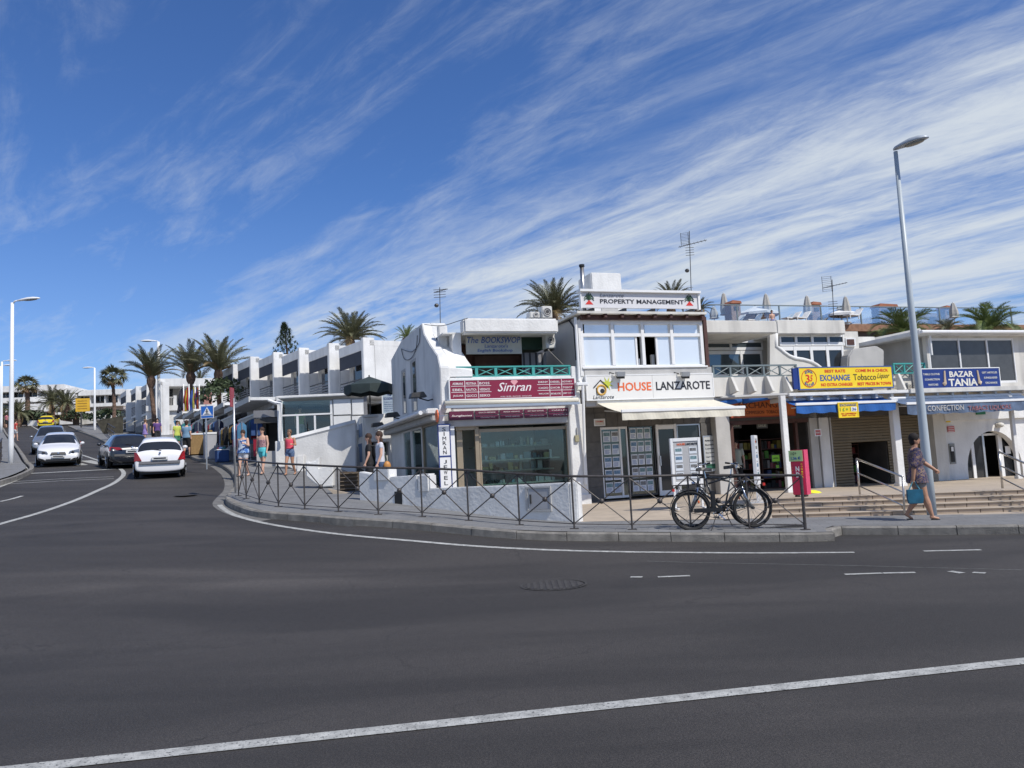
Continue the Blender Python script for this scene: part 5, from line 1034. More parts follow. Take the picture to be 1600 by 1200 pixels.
# street shops under the apartments
p = at(438, 725, 33); FS = Frame(p.x, p.y, ST); roofz = 4.85
bounds = [0, -6.8, -12.8, -19, -25.5, -32]
sl = ['street shop next to the glass pavilion with clothes outside', 'second street shop from the pavilion under a white awning', 'third street shop from the pavilion behind the crossing sign', 'fourth street shop from the pavilion', 'farthest street shop of the row next to the flags']
AWN = mat('dirty_white_awning', (.60, .59, .55), .85, var=.12)
for i in range(5):
    x1, x0 = bounds[i], bounds[i + 1]; w = FS.w((x0 + x1) / 2, 0); g = ZP(w.x, w.y); w1 = FS.w(x1, 0); g1 = ZP(w1.x, w1.y); rz = roofz + (.055 * -x1)
    T = Th('street_shop', sl[i], 'shop', FS, g, (x0 + x1) / 2, 2, group='street shops below the apartments')
    T.box('roof', x0, x1, -.1, 6, rz - .35, rz, WHITE); T.box('rear_wall', x0, x1, 4.5, 4.7, g - .6, rz - .35, DEEPIN); T.box('side_wall', x0 + .01, x0 + .2, .6, 4.5, g - .5, rz - .35, DARKIN)
    T.box('canopy_slab', x0 + .15, x1 - .05, -1.15, -.11, rz - .16, rz - .03, WHITE, bev=.01); T.box('slab_edge', x0 + .15, x1 - .05, -1.2, -1.15, rz - .22, rz - .0, AWN)
    T.box('post', x1 - .16, x1 - .01, 0, .15, g1 - .3, rz - .35, WHITE); T.box('post', (x0 + x1) / 2, (x0 + x1) / 2 + .1, 0, .1, g - .3, rz - .35, GREYW); T.box('shop_floor', x0, x1, .0, 4.5, g - .6, g + .03, GREYW)
    a = awning('street_awning', ['white street awning nearest the pavilion', 'white street awning, second from the pavilion', 'white street awning just right of the crossing sign', 'white street awning partly behind the crossing sign', 'farthest white street awning below the flags'][i], x0 + .5, x1 - .5, -.12, rz - .42, -.6, rz - .62, AWN, .40, scallop=14, fr=FS, grp='white awnings of the street shops')
    shelfunit(['shelf of souvenirs and folded clothes deep in the shop nearest the pavilion', 'shelf of goods inside the second street shop', 'shelf of goods inside the shop behind the crossing sign', 'shelf of goods inside the fourth street shop', 'shelf of goods inside the farthest street shop'][i], x0 + .5, x1 - .5, 2.5, g + .05, 6, DARKM, .36, FS)
# goods standing out on the pavement
CL_ = [mat('cloth_' + n, tuple(v * .6 for v in c), .9, var=.3) for n, c in (('white', (.6, .6, .58)), ('blue', (.06, .14, .38)), ('sky', (.12, .35, .6)), ('red', (.42, .03, .05)), ('navy', (.02, .03, .08)), ('ochre', (.42, .27, .08)), ('grey', (.2, .2, .22)), ('pink', (.55, .2, .28)), ('teal', (.05, .3, .32)), ('black', (.02, .02, .02)))]
def rack(lab, px, py, Y, L, h=1.55, ang=ST, ng=9, pal=None):
    p = at(px, py, Y); g = ZP(p.x, p.y); fr = Frame(p.x, p.y, ang); T = Th('clothes_rack', lab, 'clothes rack', fr, g, 0, 0, group='clothes racks outside the street shops')
    T.put('rail_frame', MB().tube([(-L / 2, 0, g), (-L / 2, 0, g + h), (L / 2, 0, g + h), (L / 2, 0, g)], .018).tube([(-L / 2, -.25, g + .03), (-L / 2, .25, g + .03)], .018).tube([(L / 2, -.25, g + .03), (L / 2, .25, g + .03)], .018), ALU)
    for i in range(ng):
        x = lerp(-L / 2 + .08, L / 2 - .08, i / (ng - 1)); d = random.uniform(.6, 1.1); w = random.uniform(.18, .25); mb = MB()
        mb.rings([[(x - .025 - .0, -w * .3, g + h - .03), (x + .025, -w * .3, g + h - .03), (x + .025, w * .3, g + h - .03), (x - .025, w * .3, g + h - .03)], [(x - .04, -w, g + h - .16), (x + .04, -w, g + h - .16), (x + .04, w, g + h - .16), (x - .04, w, g + h - .16)], [(x - .05 + random.uniform(-.03, .03), -w * 1.05, g + h - d), (x + .05, -w, g + h - d), (x + .05, w, g + h - d), (x - .05, w * 1.05, g + h - d)]])
        T.put('garment', mb, random.choice(pal or CL_), bev=.012)
for i, (lab, px, py, Y, L, h) in enumerate([('rack of dark dresses behind the woman in blue', 372, 715, 33.5, 2.2, 1.7), ('rack of white and blue beach towels right of the crossing sign pole', 352, 715, 36, 2, 1.5), ('rack of hanging shirts behind the crossing sign pole', 338, 712, 39, 2.2, 1.8),
    ('rack of clothes in the shade left of the crossing sign pole', 306, 706, 44, 2.4, 1.6), ('far rack of clothes beside the person in the yellow shirt', 288, 702, 48, 2.2, 1.5), ('rack of dresses between two women walking', 397, 714, 34.2, 1.6, 1.9)]): rack(lab, px, py, Y, L, h)
def crate(name, lab, cat, px, py, Y, sz, m, ang=ST, tilt=0):
    p = at(px, py, Y); g = ZP(p.x, p.y); fr = Frame(p.x, p.y, ang); T = Th(name, lab, cat, fr, g, 0, 0); a, b, c = sz
    T.box('body', -a / 2, a / 2, -b / 2, b / 2, g, g + c * .92, m, bev=.015); T.box('rim', -a / 2 - .02, a / 2 + .02, -b / 2 - .02, b / 2 + .02, g + c * .92, g + c, WPAINT, bev=.01)
    for k in range(4): x = lerp(-a / 2 + .1, a / 2 - .1, k / 3); T.put('goods', MB().ell((x, random.uniform(-.1, .1), g + c + .04), .1, .1, .07, 8, 5), random.choice(CL_))
crate('display_basket', 'wicker display basket of goods left of the crossing sign pole', 'basket', 309, 712, 42, (1.2, .8, 1.1), mat('wicker', (.30, .19, .08), .9, var=.3, scale=20))
crate('display_chest', 'white display chest on the pavement right of the crossing sign pole', 'display stand', 330, 716, 37.5, (.6, .6, 1.25), mat('dusty_white_chest', (.4, .4, .42), .6))
crate('display_table', 'blue and white display box at the kerb by the shop row', 'display stand', 347, 717, 35.0, (.7, .5, .55), CL_[1]); crate('display_chest', 'low pale display box beside the person in the yellow shirt', 'display stand', 293, 706, 45, (1.0, .6, .7), mat('dusty_white_chest', (.4, .4, .42), .6))
for lab, x0, y0, x1, y1, Y, m in (('tall blue beach towel display leaning at the far shop corner', 271, 658, 279, 676, 55, CL_[2]), ('ochre beach towel display leaning beside the blue one', 279, 659, 285, 684, 55, CL_[5])):
    p = at(x0, y1, Y); fr = Frame(p.x, p.y, 10); T = Th('towel_display', lab, 'towel', fr, p.z, 0, 0); a, b, u, t = T.rc(x0, y0, x1, y1, 0); T.put('towel', MB().prism([(a, 0, t), (b - .2, 0, t + .1), (b + .15, 0, u), (a + .35, 0, u - .1)], (0, .06, 0)), m); T.put('pole', MB().tube([(b, .1, t), (b, .1, u - 1.2)], .02), ALU)
S = Th('red_shop_board', 'dark red upright board standing behind the woman in turquoise shorts', 'sign', Frame(at(400, 713, 32.5).x, at(400, 713, 32.5).y, 0), at(400, 713, 32.5).z); a = S.pb('panel', 396, 686, 404, 713, 0, .06, mat('dark_red_board', (.32, .01, .03), .5)); S.pb('frame', 395.3, 685, 404.7, 686, -.01, .08, DARKM); 
# glass pavilion
p = at(438, 726, 31.5); PV = Frame(p.x, p.y, 8); P_ = Th('glass_pavilion', 'white framed glass shop pavilion with flat roof above the curved ramp wall', 'building', PV, p.z, 2, 1)
pp = lambda x, y, n=0: PV.pl(x, y, n)
P_.put('roof', MB().prism([(pp(419, 0, -.2)[0], -.2, pp(419, 624)[1]), (pp(574, 0, -.2)[0], -.2, pp(574, 617)[1]), (pp(574, 0, -.2)[0], -.2, pp(574, 613)[1]), (pp(419, 0, -.2)[0], -.2, pp(419, 620)[1])], (0, 3.8, 0)), WHITE, bev=.02)
P_.put('gutter_pipe', MB().tube([(pp(421, 630)[0], -.28, pp(421, 626)[1]), (pp(432, 630)[0], -.28, pp(432, 630)[1]), (pp(441, 634)[0], -.28, pp(441, 631)[1]), (pp(442.5, 700)[0], -.28, pp(442, 690)[1])], .06, 8), WPAINT)
P_.pb('corner_post', 434, 626, 438.5, 728, -.05, .18, WPAINT); P_.pb('sill_wall', 430, 689, 446, 731, -.1, .3, WHITE, bev=.02)
P_.box('pavilion_floor', pp(400, 700)[0], pp(572, 640)[0], .1, 3.5, p.z - .5, pp(480, 690)[1] - .3, GREYW); P_.box('rear_wall', pp(396, 640)[0], pp(572, 640)[0], 3.5, 3.7, p.z - .4, pp(480, 624)[1], DARKIN)
P_.pb('transom_panel', 396, 641, 433, 652, .1, .1, mat('grey_panel', (.2, .2, .21), .6)); P_.pb('transom_panel', 397, 653, 433, 661, .12, .1, DARKIN)
fr_ = P_.pb('window_frame', 438, 646.5, 519, 649, 0, .1, WPAINT)
for (x0, x1) in ((438, 440.5), (463.5, 467), (491, 494), (516.5, 520)): P_.pb('mullion', x0, 626 if x0 in (438, 516.5) else 649, x1, 700, .01, .09, WPAINT, fr_)
for (x0, x1) in ((440.5, 463.5), (467, 491), (494, 516.5)): P_.pb('pane', x0, 649, x1, 690, .04, .01, GL_SHOP, fr_)
P_.pb('pane', 440.5, 626, 516.5, 646.5, .04, .01, GL_SHOP, fr_)
for (x0, x1) in ((521, 548), (550, 569)): P_.pb('wall_panel', x0, 624, x1, 648, .0, .08, WPAINT, bev=.01); P_.pb('wall_panel', x0, 650, x1, 672, .0, .08, WPAINT, bev=.01)
P_.pb('panel_backing', 519, 622, 572, 680, .09, .1, GREYW); P_.pb('end_post', 569, 617, 574, 680, -.02, .2, mat('dark_pipe', (.2, .2, .21), .5))
# ramp wall and small walls
def wallpoly(name, lab, pts, px, py, Y, ang, d, m=WHITE, bev=.03, cat='wall'):
    p = at(px, py, Y); fr = Frame(p.x, p.y, ang); g = min(fr.pl(x, y, 0)[1] for x, y in pts); c = [fr.pl(x, y, 0) for x, y in pts]; cx = sum(q[0] for q in c) / len(c)
    T = Th(name, lab, cat, fr, g, cx, 0); T.poly('wall_body', pts, 0, d, m, bev=bev); return T
RW = wallpoly('ramp_wall', 'tall white ramp wall with sloping top edge below the glass pavilion', [(446, 690), (458, 685.5), (500, 675), (552, 661), (556, 662), (556, 775), (531, 775), (500, 745), (462, 735), (446, 728)], 500, 740, 30.2, 2, .25)
c_ = [(446, 690), (458, 685.5), (500, 675), (556, 660.5)]; RW.put('coping', MB().tube([(RW.fr.pl(x, y, .1)[0], .1, RW.fr.pl(x, y, .1)[1]) for x, y in c_], .14, 6), WHITE)
wallpoly('entrance_pier', 'low white pier behind the woman in the pink top', [(463, 711), (475, 710), (475, 738), (463, 738)], 470, 738, 29.2, 5, .5)
wallpoly('curved_wall', 'low white wall with swept up end behind the guard rail', [(477, 720), (484, 722), (492, 720), (499, 713), (499, 731), (521, 726), (521, 760), (500, 762), (478, 744)], 500, 750, 23.5, 5, .4)
sp_t = wallpoly('dark_steps', 'dark brown tiled steps going up behind the guard rail', [(531, 737), (560, 737), (560, 780), (531, 774)], 545, 775, 22.5, 5, .2, mat('dark_step_tile', (.10, .075, .05), .8, var=.3), .0, 'steps')
for i in range(6): q = sp_t.fr; a, b, u, t = sp_t.rc(531, 739 + i * 6, 560, 740.2 + i * 6, 0); sp_t.box('step_nosing', a, b, -.08, 0, u, t, mat('step_edge', (.18, .14, .10), .8))
wallpoly('tan_landing', 'small tan tiled landing at the foot of the dark steps', [(512, 764), (561, 774), (561, 784), (530, 780)], 540, 782, 21.8, 5, .3, TAN, .0, 'step')
# white entrance block with recessed doorway (left of the jewellery shop)
nq = nb + .4
Bk = Th('entrance_block', 'white block with recessed dark doorway between the ramp wall and jewellery shop', 'building', FR, .8, ps(590, 700, nq), nq)
Bk.poly('front_wall', [(571, 648), (628, 645), (628, 690), (571, 690)], nq, .3, WHITE); Bk.poly('front_wall_left', [(571, 690), (577, 690), (577, 780), (571, 780)], nq, .3, WHITE); Bk.poly('front_wall_right', [(608, 690), (628, 690), (628, 780), (608, 780)], nq, .3, WHITE)
xa = ps(571, 700, nq); Bk.box('left_wall', xa - .01, xa + .2, nq + .3, nq + 2.6, .5, pz(600, 647, nq), WHITE); Bk.box('roof', xa + .2, xa + 5, nq + .3, nq + 2.6, pz(600, 650, nq) - .1, pz(600, 648, nq) - .02, WHITE)
Bk.poly('doorway_back', [(577, 690), (608, 690), (608, 780), (577, 780)], nq + 1.3, .1, GREYW); Bk.poly('green_door', [(581, 692), (603, 692), (603, 780), (581, 780)], nq + 1.2, .08, mat('dark_green_door', (.012, .05, .035), .6))
for y0, y1 in ((664, 682), (694, 722)):
    n1, z1 = FR.sd(560, y0, xa - .02); n0, z0 = FR.sd(566, y1, xa - .02); Bk.box('wall_notice', xa - .03, xa - .011, n0, n1, z0, z1, mat('blue_notice', (.12, .2, .34), .6))
S = board('bookshop_board', 'pale blue bookshop notice board standing above the white entrance block', 598, 615, 619, 646, nq + .5, .06, mat('pale_blue_board', (.34, .42, .50), .6)); st_(S, 'The', .35, .88, .65, .96, nq + .5, NAVY); st_(S, 'BOOKSWOP', .08, .68, .92, .82, nq + .5, NAVY, .02)
for i in range(5): st_(S, ['English books', 'New and used', 'Cards and gifts', 'Maps guides', 'Open daily'][i], .1, .55 - .11 * i, .9, .60 - .11 * i, nq + .5, NAVY)
S.box('support', S.r[0] + .1, S.r[0] + .16, nq + .56, nq + .62, S.r[2] - .4, S.r[3], ALU)
# parasol builder (open / closed)
def parasol(lab, px, ytop, ybase, Y, rad, closed, m, grp, sides=8, val=.16):
    p0 = at(px, ybase, Y); zt = at(px, ytop, Y).z; fr = Frame(p0.x, p0.y, 11); T = Th('parasol', lab, 'parasol', fr, p0.z, 0, 0, group=grp); T.put('pole', MB().tube([(0, 0, p0.z), (0, 0, zt + .05)], .03 if Y < 40 else .05), DARKM if not closed else WPAINT)
    T.put('base', MB().tube([(0, 0, p0.z), (0, 0, p0.z + .08)], .3, 12), GREYW)
    if closed:
        h = zt - p0.z; R_ = []
        for f, r in ((.28, rad * 1.0), (.33, rad * .72), (.45, rad * .8), (.62, rad * .72), (.85, rad * .45), (.97, rad * .28), (1.0, .03)): R_.append([(r * (1 + .25 * (k % 2)) * math.cos(2 * math.pi * k / 12), r * (1 + .25 * (k % 2)) * math.sin(2 * math.pi * k / 12), p0.z + h * f) for k in range(12)])
        T.put('folded_canopy', MB().rings(R_), m)
    else:
        h = rad * .38; R_ = []; mb = MB()
        for k in range(sides):
            a, b = 2 * math.pi * k / sides, 2 * math.pi * (k + 1) / sides; A_ = (rad * math.cos(a), rad * math.sin(a), zt - h); B_ = (rad * math.cos(b), rad * math.sin(b), zt - h); mid_ = ((A_[0] + B_[0]) / 2, (A_[1] + B_[1]) / 2, zt - h + .02)
            mb.add([(0, 0, zt), A_, mid_, B_, (A_[0], A_[1], zt - h - val), (mid_[0], mid_[1], zt - h - val * 1.25), (B_[0], B_[1], zt - h - val)], [(0, 1, 2), (0, 2, 3), (1, 4, 5, 2), (2, 5, 6, 3)])
        T.put('canopy', mb, m)
        mb = MB(); [mb.tube([(0, 0, zt - h * .9), (rad * .9 * math.cos(2 * math.pi * k / sides), rad * .9 * math.sin(2 * math.pi * k / sides), zt - h * .95)], .015, 4) for k in range(sides)]; T.put('ribs', mb, DARKM, kind='stuff')
parasol('dark green parasol open beside the bookshop notice board', 579, 588, 652, 30, .95, False, mat('dark_green_canvas', (.03, .045, .045), .8, var=.3), None, val=.28)
# ---------------------------------------------------------------- hotel roof terrace beyond the front row
HT = Frame(at(1100, 506, 60).x, at(1100, 506, 60).y, 18); h0 = HT.pl(1100, 506, 0)[1]
Ht = Th('hotel_terrace', 'hotel sun terrace wall with brown edging above the shop roofs', 'building', HT, h0 - 6, 14, 0)
hs = lambda x, y=500, n=0: HT.pl(x, y, n)[0]; hz = lambda x, y, n=0: HT.pl(x, y, n)[1]
zdk = hz(1330, 506)
Ht.box('terrace_deck', hs(1060), hs(1660), 0, 30, zdk - .6, zdk - .02, mat('terracotta_edge', (.28, .15, .09), .8, var=.3)); Ht.box('terrace_wall', hs(1060), hs(1660), .3, 29, zdk - 9, zdk - .6, mat('dark_planting_wall', (.10, .07, .05), .9, var=.5, scale=1.5))  # terrace wall is dark brown, mottled at random
Ht.box('white_wall', hs(1395), hs(1450), .1, .3, zdk - 2.4, zdk - 1.6, WHITE)
GRl = Th('glass_railing', 'long glass railing with thin posts along the hotel sun terrace', 'railing', HT, zdk, hs(1330), .2)
pxs = [1100, 1152, 1218, 1283, 1345, 1408, 1468, 1525, 1580]; zrl = zdk + 1.45
mat_gp = GREYP
for x in pxs: q = hs(x, 490, .2); GRl.box('post', q - .05, q + .05, .17, .25, zdk, zrl, mat_gp)
GRl.box('top_rail', hs(1100, 490, .2), hs(1580, 490, .2), .16, .26, zrl, zrl + .07, mat_gp)
GLR = glass('railing_glass', (.93, .96, .97), .03)
for xa, xb in zip(pxs, pxs[1:]): GRl.box('glass_panel', hs(xa, 490, .2) + .08, hs(xb, 490, .2) - .08, .2, .215, zdk + .08, zrl - .02, GLR)
PAR = mat('beige_parasol_canvas', (.42, .40, .36), .85, var=.1)
for i, (x, y0, lab) in enumerate([(1116.5, 479, 'short closed parasol, leftmost on the hotel terrace'), (1134, 458, 'tall closed beige parasol left of the first brown chimney'), (1200, 459, 'tall closed beige parasol right of the open white parasol'), (1264, 462, 'tall closed beige parasol just left of the second brown chimney'), (1324.5, 463, 'tall closed beige parasol right of the leaning antenna'), (1492, 473, 'closed beige parasol between the two green palms')]):
    parasol(lab, x, y0, 505, 64, .36, True, PAR, 'closed parasols on the hotel terrace')
parasol('open white parasol on the hotel terrace between two closed ones', 1182, 478, 505, 65, 1.9, False, WHITE, 'open parasols on the hotel terrace'); parasol('open white parasol behind the leaning antenna', 1311, 481, 507, 65, 1.7, False, WHITE, 'open parasols on the hotel terrace')
for i, (x0, y0, x1, lab) in enumerate([(1143, 472, 1158, 'brown stone chimney, leftmost on the hotel terrace'), (1269, 474, 1283, 'brown stone chimney behind the third tall closed parasol'), (1374, 477, 1402, 'wide brown stone chimney above the green palm'), (1477, 480, 1489, 'small brown stone chimney beside the closed parasol')]):
    T = Th('stone_chimney', lab, 'chimney', HT, zdk, hs(x0), 1.5, group='stone chimneys on the hotel terrace'); a, b = hs(x0, 490, 1.5), hs(x1, 490, 1.5); t = hz((x0 + x1) / 2, y0, 1.5); T.box('shaft', a, b, 1.5, 2.4, zdk - .1, t - .12, BRICK, bev=.02)
    T.put('roof_cap', MB().prism([(a - .08, 1.4, t - .12), (b + .08, 1.4, t - .12), (b + .0, 1.4, t + .08), (a + .15, 1.4, t + .14)], (0, 1.1, 0)), ROOFT); T.box('flue_opening', a + .25, b - .2, 1.46, 1.5, t - .65, t - .35, DARKIN)
T = Th('terrace_pavilion', 'long low grey building behind the railing between the green palms', 'building', HT, zdk, hs(1420), 3); T.pb('wall', 1392, 489, 1478, 508, 3, 5, mat('grey_brown_wall', (.33, .29, .27), .8)); T.put('roof', MB().prism([(hs(1366, 500, 3), 2.9, hz(1366, 505, 3)), (hs(1392, 500, 3), 2.9, hz(1392, 489, 3)), (hs(1392, 500, 3), 7, hz(1392, 489, 3)), (hs(1366, 500, 3), 7, hz(1366, 505, 3))], (0, 0, .1)), GREYW)
def lounger(lab, x, Y=62):
    p = at(x, 503, Y); fr = Frame(p.x, p.y, 30); T = Th('sun_lounger', lab, 'sun lounger', fr, zdk, 0, 0, group='sun loungers on the hotel terrace'); T.box('seat', -.9, .3, -.3, .3, zdk + .28, zdk + .36, WHITE); T.put('backrest', MB().prism([(.3, -.3, zdk + .3), (.85, -.3, zdk + .85), (.80, -.3, zdk + .9), (.25, -.3, zdk + .37)], (0, .6, 0)), WHITE); T.put('leg', MB().box(-.8, -.74, -.28, -.22, zdk, zdk + .28), WPAINT); T.put('leg', MB().box(.2, .26, -.28, -.22, zdk, zdk + .28), WPAINT)
for x, l in ((1150, 'white sun lounger by the leftmost brown chimney'), (1238, 'white sun lounger alone right of the sitting person'), (1253, 'white sun lounger left of the second brown chimney'), (1335, 'white sun lounger at the right of the open parasol'), (1178, 'white sun lounger below the open white parasol')): lounger(l, x)
# ---------------------------------------------------------------- far hotel on the hill
FH = Frame(at(60, 650, 122).x, at(60, 650, 122).y, 8); fz_ = FH.pl(60, 680, 0)[1]
Fh = Th('hillside_hotel', 'long white modern hotel with horizontal bands of balconies on the hill', 'building', FH, fz_, 0, 2)
def fp(n_, x0, y0, x1, y1, n, d, m, par=None): return Fh.pb(n_, x0, y0, x1, y1, n, d, m, par)
fp('roof_band', -60, 603, 100, 612, 0, 12, WHITE); fp('roof_band', 100.3, 606, 122, 614, .4, 11, WHITE); fp('roof_band', 122.3, 609, 192, 617, .1, 12, WHITE)
fp('upper_wall', -60, 612, 192, 625, 2.2, 9, WHITE); fp('balcony_band', -60, 622, 70, 629.5, .2, 2, WHITE); fp('balcony_band', 70.3, 631, 192, 636, .4, 2, WHITE); fp('middle_wall', -60, 629, 192, 645, 2.5, 9, mat('warm_white_wall', (.6, .53, .48), .8)); fp('lower_band', -60, 639, 64, 645, .3, 3, WHITE); fp('lower_band', 85, 643, 160, 646.5, .3, 3, WHITE)
fp('lower_wall', -60, 645, 192, 672, 3.2, 8, mat('dark_brown_wall', (.12, .09, .07), .9, var=.4, scale=.5)); fp('garage_opening', 27, 648, 43, 668, 1.4, 2, DEEPIN); fp('canopy', 33, 640, 77, 643.5, -1, 4, WHITE); fp('canopy_soffit', 27, 643.6, 78, 646, -1, 4, BROWN)  # lower wall is dark brown, varied at random
for x0 in (3, 22, 44, 78, 94, 125, 150, 170): w_ = fp('window', x0, 613.5 if x0 < 120 else 617, x0 + 13, 621.5 if x0 < 120 else 627.5, 2.0, .2, GL_DARK); fp('window_frame', x0 + 6, 613.5 if x0 < 120 else 617, x0 + 6.8, 621.5 if x0 < 120 else 627.5, 1.9, .1, WPAINT, w_)
for x0 in (14, 36, 58, 72, 108, 140, 163, 184): fp('divider', x0, 611 if x0 < 120 else 616, x0 + 1.4, 626 if x0 < 120 else 633, .5, 1.8, WHITE)
for x0 in (0, 46, 80, 100): fp('lower_window', x0, 632, x0 + 12, 637.5, 2.3, .2, GL_DIM)
fp('white_volume', 34, 631, 66, 641, -1.5, 3, WHITE); fp('white_volume', 111, 615, 117, 643, -.5, 3, WHITE)
def simplewall(lab, pts, px, py, Y, ang, m=WHITE, name='garden_wall'): return wallpoly(name, lab, pts, px, py, Y, ang, .3, m, .01)
simplewall('low white wall left of the yellow car up the hill', [(43, 657), (62, 657), (62, 668), (43, 668)], 50, 668, 108, 5); simplewall('low white wall right of the yellow car up the hill', [(82, 655.5), (112, 655), (112, 662.5), (82, 664)], 95, 664, 108, 5)
simplewall('pale stone wall below the far palms beside the hillside railing', [(124, 652), (190, 644), (190, 664), (160, 660), (124, 664)], 150, 664, 105, 5, CREAM); simplewall('dark hedge bank behind the hillside railing', [(150, 657), (192, 650), (192, 700), (160, 676)], 180, 690, 80, 20, mat('dark_bank', (.06, .055, .04), .95, var=.5))
# ---------------------------------------------------------------- vegetation
def frond_mesh(seed, droop, n=26, lw=.0125, ll=.24):
    rnd = random.Random(seed); pts = []; x = z = 0; an = .15
    for i in range(n + 1): pts.append(Vector((x, 0, z))); an -= droop / n * (1 + .7 * i / n); x += math.cos(an) / n; z += math.sin(an) / n
    vs = []; fs = []
    for i in range(n):
        w = .012 * (1 - i / n) + .003; b = len(vs); a, c = pts[i], pts[i + 1]; vs += [(a.x, -w, a.z), (a.x, w, a.z), (c.x, w * .9, c.z), (c.x, -w * .9, c.z), (a.x, 0, a.z - w * 1.5), (c.x, 0, c.z - w * 1.5)]; fs += [(b, b + 1, b + 2, b + 3), (b, b + 3, b + 5, b + 4), (b + 1, b + 4, b + 5, b + 2)]
    for i in range(3, n * 2):
        f = i / (n * 2); p = pts[min(n - 1, int(f * n))].lerp(pts[min(n, int(f * n) + 1)], f * n % 1); t = (pts[min(n, int(f * n) + 1)] - pts[min(n - 1, int(f * n))]).normalized(); L = ll * (math.sin(math.pi * min(1, f * .9 + .12)) ** .6) * rnd.uniform(.85, 1.1); L = max(L, .06)
        for s in (-1, 1):
            up = Vector((-t.z, 0, t.x)); d = (t * rnd.uniform(.75, 1.05) + Vector((0, s, 0)) * rnd.uniform(.55, .8) + up * rnd.uniform(.05, .40)).normalized(); m_ = p + d * L * .55; e = p + d * L + Vector((0, 0, -L * .22)); b = len(vs); q = t * lw
            vs += [tuple(p - q * .6), tuple(p + q * .6), tuple(m_ + q), tuple(m_ - q), tuple(e)]; fs += [(b, b + 1, b + 2, b + 3), (b + 3, b + 2, b + 4)]
    me = bpy.data.meshes.new('frond'); me.from_pydata(vs, [], fs); return me
FM = {}
def fronds_for(m, kind):
    k = (m.name, kind)
    if k not in FM:
        if kind == 'feather': L = [frond_mesh(1, .55, lw=.010, ll=.19), frond_mesh(2, .85, lw=.010, ll=.19), frond_mesh(3, 1.25, lw=.010, ll=.19)]
        elif kind == 'lush': L = [frond_mesh(4, 1.0, 30, .010, .30), frond_mesh(5, 1.6, 30, .010, .30), frond_mesh(6, 2.2, 30, .010, .28)]
        else:
            L = []
            for sd_ in range(3):
                rnd = random.Random(sd_); mb = MB().tube([(0, 0, 0), (.5, 0, .06)], .012, 4)
                for j in range(17): an = (j - 8) * .2; L_ = .52 * rnd.uniform(.85, 1.1); c = Vector((.5, 0, .06)); d = Vector((math.cos(an), math.sin(an), rnd.uniform(-.35, .1) - .25 * abs(an))).normalized(); q = Vector((-d.y, d.x, 0)) * .045; b = len(mb.v); mb.add([c, c + d * L_ * .55 + q, c + d * L_ + Vector((0, 0, -.12)), c + d * L_ * .55 - q], [(0, 1, 2, 3)])
                me = bpy.data.meshes.new('frond'); me.from_pydata(mb.v, [], mb.f); L.append(me)
        for q in L: q.materials.append(m)
        FM[k] = L
    return FM[k]
def palm(lab, cx, cy, bx, by, Y, R_, tr, n=42, kind='feather', m=FROND, grp='palm trees', lo=-25, hi=82, bush=True, wind=0, dead=3):
    c = at(cx, cy, Y); b = at(bx, by, Y); T = Th('palm_tree', lab, 'palm tree', WORLD, b.z, b.x, b.y, group=grp); H_ = c.z - b.z; rs = []; pts = []; nk = max(8, min(40, int(H_ / .22)))
    for i in range(nk + 1): f = i / nk; pts.append(Vector((lerp(b.x, c.x, f) + .12 * math.sin(f * 4), lerp(b.y, c.y, f), lerp(b.z, c.z, f)))); rs.append(tr * (1.12 - .25 * f) * (1.08 if i % 2 else .94) * (1.25 if i == 0 else 1))
    T.put('trunk', MB().tube(pts, rs, 10), TRUNK)
    if bush: T.put('trunk_boot', MB().rings([[(c.x + r * (1 + .12 * (k % 2)) * math.cos(k * math.pi / 5), c.y + r * math.sin(k * math.pi / 5), c.z + z) for k in range(10)] for r, z in ((tr * 1., -.9 * R_ * .3), (tr * 1.7, -.55 * R_ * .3), (tr * 1.9, -.2 * R_ * .3), (tr * 1.0, .1 * R_))]), TRUNK)
    rnd = random.Random(lab); ms = fronds_for(m, kind); dm = fronds_for(DRYF, kind)
    for i in range(n):
        f = (i + .5) / n; el = R(lerp(lo, hi, f ** .85)) + rnd.uniform(-.1, .1); az = i * 2.39996 + rnd.uniform(-.25, .25); L = R_ * rnd.uniform(.86, 1.1) * (.82 + .18 * math.cos(el)); dv = (i < dead)
        me = (dm if dv else ms)[0 if el > R(50) else 1 if el > R(10) else 2]; o = bpy.data.objects.new('frond', me); COL.objects.link(o); o.parent = T.o; o.location = c - Vector((b.x, b.y, b.z)) + Vector((math.cos(az), math.sin(az), .3)) * tr * .5
        o.rotation_euler = (rnd.uniform(-.3, .3), -el, az); o.scale = (L, L, L)
        if wind: o.rotation_euler = (Matrix.Rotation(wind * math.cos(el), 4, 'Y') @ Matrix.LocRotScale(None, o.rotation_euler.to_quaternion(), None)).to_euler()
    return T
palm('tall feathery palm just left of the lamp post, nearest the far apartments', 236, 590, 240, 700, 62, 3.0, .17, 32, hi=80, lo=22, grp='feather palms along the hill street')
palm('middle palm of the three feathery palms beside the flags', 298, 584, 299, 700, 60, 3.0, .18, 32, hi=80, lo=22, grp='feather palms along the hill street'); palm('rightmost of the three feathery palms, tallest of them', 341, 580, 340, 690, 58, 3.3, .16, 34, hi=82, lo=18, grp='feather palms along the hill street')
palm('big palm crown rising behind the apartment roofs', 549, 531, 549, 640, 62, 2.9, .4, 56, lo=0, bush=False); palm('small palm top between the apartments and the white gable', 635, 528, 636, 640, 50, 1.0, .2, 30, m=FROND2, bush=False, lo=-10)
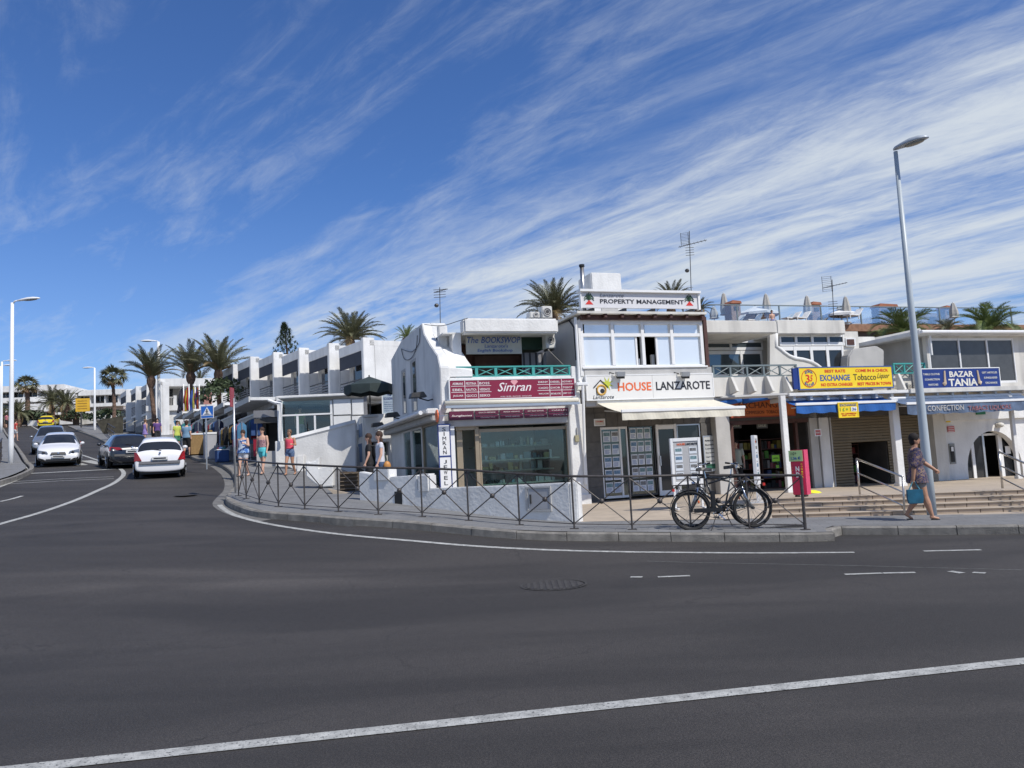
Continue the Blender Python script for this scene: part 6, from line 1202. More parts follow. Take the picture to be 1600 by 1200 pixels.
palm('palm crown behind the bookshop roof and air conditioners', 866, 490, 866, 640, 48, 2.5, .35, 54, bush=False, lo=0); palm('palm top rising behind the property management sign', 1050, 470, 1050, 640, 48, 1.5, .3, 44, bush=False, lo=-10); palm('palm fronds showing just right of the property management sign', 1092, 485, 1092, 640, 52, 1.1, .25, 34, bush=False, lo=-10)
palm('green leafy palm left of the tall lamp post behind the bazaar roof', 1412, 522, 1412, 600, 38, 1.9, .2, 34, 'lush', FROND2, lo=0, hi=78, bush=False, wind=.15); palm('green leafy palm right of the lamp post above the dark windows', 1546, 520, 1546, 600, 34, 1.75, .2, 36, 'lush', FROND2, lo=5, hi=85, bush=False, wind=.1); palm('small dark palm between the two green leafy palms', 1480, 515, 1480, 600, 40, .9, .15, 22, 'lush', FROND, lo=0, bush=False); palm('small yellow-green palm low at the hotel planting', 1384, 522, 1384, 600, 42, 1.0, .15, 22, 'lush', FROND2, lo=-20, hi=50, bush=False)
palm('fan palm beside the lamp post up the hill', 177, 590, 177, 672, 95, 1.75, .2, 30, 'fan', FROND, lo=-50, bush=False, grp='fan palms on the hill', dead=4); palm('fan palm standing before the far hotel at left', 42, 603, 42, 645, 112, 1.9, .3, 26, 'fan', FROND, lo=-45, bush=False, grp='fan palms on the hill', dead=4)
for lab, x, y, b, Y, R_, tr in (('broad date palm left of the yellow billboard, nearest it', 104, 632, 658, 104, 2.6, .55), ('date palm behind the yellow car', 81, 628, 655, 108, 2.6, .3), ('dark low palm beside the far garage', 27, 645, 672, 100, 2.2, .4), ('low palm at the picture edge before the far hotel', 6, 652, 680, 98, 1.8, .4)): palm(lab, x, y, x, b, Y, R_, tr, 40, grp='date palms before the far hotel', lo=-35, bush=False)
palm('tiny palm crown showing over the far white building roof', 312, 592, 312, 640, 90, 1.3, .2, 24, bush=False, lo=-10)
# conifer behind the apartments
cb, ct = at(450, 600, 62), at(444, 506, 62); T = Th('conifer_tree', 'slim dark conifer rising behind the terraced apartments', 'tree', WORLD, cb.z, cb.x, cb.y); T.put('trunk', MB().tube([cb, cb.lerp(ct, .5) + Vector((.1, 0, 0)), ct], [.16, .09, .02]), TRUNK)
rnd = random.Random(5); tuft = MB()
for k in range(26): a, e = rnd.uniform(0, 6.28), rnd.uniform(-.5, 1.2); d = Vector((math.cos(a) * math.cos(e), math.sin(a) * math.cos(e), math.sin(e))) * rnd.uniform(.5, 1); q = d.cross(Vector((0, 0, 1))).normalized() * .05; tuft.add([d * .1 + q, d * .1 - q, d * .75 - q, d, d * .75 + q], [(0, 1, 2, 3, 4)])
tm = tuft.mesh('needle_tuft'); tm.materials.append(LEAF)
for i in range(120):
    f = (i / 120) ** .8; c = cb.lerp(ct, lerp(.42, .99, f)); a = i * 2.4; r = lerp(1.25, .08, f) * rnd.uniform(.25, 1.1); o = bpy.data.objects.new('needle_tuft', tm); COL.objects.link(o); o.parent = T.o; o.location = c + Vector((r * math.cos(a), r * math.sin(a), r * .25)) - T.o.location; s = rnd.uniform(.22, .4); o.scale = (s, s, s * 1.1); o.rotation_euler = (0, 0, a)
def bush(lab, px, py, Y, w, h, n, m=LEAF, name='shrub'):
    p = at(px, py, Y); T = Th(name, lab, 'shrub', WORLD, p.z, p.x, p.y); mb = MB(); rnd = random.Random(lab)
    for i in range(n):
        a, b, r = rnd.uniform(0, 6.28), rnd.uniform(0, 1.57), rnd.uniform(.6, 1) ; c = p + Vector((math.cos(a) * math.cos(b) * w * r, math.sin(a) * math.cos(b) * w * r * .7, math.sin(b) * h * r)); s = .09 * w; d1 = Vector((rnd.uniform(-1, 1), rnd.uniform(-1, 1), rnd.uniform(-1, 1))).normalized() * s; d2 = d1.cross(Vector((rnd.uniform(-1, 1), rnd.uniform(-1, 1), 1))).normalized() * s * .6; mb.add([c - d1, c + d2, c + d1, c - d2], [(0, 1, 2, 3)])
    T.put('foliage', mb, m, kind='stuff'); T.put('stem', MB().tube([p, p + Vector((0, 0, h * .6))], .05), TRUNK)
bush('green hedge bush at the foot of the rightmost feathery palm', 345, 625, 57, 2.2, 1.6, 500); bush('row shrub beside the far white hotel wall', 168, 655, 100, 3, 1.3, 400); bush('shrub behind the far garage entrance', 50, 655, 103, 2.5, 1.2, 300); bush('dark shrub at the base of the nearest date palm', 118, 655, 103, 2, 1.3, 300)
# ---------------------------------------------------------------- street furniture
def tubeT(T, name, pts, r, m, seg=8, par=None, sm=True): return T.put(name, MB().tube(pts, r, seg), m, par, smooth_=sm)
def lamp(lab, bx, by, tx, ty, Y, hd, m=WPAINT, grp='street lamps', zf=ZP, arm=None, r0=.11, r1=.05):
    b, t = at(bx, by, Y), at(tx, ty, Y); t = Vector((b.x, b.y, t.z)); T = Th('street_lamp', lab, 'street lamp', WORLD, b.z, b.x, b.y, group=grp)
    tubeT(T, 'pole', [b, b.lerp(t, .16), b.lerp(t, .5), t], [r0, r0 * .96, (r0 + r1) * .5, r1], m, 14); tubeT(T, 'base_sleeve', [b, b + Vector((0, 0, .08))], r0 * 1.7, m, 14)
    hd = Vector(hd); L = hd.length; u = hd.normalized(); s0 = t
    if arm: s0 = t + u * arm; tubeT(T, 'arm', [t - Vector((0, 0, .1)), t + u * arm * .4 + Vector((0, 0, .06)), s0 + Vector((0, 0, .08))], .035, m)
    q = u.cross(Vector((0, 0, 1))); c0 = s0 + Vector((0, 0, .06)); rings = []
    for f, w, h in ((-.06, .02, .02), (.0, .07, .05), (.2, .11, .085), (.45, .14, .115), (.7, .135, .105), (.9, .085, .065), (1.0, .02, .02)):
        c = c0 + u * (L * f); rings.append([c + q * (w * math.cos(a)) + Vector((0, 0, (h if math.sin(a) > 0 else .025) * math.sin(a))) for a in [2 * math.pi * k / 14 for k in range(14)]])
    hm = T.put('lamp_head', MB().rings(rings), LAMPG if Y < 20 else WPAINT, smooth_=True); c = c0 + u * (L * .58)
    rr = [[c + u * (L * .33 * s * math.cos(a)) + q * (.105 * s * math.sin(a)) + Vector((0, 0, z)) for a in [2 * math.pi * k / 16 for k in range(16)]] for s, z in ((1, -.02), (.8, -.05), (.4, -.065))]
    T.put('lens', MB().rings(rr), mat('lamp_lens', (.30, .29, .25), .15), smooth_=True); return T
lamp('tall pale lamp post on the right pavement behind the walking woman', 1457, 812, 1398, 237, 16.6, (.50, -.44, .06), mat('pale_blue_grey_paint', (.42, .47, .50), .4, var=.05), r0=.098, r1=.042)
T_ = lamp('near white lamp post on the left pavement', 17, 735, 20, 473, 37.4, (1.1, -.1, .05), arm=.3, r0=.12, r1=.07); lamp('white lamp post beside the flags up the hill, behind the white car', 249, 700, 248, 534, 63, (-1.2, -.1, .05), arm=.2, r0=.15, r1=.1); lamp('thin white lamp post beside the yellow billboard', 148, 682, 147, 575, 90, (-1.2, -.1, .0), arm=.15, r0=.13, r1=.09)
lamp('far white lamp post at the left picture edge with its head in view', 2, 678, 5, 565, 84, (1.3, 0, 0), arm=.3, r0=.13, r1=.09); lamp('second far lamp post at the left picture edge, lower head', 0, 676, 2, 572, 92, (1.2, 0, 0), arm=.2, r0=.13, r1=.09)
# pedestrian guard rail
RAIL = mat('brown_grey_iron', (.085, .075, .07), .5, .4, var=.3, scale=15)
FX = [372.8, 384.8, 405.2, 435.2, 476.2, 528.9, 591.3, 659.8, 732.3, 812, 897.5, 988, 1080, 1171.3, 1258.5]; FY = [774.6, 779, 786, 791.8, 795.8, 799.6, 803.8, 807.5, 813.5, 820.5, 826, 827.5, 826.5, 826.5, 827.8]
FP = [gp(x, y, ZP) for x, y in zip(FX, FY)]; FHt = 1.0
Gd = Th('guard_rail', 'long dark iron guard rail with crossed bars and balls around the pavement corner', 'railing', WORLD, FP[7].z, FP[7].x, FP[7].y)
HTS = [56, 59.5, 63, 66.5, 68.3, 69.6, 71.5, 74.5, 77.5, 78.5, 80, 81, 82, 82, 83]; tops = [Vector((p.x, p.y, p.z + h * p.y / FPX * 1.005)) for p, h in zip(FP, HTS)]
for i, (p, t) in enumerate(zip(FP, tops)):
    o = Gd.put('post', MB().tube([p, t], .018 if i < 14 else .03, 8), RAIL); 
    Gd.put('foot_plate', MB().box(p.x - .08, p.x + .08, p.y - .05, p.y + .05, p.z - .01, p.z + .014), RAIL, o)
for i in range(14):
    p, q, a, b = FP[i], FP[i + 1], tops[i], tops[i + 1]; up = Vector((0, 0, .09)); k = Vector((0, 0, .03)); Gd.put('top_rail', MB().tube([a, b], .024, 8), RAIL); Gd.put('bottom_rail', MB().tube([p + up, q + up], .009, 6), RAIL)
    c = (p + q + a + b) / 4 + Vector((0, 0, .03)); [Gd.put('diagonal_bar', MB().tube([s, c], .012, 6), RAIL) for s in (a - k, b - k, p + up, q + up)]; Gd.put('ball', MB().ell(c, .052, .052, .052, 12, 8), RAIL, smooth_=True)
def rail3(lab, pts, name='handrail'):
    T = Th(name, lab, 'handrail', WORLD, pts[0][0].z, pts[0][0].x, pts[0][0].y, group='handrails on the steps'); tubeT(T, 'post', [pts[0][0], pts[0][1]], .024, STEEL); tubeT(T, 'post', [pts[1][0], pts[1][1]], .024, STEEL)
    for i, f in enumerate((1.0, .62, .28)): tubeT(T, 'rail', [pts[0][0].lerp(pts[0][1], f), pts[1][0].lerp(pts[1][1], f)], .024 if i == 0 else .017, STEEL)
rail3('steel handrail with three bars on the steps right of the red board', [(at(1344, 776, 18.9), at(1338.5, 717, 18.9)), (at(1413.5, 808.5, 16.7), at(1410.5, 745, 16.7))])
rail3('steel handrail on the steps at the right picture edge', [(at(1566.5, 763, 17.9), at(1561, 706, 17.9)), (at(1648, 806, 15.8), at(1642, 742, 15.8))])
# zebra crossing sign
def bluesign():
    b, t = at(323, 718, 30.5), at(323, 640, 30.5); b.z = ZP(b.x, b.y); fr = Frame(b.x, b.y, -5); T = Th('crossing_sign', 'square blue pedestrian crossing sign on a grey pole at the kerb', 'road sign', fr, b.z, 0, 0); T.put('pole', MB().tube([(0, 0, b.z), (0, 0, t.z + .2)], .035, 8), ALU)
    a, b2, u, t2 = T.rc(314, 634.5, 333, 653, -.06); pl = T.box('plate', a, b2, -.06, -.03, u, t2, mat('sign_blue', (.02, .14, .50), .4), bev=.01); W = b2 - a; Hh = t2 - u; X_ = lambda f: a + W * f; Z_ = lambda f: u + Hh * f
    T.put('white_triangle', MB().prism([(X_(.13), -.066, Z_(.26)), (X_(.87), -.066, Z_(.26)), (X_(.5), -.066, Z_(.92))], (0, .005, 0)), WPAINT, pl)
    T.put('edge', MB().box(a - .012, b2 + .012, -.064, -.028, t2, t2 + .015).box(a - .012, b2 + .012, -.064, -.028, u - .015, u).box(a - .012, a, -.064, -.028, u, t2).box(b2, b2 + .012, -.064, -.028, u, t2).box(a, b2, -.066, -.061, Z_(.19), Z_(.225)), WPAINT, pl)
    w = -.07; mb = MB().ell((X_(.5), w, Z_(.71)), .025, .006, .03, 8, 6)
    for q in ([(.5, .67), (.5, .5)], [(.5, .5), (.41, .34)], [(.5, .5), (.6, .34)], [(.5, .63), (.40, .54)], [(.5, .63), (.59, .53)]): mb.tube([(X_(q[0][0]), w, Z_(q[0][1])), (X_(q[1][0]), w, Z_(q[1][1]))], .014, 4)
    for k in range(4): mb.box(X_(.3 + .11 * k), X_(.36 + .11 * k), w, w + .003, Z_(.28), Z_(.33))
    T.put('walking_figure', mb, BLACKL, pl)
bluesign()
b, t = at(368, 776, 22.6), at(366, 622, 22.6); b.z = ZP(b.x, b.y); T = Th('sign_pole', 'thin grey pole with a narrow edge-on sign at the left end of the guard rail', 'pole', WORLD, b.z, b.x, b.y); tubeT(T, 'pole', [b, Vector((b.x, b.y, t.z))], .03, ALU); s = Vector((b.x - .05, b.y, t.z)); T.box('edge_on_sign', s.x - .02, s.x + .02, s.y - .12, s.y + .12, s.z - .25, s.z + .3, mat('edge_sign_red', (.35, .06, .08), .5))
# yellow billboard up the hill
b = at(126.5, 668, 88); fr = Frame(b.x, b.y, 14); T = Th('yellow_billboard', 'yellow direction billboard on a dark post up the hill', 'sign', fr, b.z, 0, 0); T.put('post', MB().tube([(0, .1, b.z), (0, .1, at(126, 635, 88).z)], .09), DARKM); pn = T.pb('panel', 118, 622.5, 140, 643, 0, .15, mat('ochre_board', (.72, .42, .03), .5)); 
for y in (626, 630, 634, 638): T.pb('print_line', 121, y, 136, y + .8, -.02, .01, mat('brown_print', (.3, .14, .02), .6), pn)
# flags
for i, (x, cols, lab) in enumerate([(287.5, [(.03, .03, .05), (.06, .06, .1), (.03, .03, .05)], 'limp dark flag, leftmost of the four flags'), (296, [(.5, .02, .02), (.7, .5, .03), (.5, .02, .02)], 'limp red and yellow flag, second of the four'), (305.5, [(.6, .55, .1), (.05, .12, .5), (.03, .10, .4)], 'limp blue and yellow flag, third of the four'), (312, [(.5, .08, .03), (.03, .06, .3), (.4, .05, .08)], 'limp orange and dark blue flag, rightmost of the four')]):
    b, t = at(x, 660, 56), at(x, 600, 56); T = Th('flag', lab, 'flag', WORLD, b.z, b.x, b.y, group='flags beside the feathery palms'); tubeT(T, 'pole', [b, Vector((b.x, b.y, t.z))], .04, WPAINT)
    for k, c in enumerate(cols):
        mb = MB(); rows = 9
        for sgn in (0, 1):
            pass
        for j in range(rows):
            z = t.z - .25 - j * .19; w0 = .05 + k * .12 * (1 + .5 * j / rows); pass
        R_ = [[(b.x - .06 - (k * .13 + q[0]) * (.55 + .6 * j / rows), b.y + q[1] + .05 * math.sin(j + k), t.z - .25 - j * .2 - .1 * k) for q in ((0, -.03), (.13, -.05), (.13, .04), (0, .03))] for j in range(rows)]
        T.put('cloth_band', mb.rings(R_), mat('flag_%d_%d' % (i, k), tuple(v * .55 for v in c), .8), smooth_=True)
# manhole and grates
def disc(T, c, r, z, m, name, seg=40, r2=None):
    mb = MB(); n = seg
    if r2 is None: mb.add([(c.x + r * math.cos(2 * math.pi * k / n), c.y + r * math.sin(2 * math.pi * k / n), z) for k in range(n)], [tuple(range(n))])
    else: mb.add([(c.x + q * math.cos(2 * math.pi * k / n), c.y + q * math.sin(2 * math.pi * k / n), z) for q in (r, r2) for k in range(n)], [(k, (k + 1) % n, n + (k + 1) % n, n + k) for k in range(n)])
    return T.put(name, mb, m)
IRON = mat('worn_iron_cover', (.042, .038, .035), .7, .0, var=.3, scale=12); IRON2 = mat('iron_ribs', (.052, .048, .044), .8, .0, var=.3, scale=12)
c = gp(865, 914, Z); T = Th('manhole_cover', 'round ribbed manhole cover in the middle of the road', 'manhole cover', WORLD, c.z, c.x, c.y); disc(T, c, .40, c.z + .004, IRON, 'cover'); disc(T, c, .46, c.z + .007, IRON2, 'ring', r2=.43)
for k in range(9): y = (k - 4) * .085; w = math.sqrt(.15 - y * y) if y * y < .15 else .05; T.box('rib', c.x + y - .022, c.x + y + .022, c.y - w, c.y + w, c.z + .005, c.z + .009, IRON2)
c = gp(290, 775, Z); T = Th('manhole_cover', 'small dark manhole cover behind the white car on the hill road', 'manhole cover', WORLD, c.z, c.x, c.y); n_ = Vector((.474, -.88, 0)); disc(T, c, .28, c.z + .02, IRON2, 'cover'); disc(T, c, .32, c.z + .024, IRON, 'ring', r2=.29)
c = gp(1228, 826, ZP); T = Th('drain_grate', 'rectangular drain grate in the pavement behind the bicycle wheel', 'grate', WORLD, c.z, c.x, c.y + .35)
T.box('frame', c.x - .42, c.x + .42, c.y + .1, c.y + .62, c.z + .002, c.z + .012, IRON)
for k in range(14): x = c.x - .38 + k * .058; T.box('bar', x, x + .025, c.y + .12, c.y + .6, c.z + .013, c.z + .02, IRON2)
# estate agent display stands
def stand(lab, x0, y0, x1, y1, Y, ang, cols, wide):
    p = at((x0 + x1) / 2, y1, Y); g = ZPL(p.x, p.y); fr = Frame(p.x, p.y, ang); T = Th('display_stand', lab, 'display stand', fr, g, 0, 0, group='estate agent display stands'); zt = at((x0 + x1) / 2, y0, Y).z; zb = at((x0 + x1) / 2, y1, Y).z; w = wide
    T.put('frame', MB().box(-w, -w + .07, -.04, .04, zb, zt).box(w - .07, w, -.04, .04, zb, zt).box(-w + .07, w - .07, -.04, .04, zt - .08, zt).box(-w + .07, w - .07, -.04, .04, zb, zb + .07), WPAINT, bev=.006)
    pn = T.box('panel', -w + .07, w - .07, -.02, .02, zb + .07, zt - .08, mat('stand_backing', (.42, .42, .42), .6)); T.put('leg', MB().box(-w + .02, -w + .07, -.2, .2, g, g + .04).box(-w + .02, -w + .06, -.02, .02, g + .04, zb), WPAINT); T.put('leg', MB().box(w - .07, w - .02, -.2, .2, g, g + .04).box(w - .06, w - .02, -.02, .02, g + .04, zb), WPAINT)
    if w > .25: text(T, 'HOUSE', -w * .55, -w * .02, zt - .17, zt - .12, -.024, ORANGE, .02, parent=pn); text(T, 'LANZAROTE', w * .02, w * .8, zt - .17, zt - .12, -.024, BLACKL, .02, parent=pn)
    PB = [MATS['flyer_photo_blue'], MATS['flyer_photo_teal'], MATS['flyer_photo_grey']]
    for i in range(cols):
        for j in range(4):
            a = -w + .1 + (2 * w - .2) * (i * 1.9 if cols == 2 else i) / (2.9 if cols == 2 else cols); b = a + (2 * w - .2) * (.34 if cols == 2 else .98 / cols); zz = lerp(zt - .22, zb + .1, j / 4); h = (zt - zb - .35) / 4
            T.box('flyer', a, b, -.03, -.022, zz - h + .03, zz, MATS['flyer_paper'], pn); T.box('photo', a + .015, b - .015, -.033, -.0305, zz - h * .5, zz - .02, random.choice(PB), pn)
stand('white framed property display stand with flyers facing the road beside the bicycles', 1050, 684, 1099, 757, 18.8, 8, 2, .37); stand('narrow white property display stand turned sideways in front of the exchange shop', 1176, 680, 1192, 757, 18.6, 66, 1, .26)
p = FR.w(ps(1100, 700, .45), .45); S = board('information_board', 'grey board of printed notices on the wall behind the display stand', 1101, 682, 1121, 735, .45, .03, mat('pale_grey_board', (.45, .46, .45), .6), ALU)
for i, w_ in enumerate(('PROPERTY SALES', 'Rentals', 'Lettings', 'Key holding', 'Legal advice', 'Insurance', 'Maintenance')): st_(S, w_, .1, .86 - .12 * i, .85 - .05 * (i % 3), .90 - .12 * i, .45, BLACKL, .01)
S.box('green_strip', S.r[0] + .02, S.r[1] - .02, .445, .449, S.r[2] + .05, S.r[2] + .2, mat('green_strip', (.02, .12, .07), .6))
S = board('small_wall_plaque', 'small cream plaque on the grey stone wall under the cream awning', 929.5, 656, 944, 664, .52, .02, mat('plaque_cream', (.6, .55, .47), .6)); st_(S, 'CALIMA', .1, .55, .9, .8, .52, RED, .01)
S = board('shop_sale_notice', 'dim SALE notice hanging at the left in the exchange shop', 1141.5, 662, 1157, 668, .75, .01, mat('dim_notice', (.12, .12, .10), .7), DARKIN); st_(S, 'SALE', .1, .2, .9, .8, .75, mat('dim_letters', (.35, .34, .28), .7), .02)
S = board('shop_sale_notice', 'dim SALE notice hanging in the middle of the exchange shop', 1183, 662, 1198, 668, .75, .01, MATS['dim_notice'], DARKIN); st_(S, 'SALE', .1, .2, .9, .8, .75, MATS['dim_letters'], .02)
for x, y, w_, h_, lab in ((1212, 716, 12, 10, 'bright green card inside the exchange shop, larger one'), (1215, 729, 5, 4, 'bright green card inside the exchange shop, smaller lower one')): S = board('price_card', lab, x - w_ / 2, y - h_ / 2, x + w_ / 2, y + h_ / 2, 1.1, .01, mat('lime_card', (.25, .60, .04), .6), BLACK); st_(S, 'OFFER', .15, .4, .85, .6, 1.1, BLACKL)
S = board('red_notice', 'small red and white notice on the white pier beside the shutter', 1274, 672, 1282, 680, -.2, .02, MATS['notice_red']); st_(S, 'VIDEO', .1, .35, .9, .65, -.2, WPAINT)
# red lightbox board
p = at(1250, 770, 18.9); g = ZPL(p.x, p.y); fr = Frame(p.x, p.y, -36); T = Th('red_sign_board', 'red upright sign box with vertical letters and pale green price card on top', 'sign', fr, g, 0, 0); a, b, u, t = T.rc(1236, 703, 1256, 769, 0)
bx_ = T.box('box', a, b, 0, .34, g + .06, t, mat('crimson_box', (.50, .015, .07), .4), bev=.015); T.box('side_edge', b, b + .03, .02, .33, g + .06, t, mat('crimson_box_side', (.62, .03, .12), .4))
T.put('leg', MB().box(a + .03, a + .08, .05, .3, g, g + .07), BLACK); T.put('leg', MB().box(b - .08, b - .03, .05, .3, g, g + .07), BLACK)
cd = T.box('price_card', a - .02, b - .0, -.02, -.004, lerp(u, t, .73), t - .01, mat('pale_green_card', (.42, .62, .28), .6), bx_); text(T, '1 £ =', a + .04, b - .14, lerp(u, t, .88), lerp(u, t, .96), -.024, BLACKL, .02, parent=cd); text(T, '1,36 €', a + .03, b - .05, lerp(u, t, .76), lerp(u, t, .84), -.024, BLUEL, .03, parent=cd)
for ch, f in (('N', .54), ('D', .40)): text(T, ch, lerp(a, b, .38), lerp(a, b, .66), lerp(u, t, f - .05), lerp(u, t, f + .07), -.003, WPAINT, .05, parent=bx_)
for ch, f in zip('COMIDA', range(6)): text(T, ch, lerp(a, b, .80), lerp(a, b, .92), lerp(u, t, .64 - .06 * f), lerp(u, t, .68 - .06 * f), -.003, YELLOW, .02, parent=bx_)
for ch, f in zip('TABACO', range(6)): text(T, ch, lerp(a, b, .08), lerp(a, b, .17), lerp(u, t, .64 - .07 * f), lerp(u, t, .68 - .07 * f), -.003, ORANGE, .02, parent=bx_)
p = gp(1267, 771, ZPL); T = Th('yellow_cloth', 'crumpled bright yellow cloth on the forecourt beside the red sign box', 'cloth', WORLD, p.z, p.x, p.y); mb = MB(); rnd = random.Random(3)
R_ = [[(p.x + r * (1 + .3 * rnd.random()) * 1.6 * math.cos(k * .524), p.y + r * math.sin(k * .524), p.z + z + .02 * rnd.random()) for k in range(12)] for r, z in ((.16, 0), (.14, .04), (.06, .07))]; T.put('cloth', mb.rings(R_), mat('lemon_cloth', (.70, .68, .03), .8))
S = Th('wall_box', 'small grey electric box on the white pier left of the estate agent', 'electric box', FR, pz(903, 692, -.1), ps(903, 690, -.1), -.1); S.pb('case', 899, 680, 905, 690, -.12, .07, mat('box_brass', (.35, .32, .2), .5), bev=.005); S.pb('conduit', 901.5, 668, 902.5, 680, -.1, .05, GREYW)
S = Th('wall_heater', 'small white bulkhead on an arm on the pier beside the maroon sign', 'lamp', FR, pz(910, 602, -.2), ps(910, 600, -.2), -.2); S.pb('housing', 901, 597, 920, 602.5, -.35, .2, WPAINT, bev=.02); S.put('arm', MB().tube([(ps(911, 604, -.2), -.2, pz(911, 602, -.2)), (ps(911, 604, -.05), -.05, pz(911, 612, -.05))], .02), ALU)
# ---------------------------------------------------------------- bicycles
TY, RIM = RUBBER, mat('dark_rim', (.05, .05, .052), .35, .6); CHR = mat('chrome_parts', (.6, .62, .65), .15, 1.)
def bicycle(lab, bx, by, Y, ang, col, flip, wb=1.13, rw=.37, susp=False, z_off=0):
    p = gp(bx, by, ZP) if Y is None else at(bx, by, Y); g = ZP(p.x, p.y) + .003; fr = Frame(p.x, p.y, ang + (180 if flip else 0)); T = Th('bicycle', lab, 'bicycle', fr, g, 0, 0, group='bicycles leaning by the guard rail'); rx, fx_ = -wb / 2, wb / 2; zc = g + rw
    for x in (rx, fx_):
        w = T.put('wheel', MB().torus((x, 0, zc), rw - .05, .011, 40, 6), RIM, smooth_=True); T.put('tyre', MB().torus((x, 0, zc), rw - .024, .024, 48, 8), TY, w, smooth_=True); mb = MB()
        for k in range(18): a = k * math.pi / 9; mb.tube([(x, .02 * (-1) ** k, zc), (x + (rw - .05) * math.cos(a), 0, zc + (rw - .05) * math.sin(a))], .0022, 3, cap=False)
        T.put('spokes', mb, STEEL, w); T.put('hub', MB().tube([(x, -.05, zc), (x, .05, zc)], .03, 10), DARKM, w)
    P = lambda x, z, y=0: (x, y, g + z + .26 * max(0, z - .5)); bb = (-.08, .29); seat = (-.26, .86); head = (.36, .90); hb = (.40, .72); F_ = MB()
    for a, b, r in ((bb, seat, .018), (seat, (.34, .86), .017), (bb, hb, .022), ((-.22, .78), head, .018)): F_.tube([P(*a), P(*b)], r, 8)
    F_.tube([P(*head), P(*hb)], .024, 8)
    for s in (-.05, .05): F_.tube([P(rx, rw, s), P(-.08, .29, s * .6)], .011, 6).tube([P(rx, rw, s), P(-.24, .78, s * .4)], .009, 6)
    T.put('frame', F_, col, smooth_=True); f = MB()
    for s in (-.055, .055): f.tube([P(fx_, rw, s), P(.455, .56, s), P(.41, .70, s * .8)], .016 if susp else .012, 6)
    f.tube([P(.41, .70, -.05), P(.41, .70, .05)], .02, 6); T.put('fork', f, CHR if susp else col, smooth_=True)
    h = MB().tube([P(.36, .90), P(.33, 1.0), P(.36, 1.04)], .015, 6).tube([P(.27, 1.07, -.30), P(.30, 1.06, -.2), P(.37, 1.04, -.05), P(.37, 1.04, .05), P(.30, 1.06, .2), P(.27, 1.07, .30)], .012, 6); hb_ = T.put('handlebar', h, CHR, smooth_=True)
    for s in (-1, 1): T.put('grip', MB().tube([P(.21, 1.075, s * .31), P(.29, 1.063, s * .27)], .018, 8), BLACK, hb_); T.put('brake_lever', MB().tube([P(.30, 1.05, s * .2), P(.37, 1.0, s * .24)], .007, 4), DARKM, hb_)
    T.put('saddle_post', MB().tube([P(-.25, .84), P(-.28, .97)], .014, 8), CHR); R_ = [[P(x, z + dz + .0, y) for y, dz in ((-w, -.02), (-w * .6, .03), (w * .6, .03), (w, -.02))] for x, w, z in ((-.42, .075, .99), (-.34, .08, 1.0), (-.24, .045, .99), (-.13, .02, .985))]; T.put('saddle', MB().rings(R_), BLACK, bev=.006)
    T.put('crank', MB().torus(P(*bb, -.05), .085, .008, 24, 4).tube([P(-.08, .29, -.06), P(.04, .18, -.07)], .012, 6).tube([P(-.08, .29, .06), P(-.2, .40, .07)], .012, 6), CHR); T.put('pedal', MB().box(0.0, .1, -.15, -.07, g + .165, g + .19), DARKM); T.put('pedal', MB().box(-.25, -.15, .07, .15, g + .39, g + .415), DARKM)
    T.put('chain', MB().tube([P(-.08, .375, -.05), P(rx, rw + .035, -.05)], .006, 4).tube([P(-.08, .205, -.05), P(rx, rw - .035, -.05)], .006, 4), DARKM); T.put('chain_guard', MB().box(rx + .05, .0, -.062, -.056, g + .33, g + .41), col)
    for x, a0, a1, mm in ((rx, 10, 190, 1), (fx_, 20, 160, 1)):
        pts = [(x + (rw + .02) * math.cos(R(a)), 0, zc + (rw + .02) * math.sin(R(a))) for a in range(a0, a1 + 1, 12)]; mb = MB()
        R_ = [[(q[0], -.028, q[2]), (q[0], .028, q[2]), (q[0] * 1.0, .028, q[2] + .005), (q[0], -.028, q[2] + .005)] for q in pts]; T.put('mudguard', mb.rings(R_), BLACK)
    T.put('rack', MB().tube([P(-.30, .78, -.06), P(-.86, .78, -.06)], .007, 5).tube([P(-.30, .78, .06), P(-.86, .78, .06)], .007, 5).tube([P(-.86, .78, -.06), P(-.86, .78, .06)], .007, 5).tube([P(-.5, .78, -.06), P(-.5, .78, .06)], .006, 5).tube([P(-.7, .78, -.06), P(-.7, .78, .06)], .006, 5).tube([P(rx, rw, -.07), P(-.62, .78, -.06)], .006, 5).tube([P(rx, rw, .07), P(-.62, .78, .06)], .006, 5).tube([P(rx, rw, -.07), P(-.8, .78, -.06)], .006, 5), BLACK)
    T.put('rear_lamp', MB().box(-.90, -.86, -.03, .03, g + .74, g + .79), RED); T.put('headlamp', MB().tube([P(.45, .78), P(.51, .78)], .03, 10), CHR); T.put('kickstand', MB().tube([P(-.12, .27, -.05), P(-.26, .0, -.16)], .009, 5), DARKM); T.put('reflector', MB().ell(P(rx + .16, rw + .15), .02, .012, .03, 8, 5), ORANGE)
    if not flip: T.put('battery', MB().box(-.19, -.11, -.035, .035, g + .36, g + .72), BLACK, bev=.01)
    return T
bicycle('nearer dark bicycle behind the guard rail, facing right, with its front wheel at the right', 1130, 827, None, 0, mat('black_bike_paint', (.02, .021, .024), .25, .3, coat=.5), False, wb=1.16, susp=True)
q = gp(1130, 827, ZP); bicycle('farther dark bicycle facing left, overlapping the nearer one', 1127, 823.0, q.y + .28, 2, mat('grey_bike_paint', (.07, .08, .09), .25, .5, coat=.5), True, wb=1.1, susp=True)
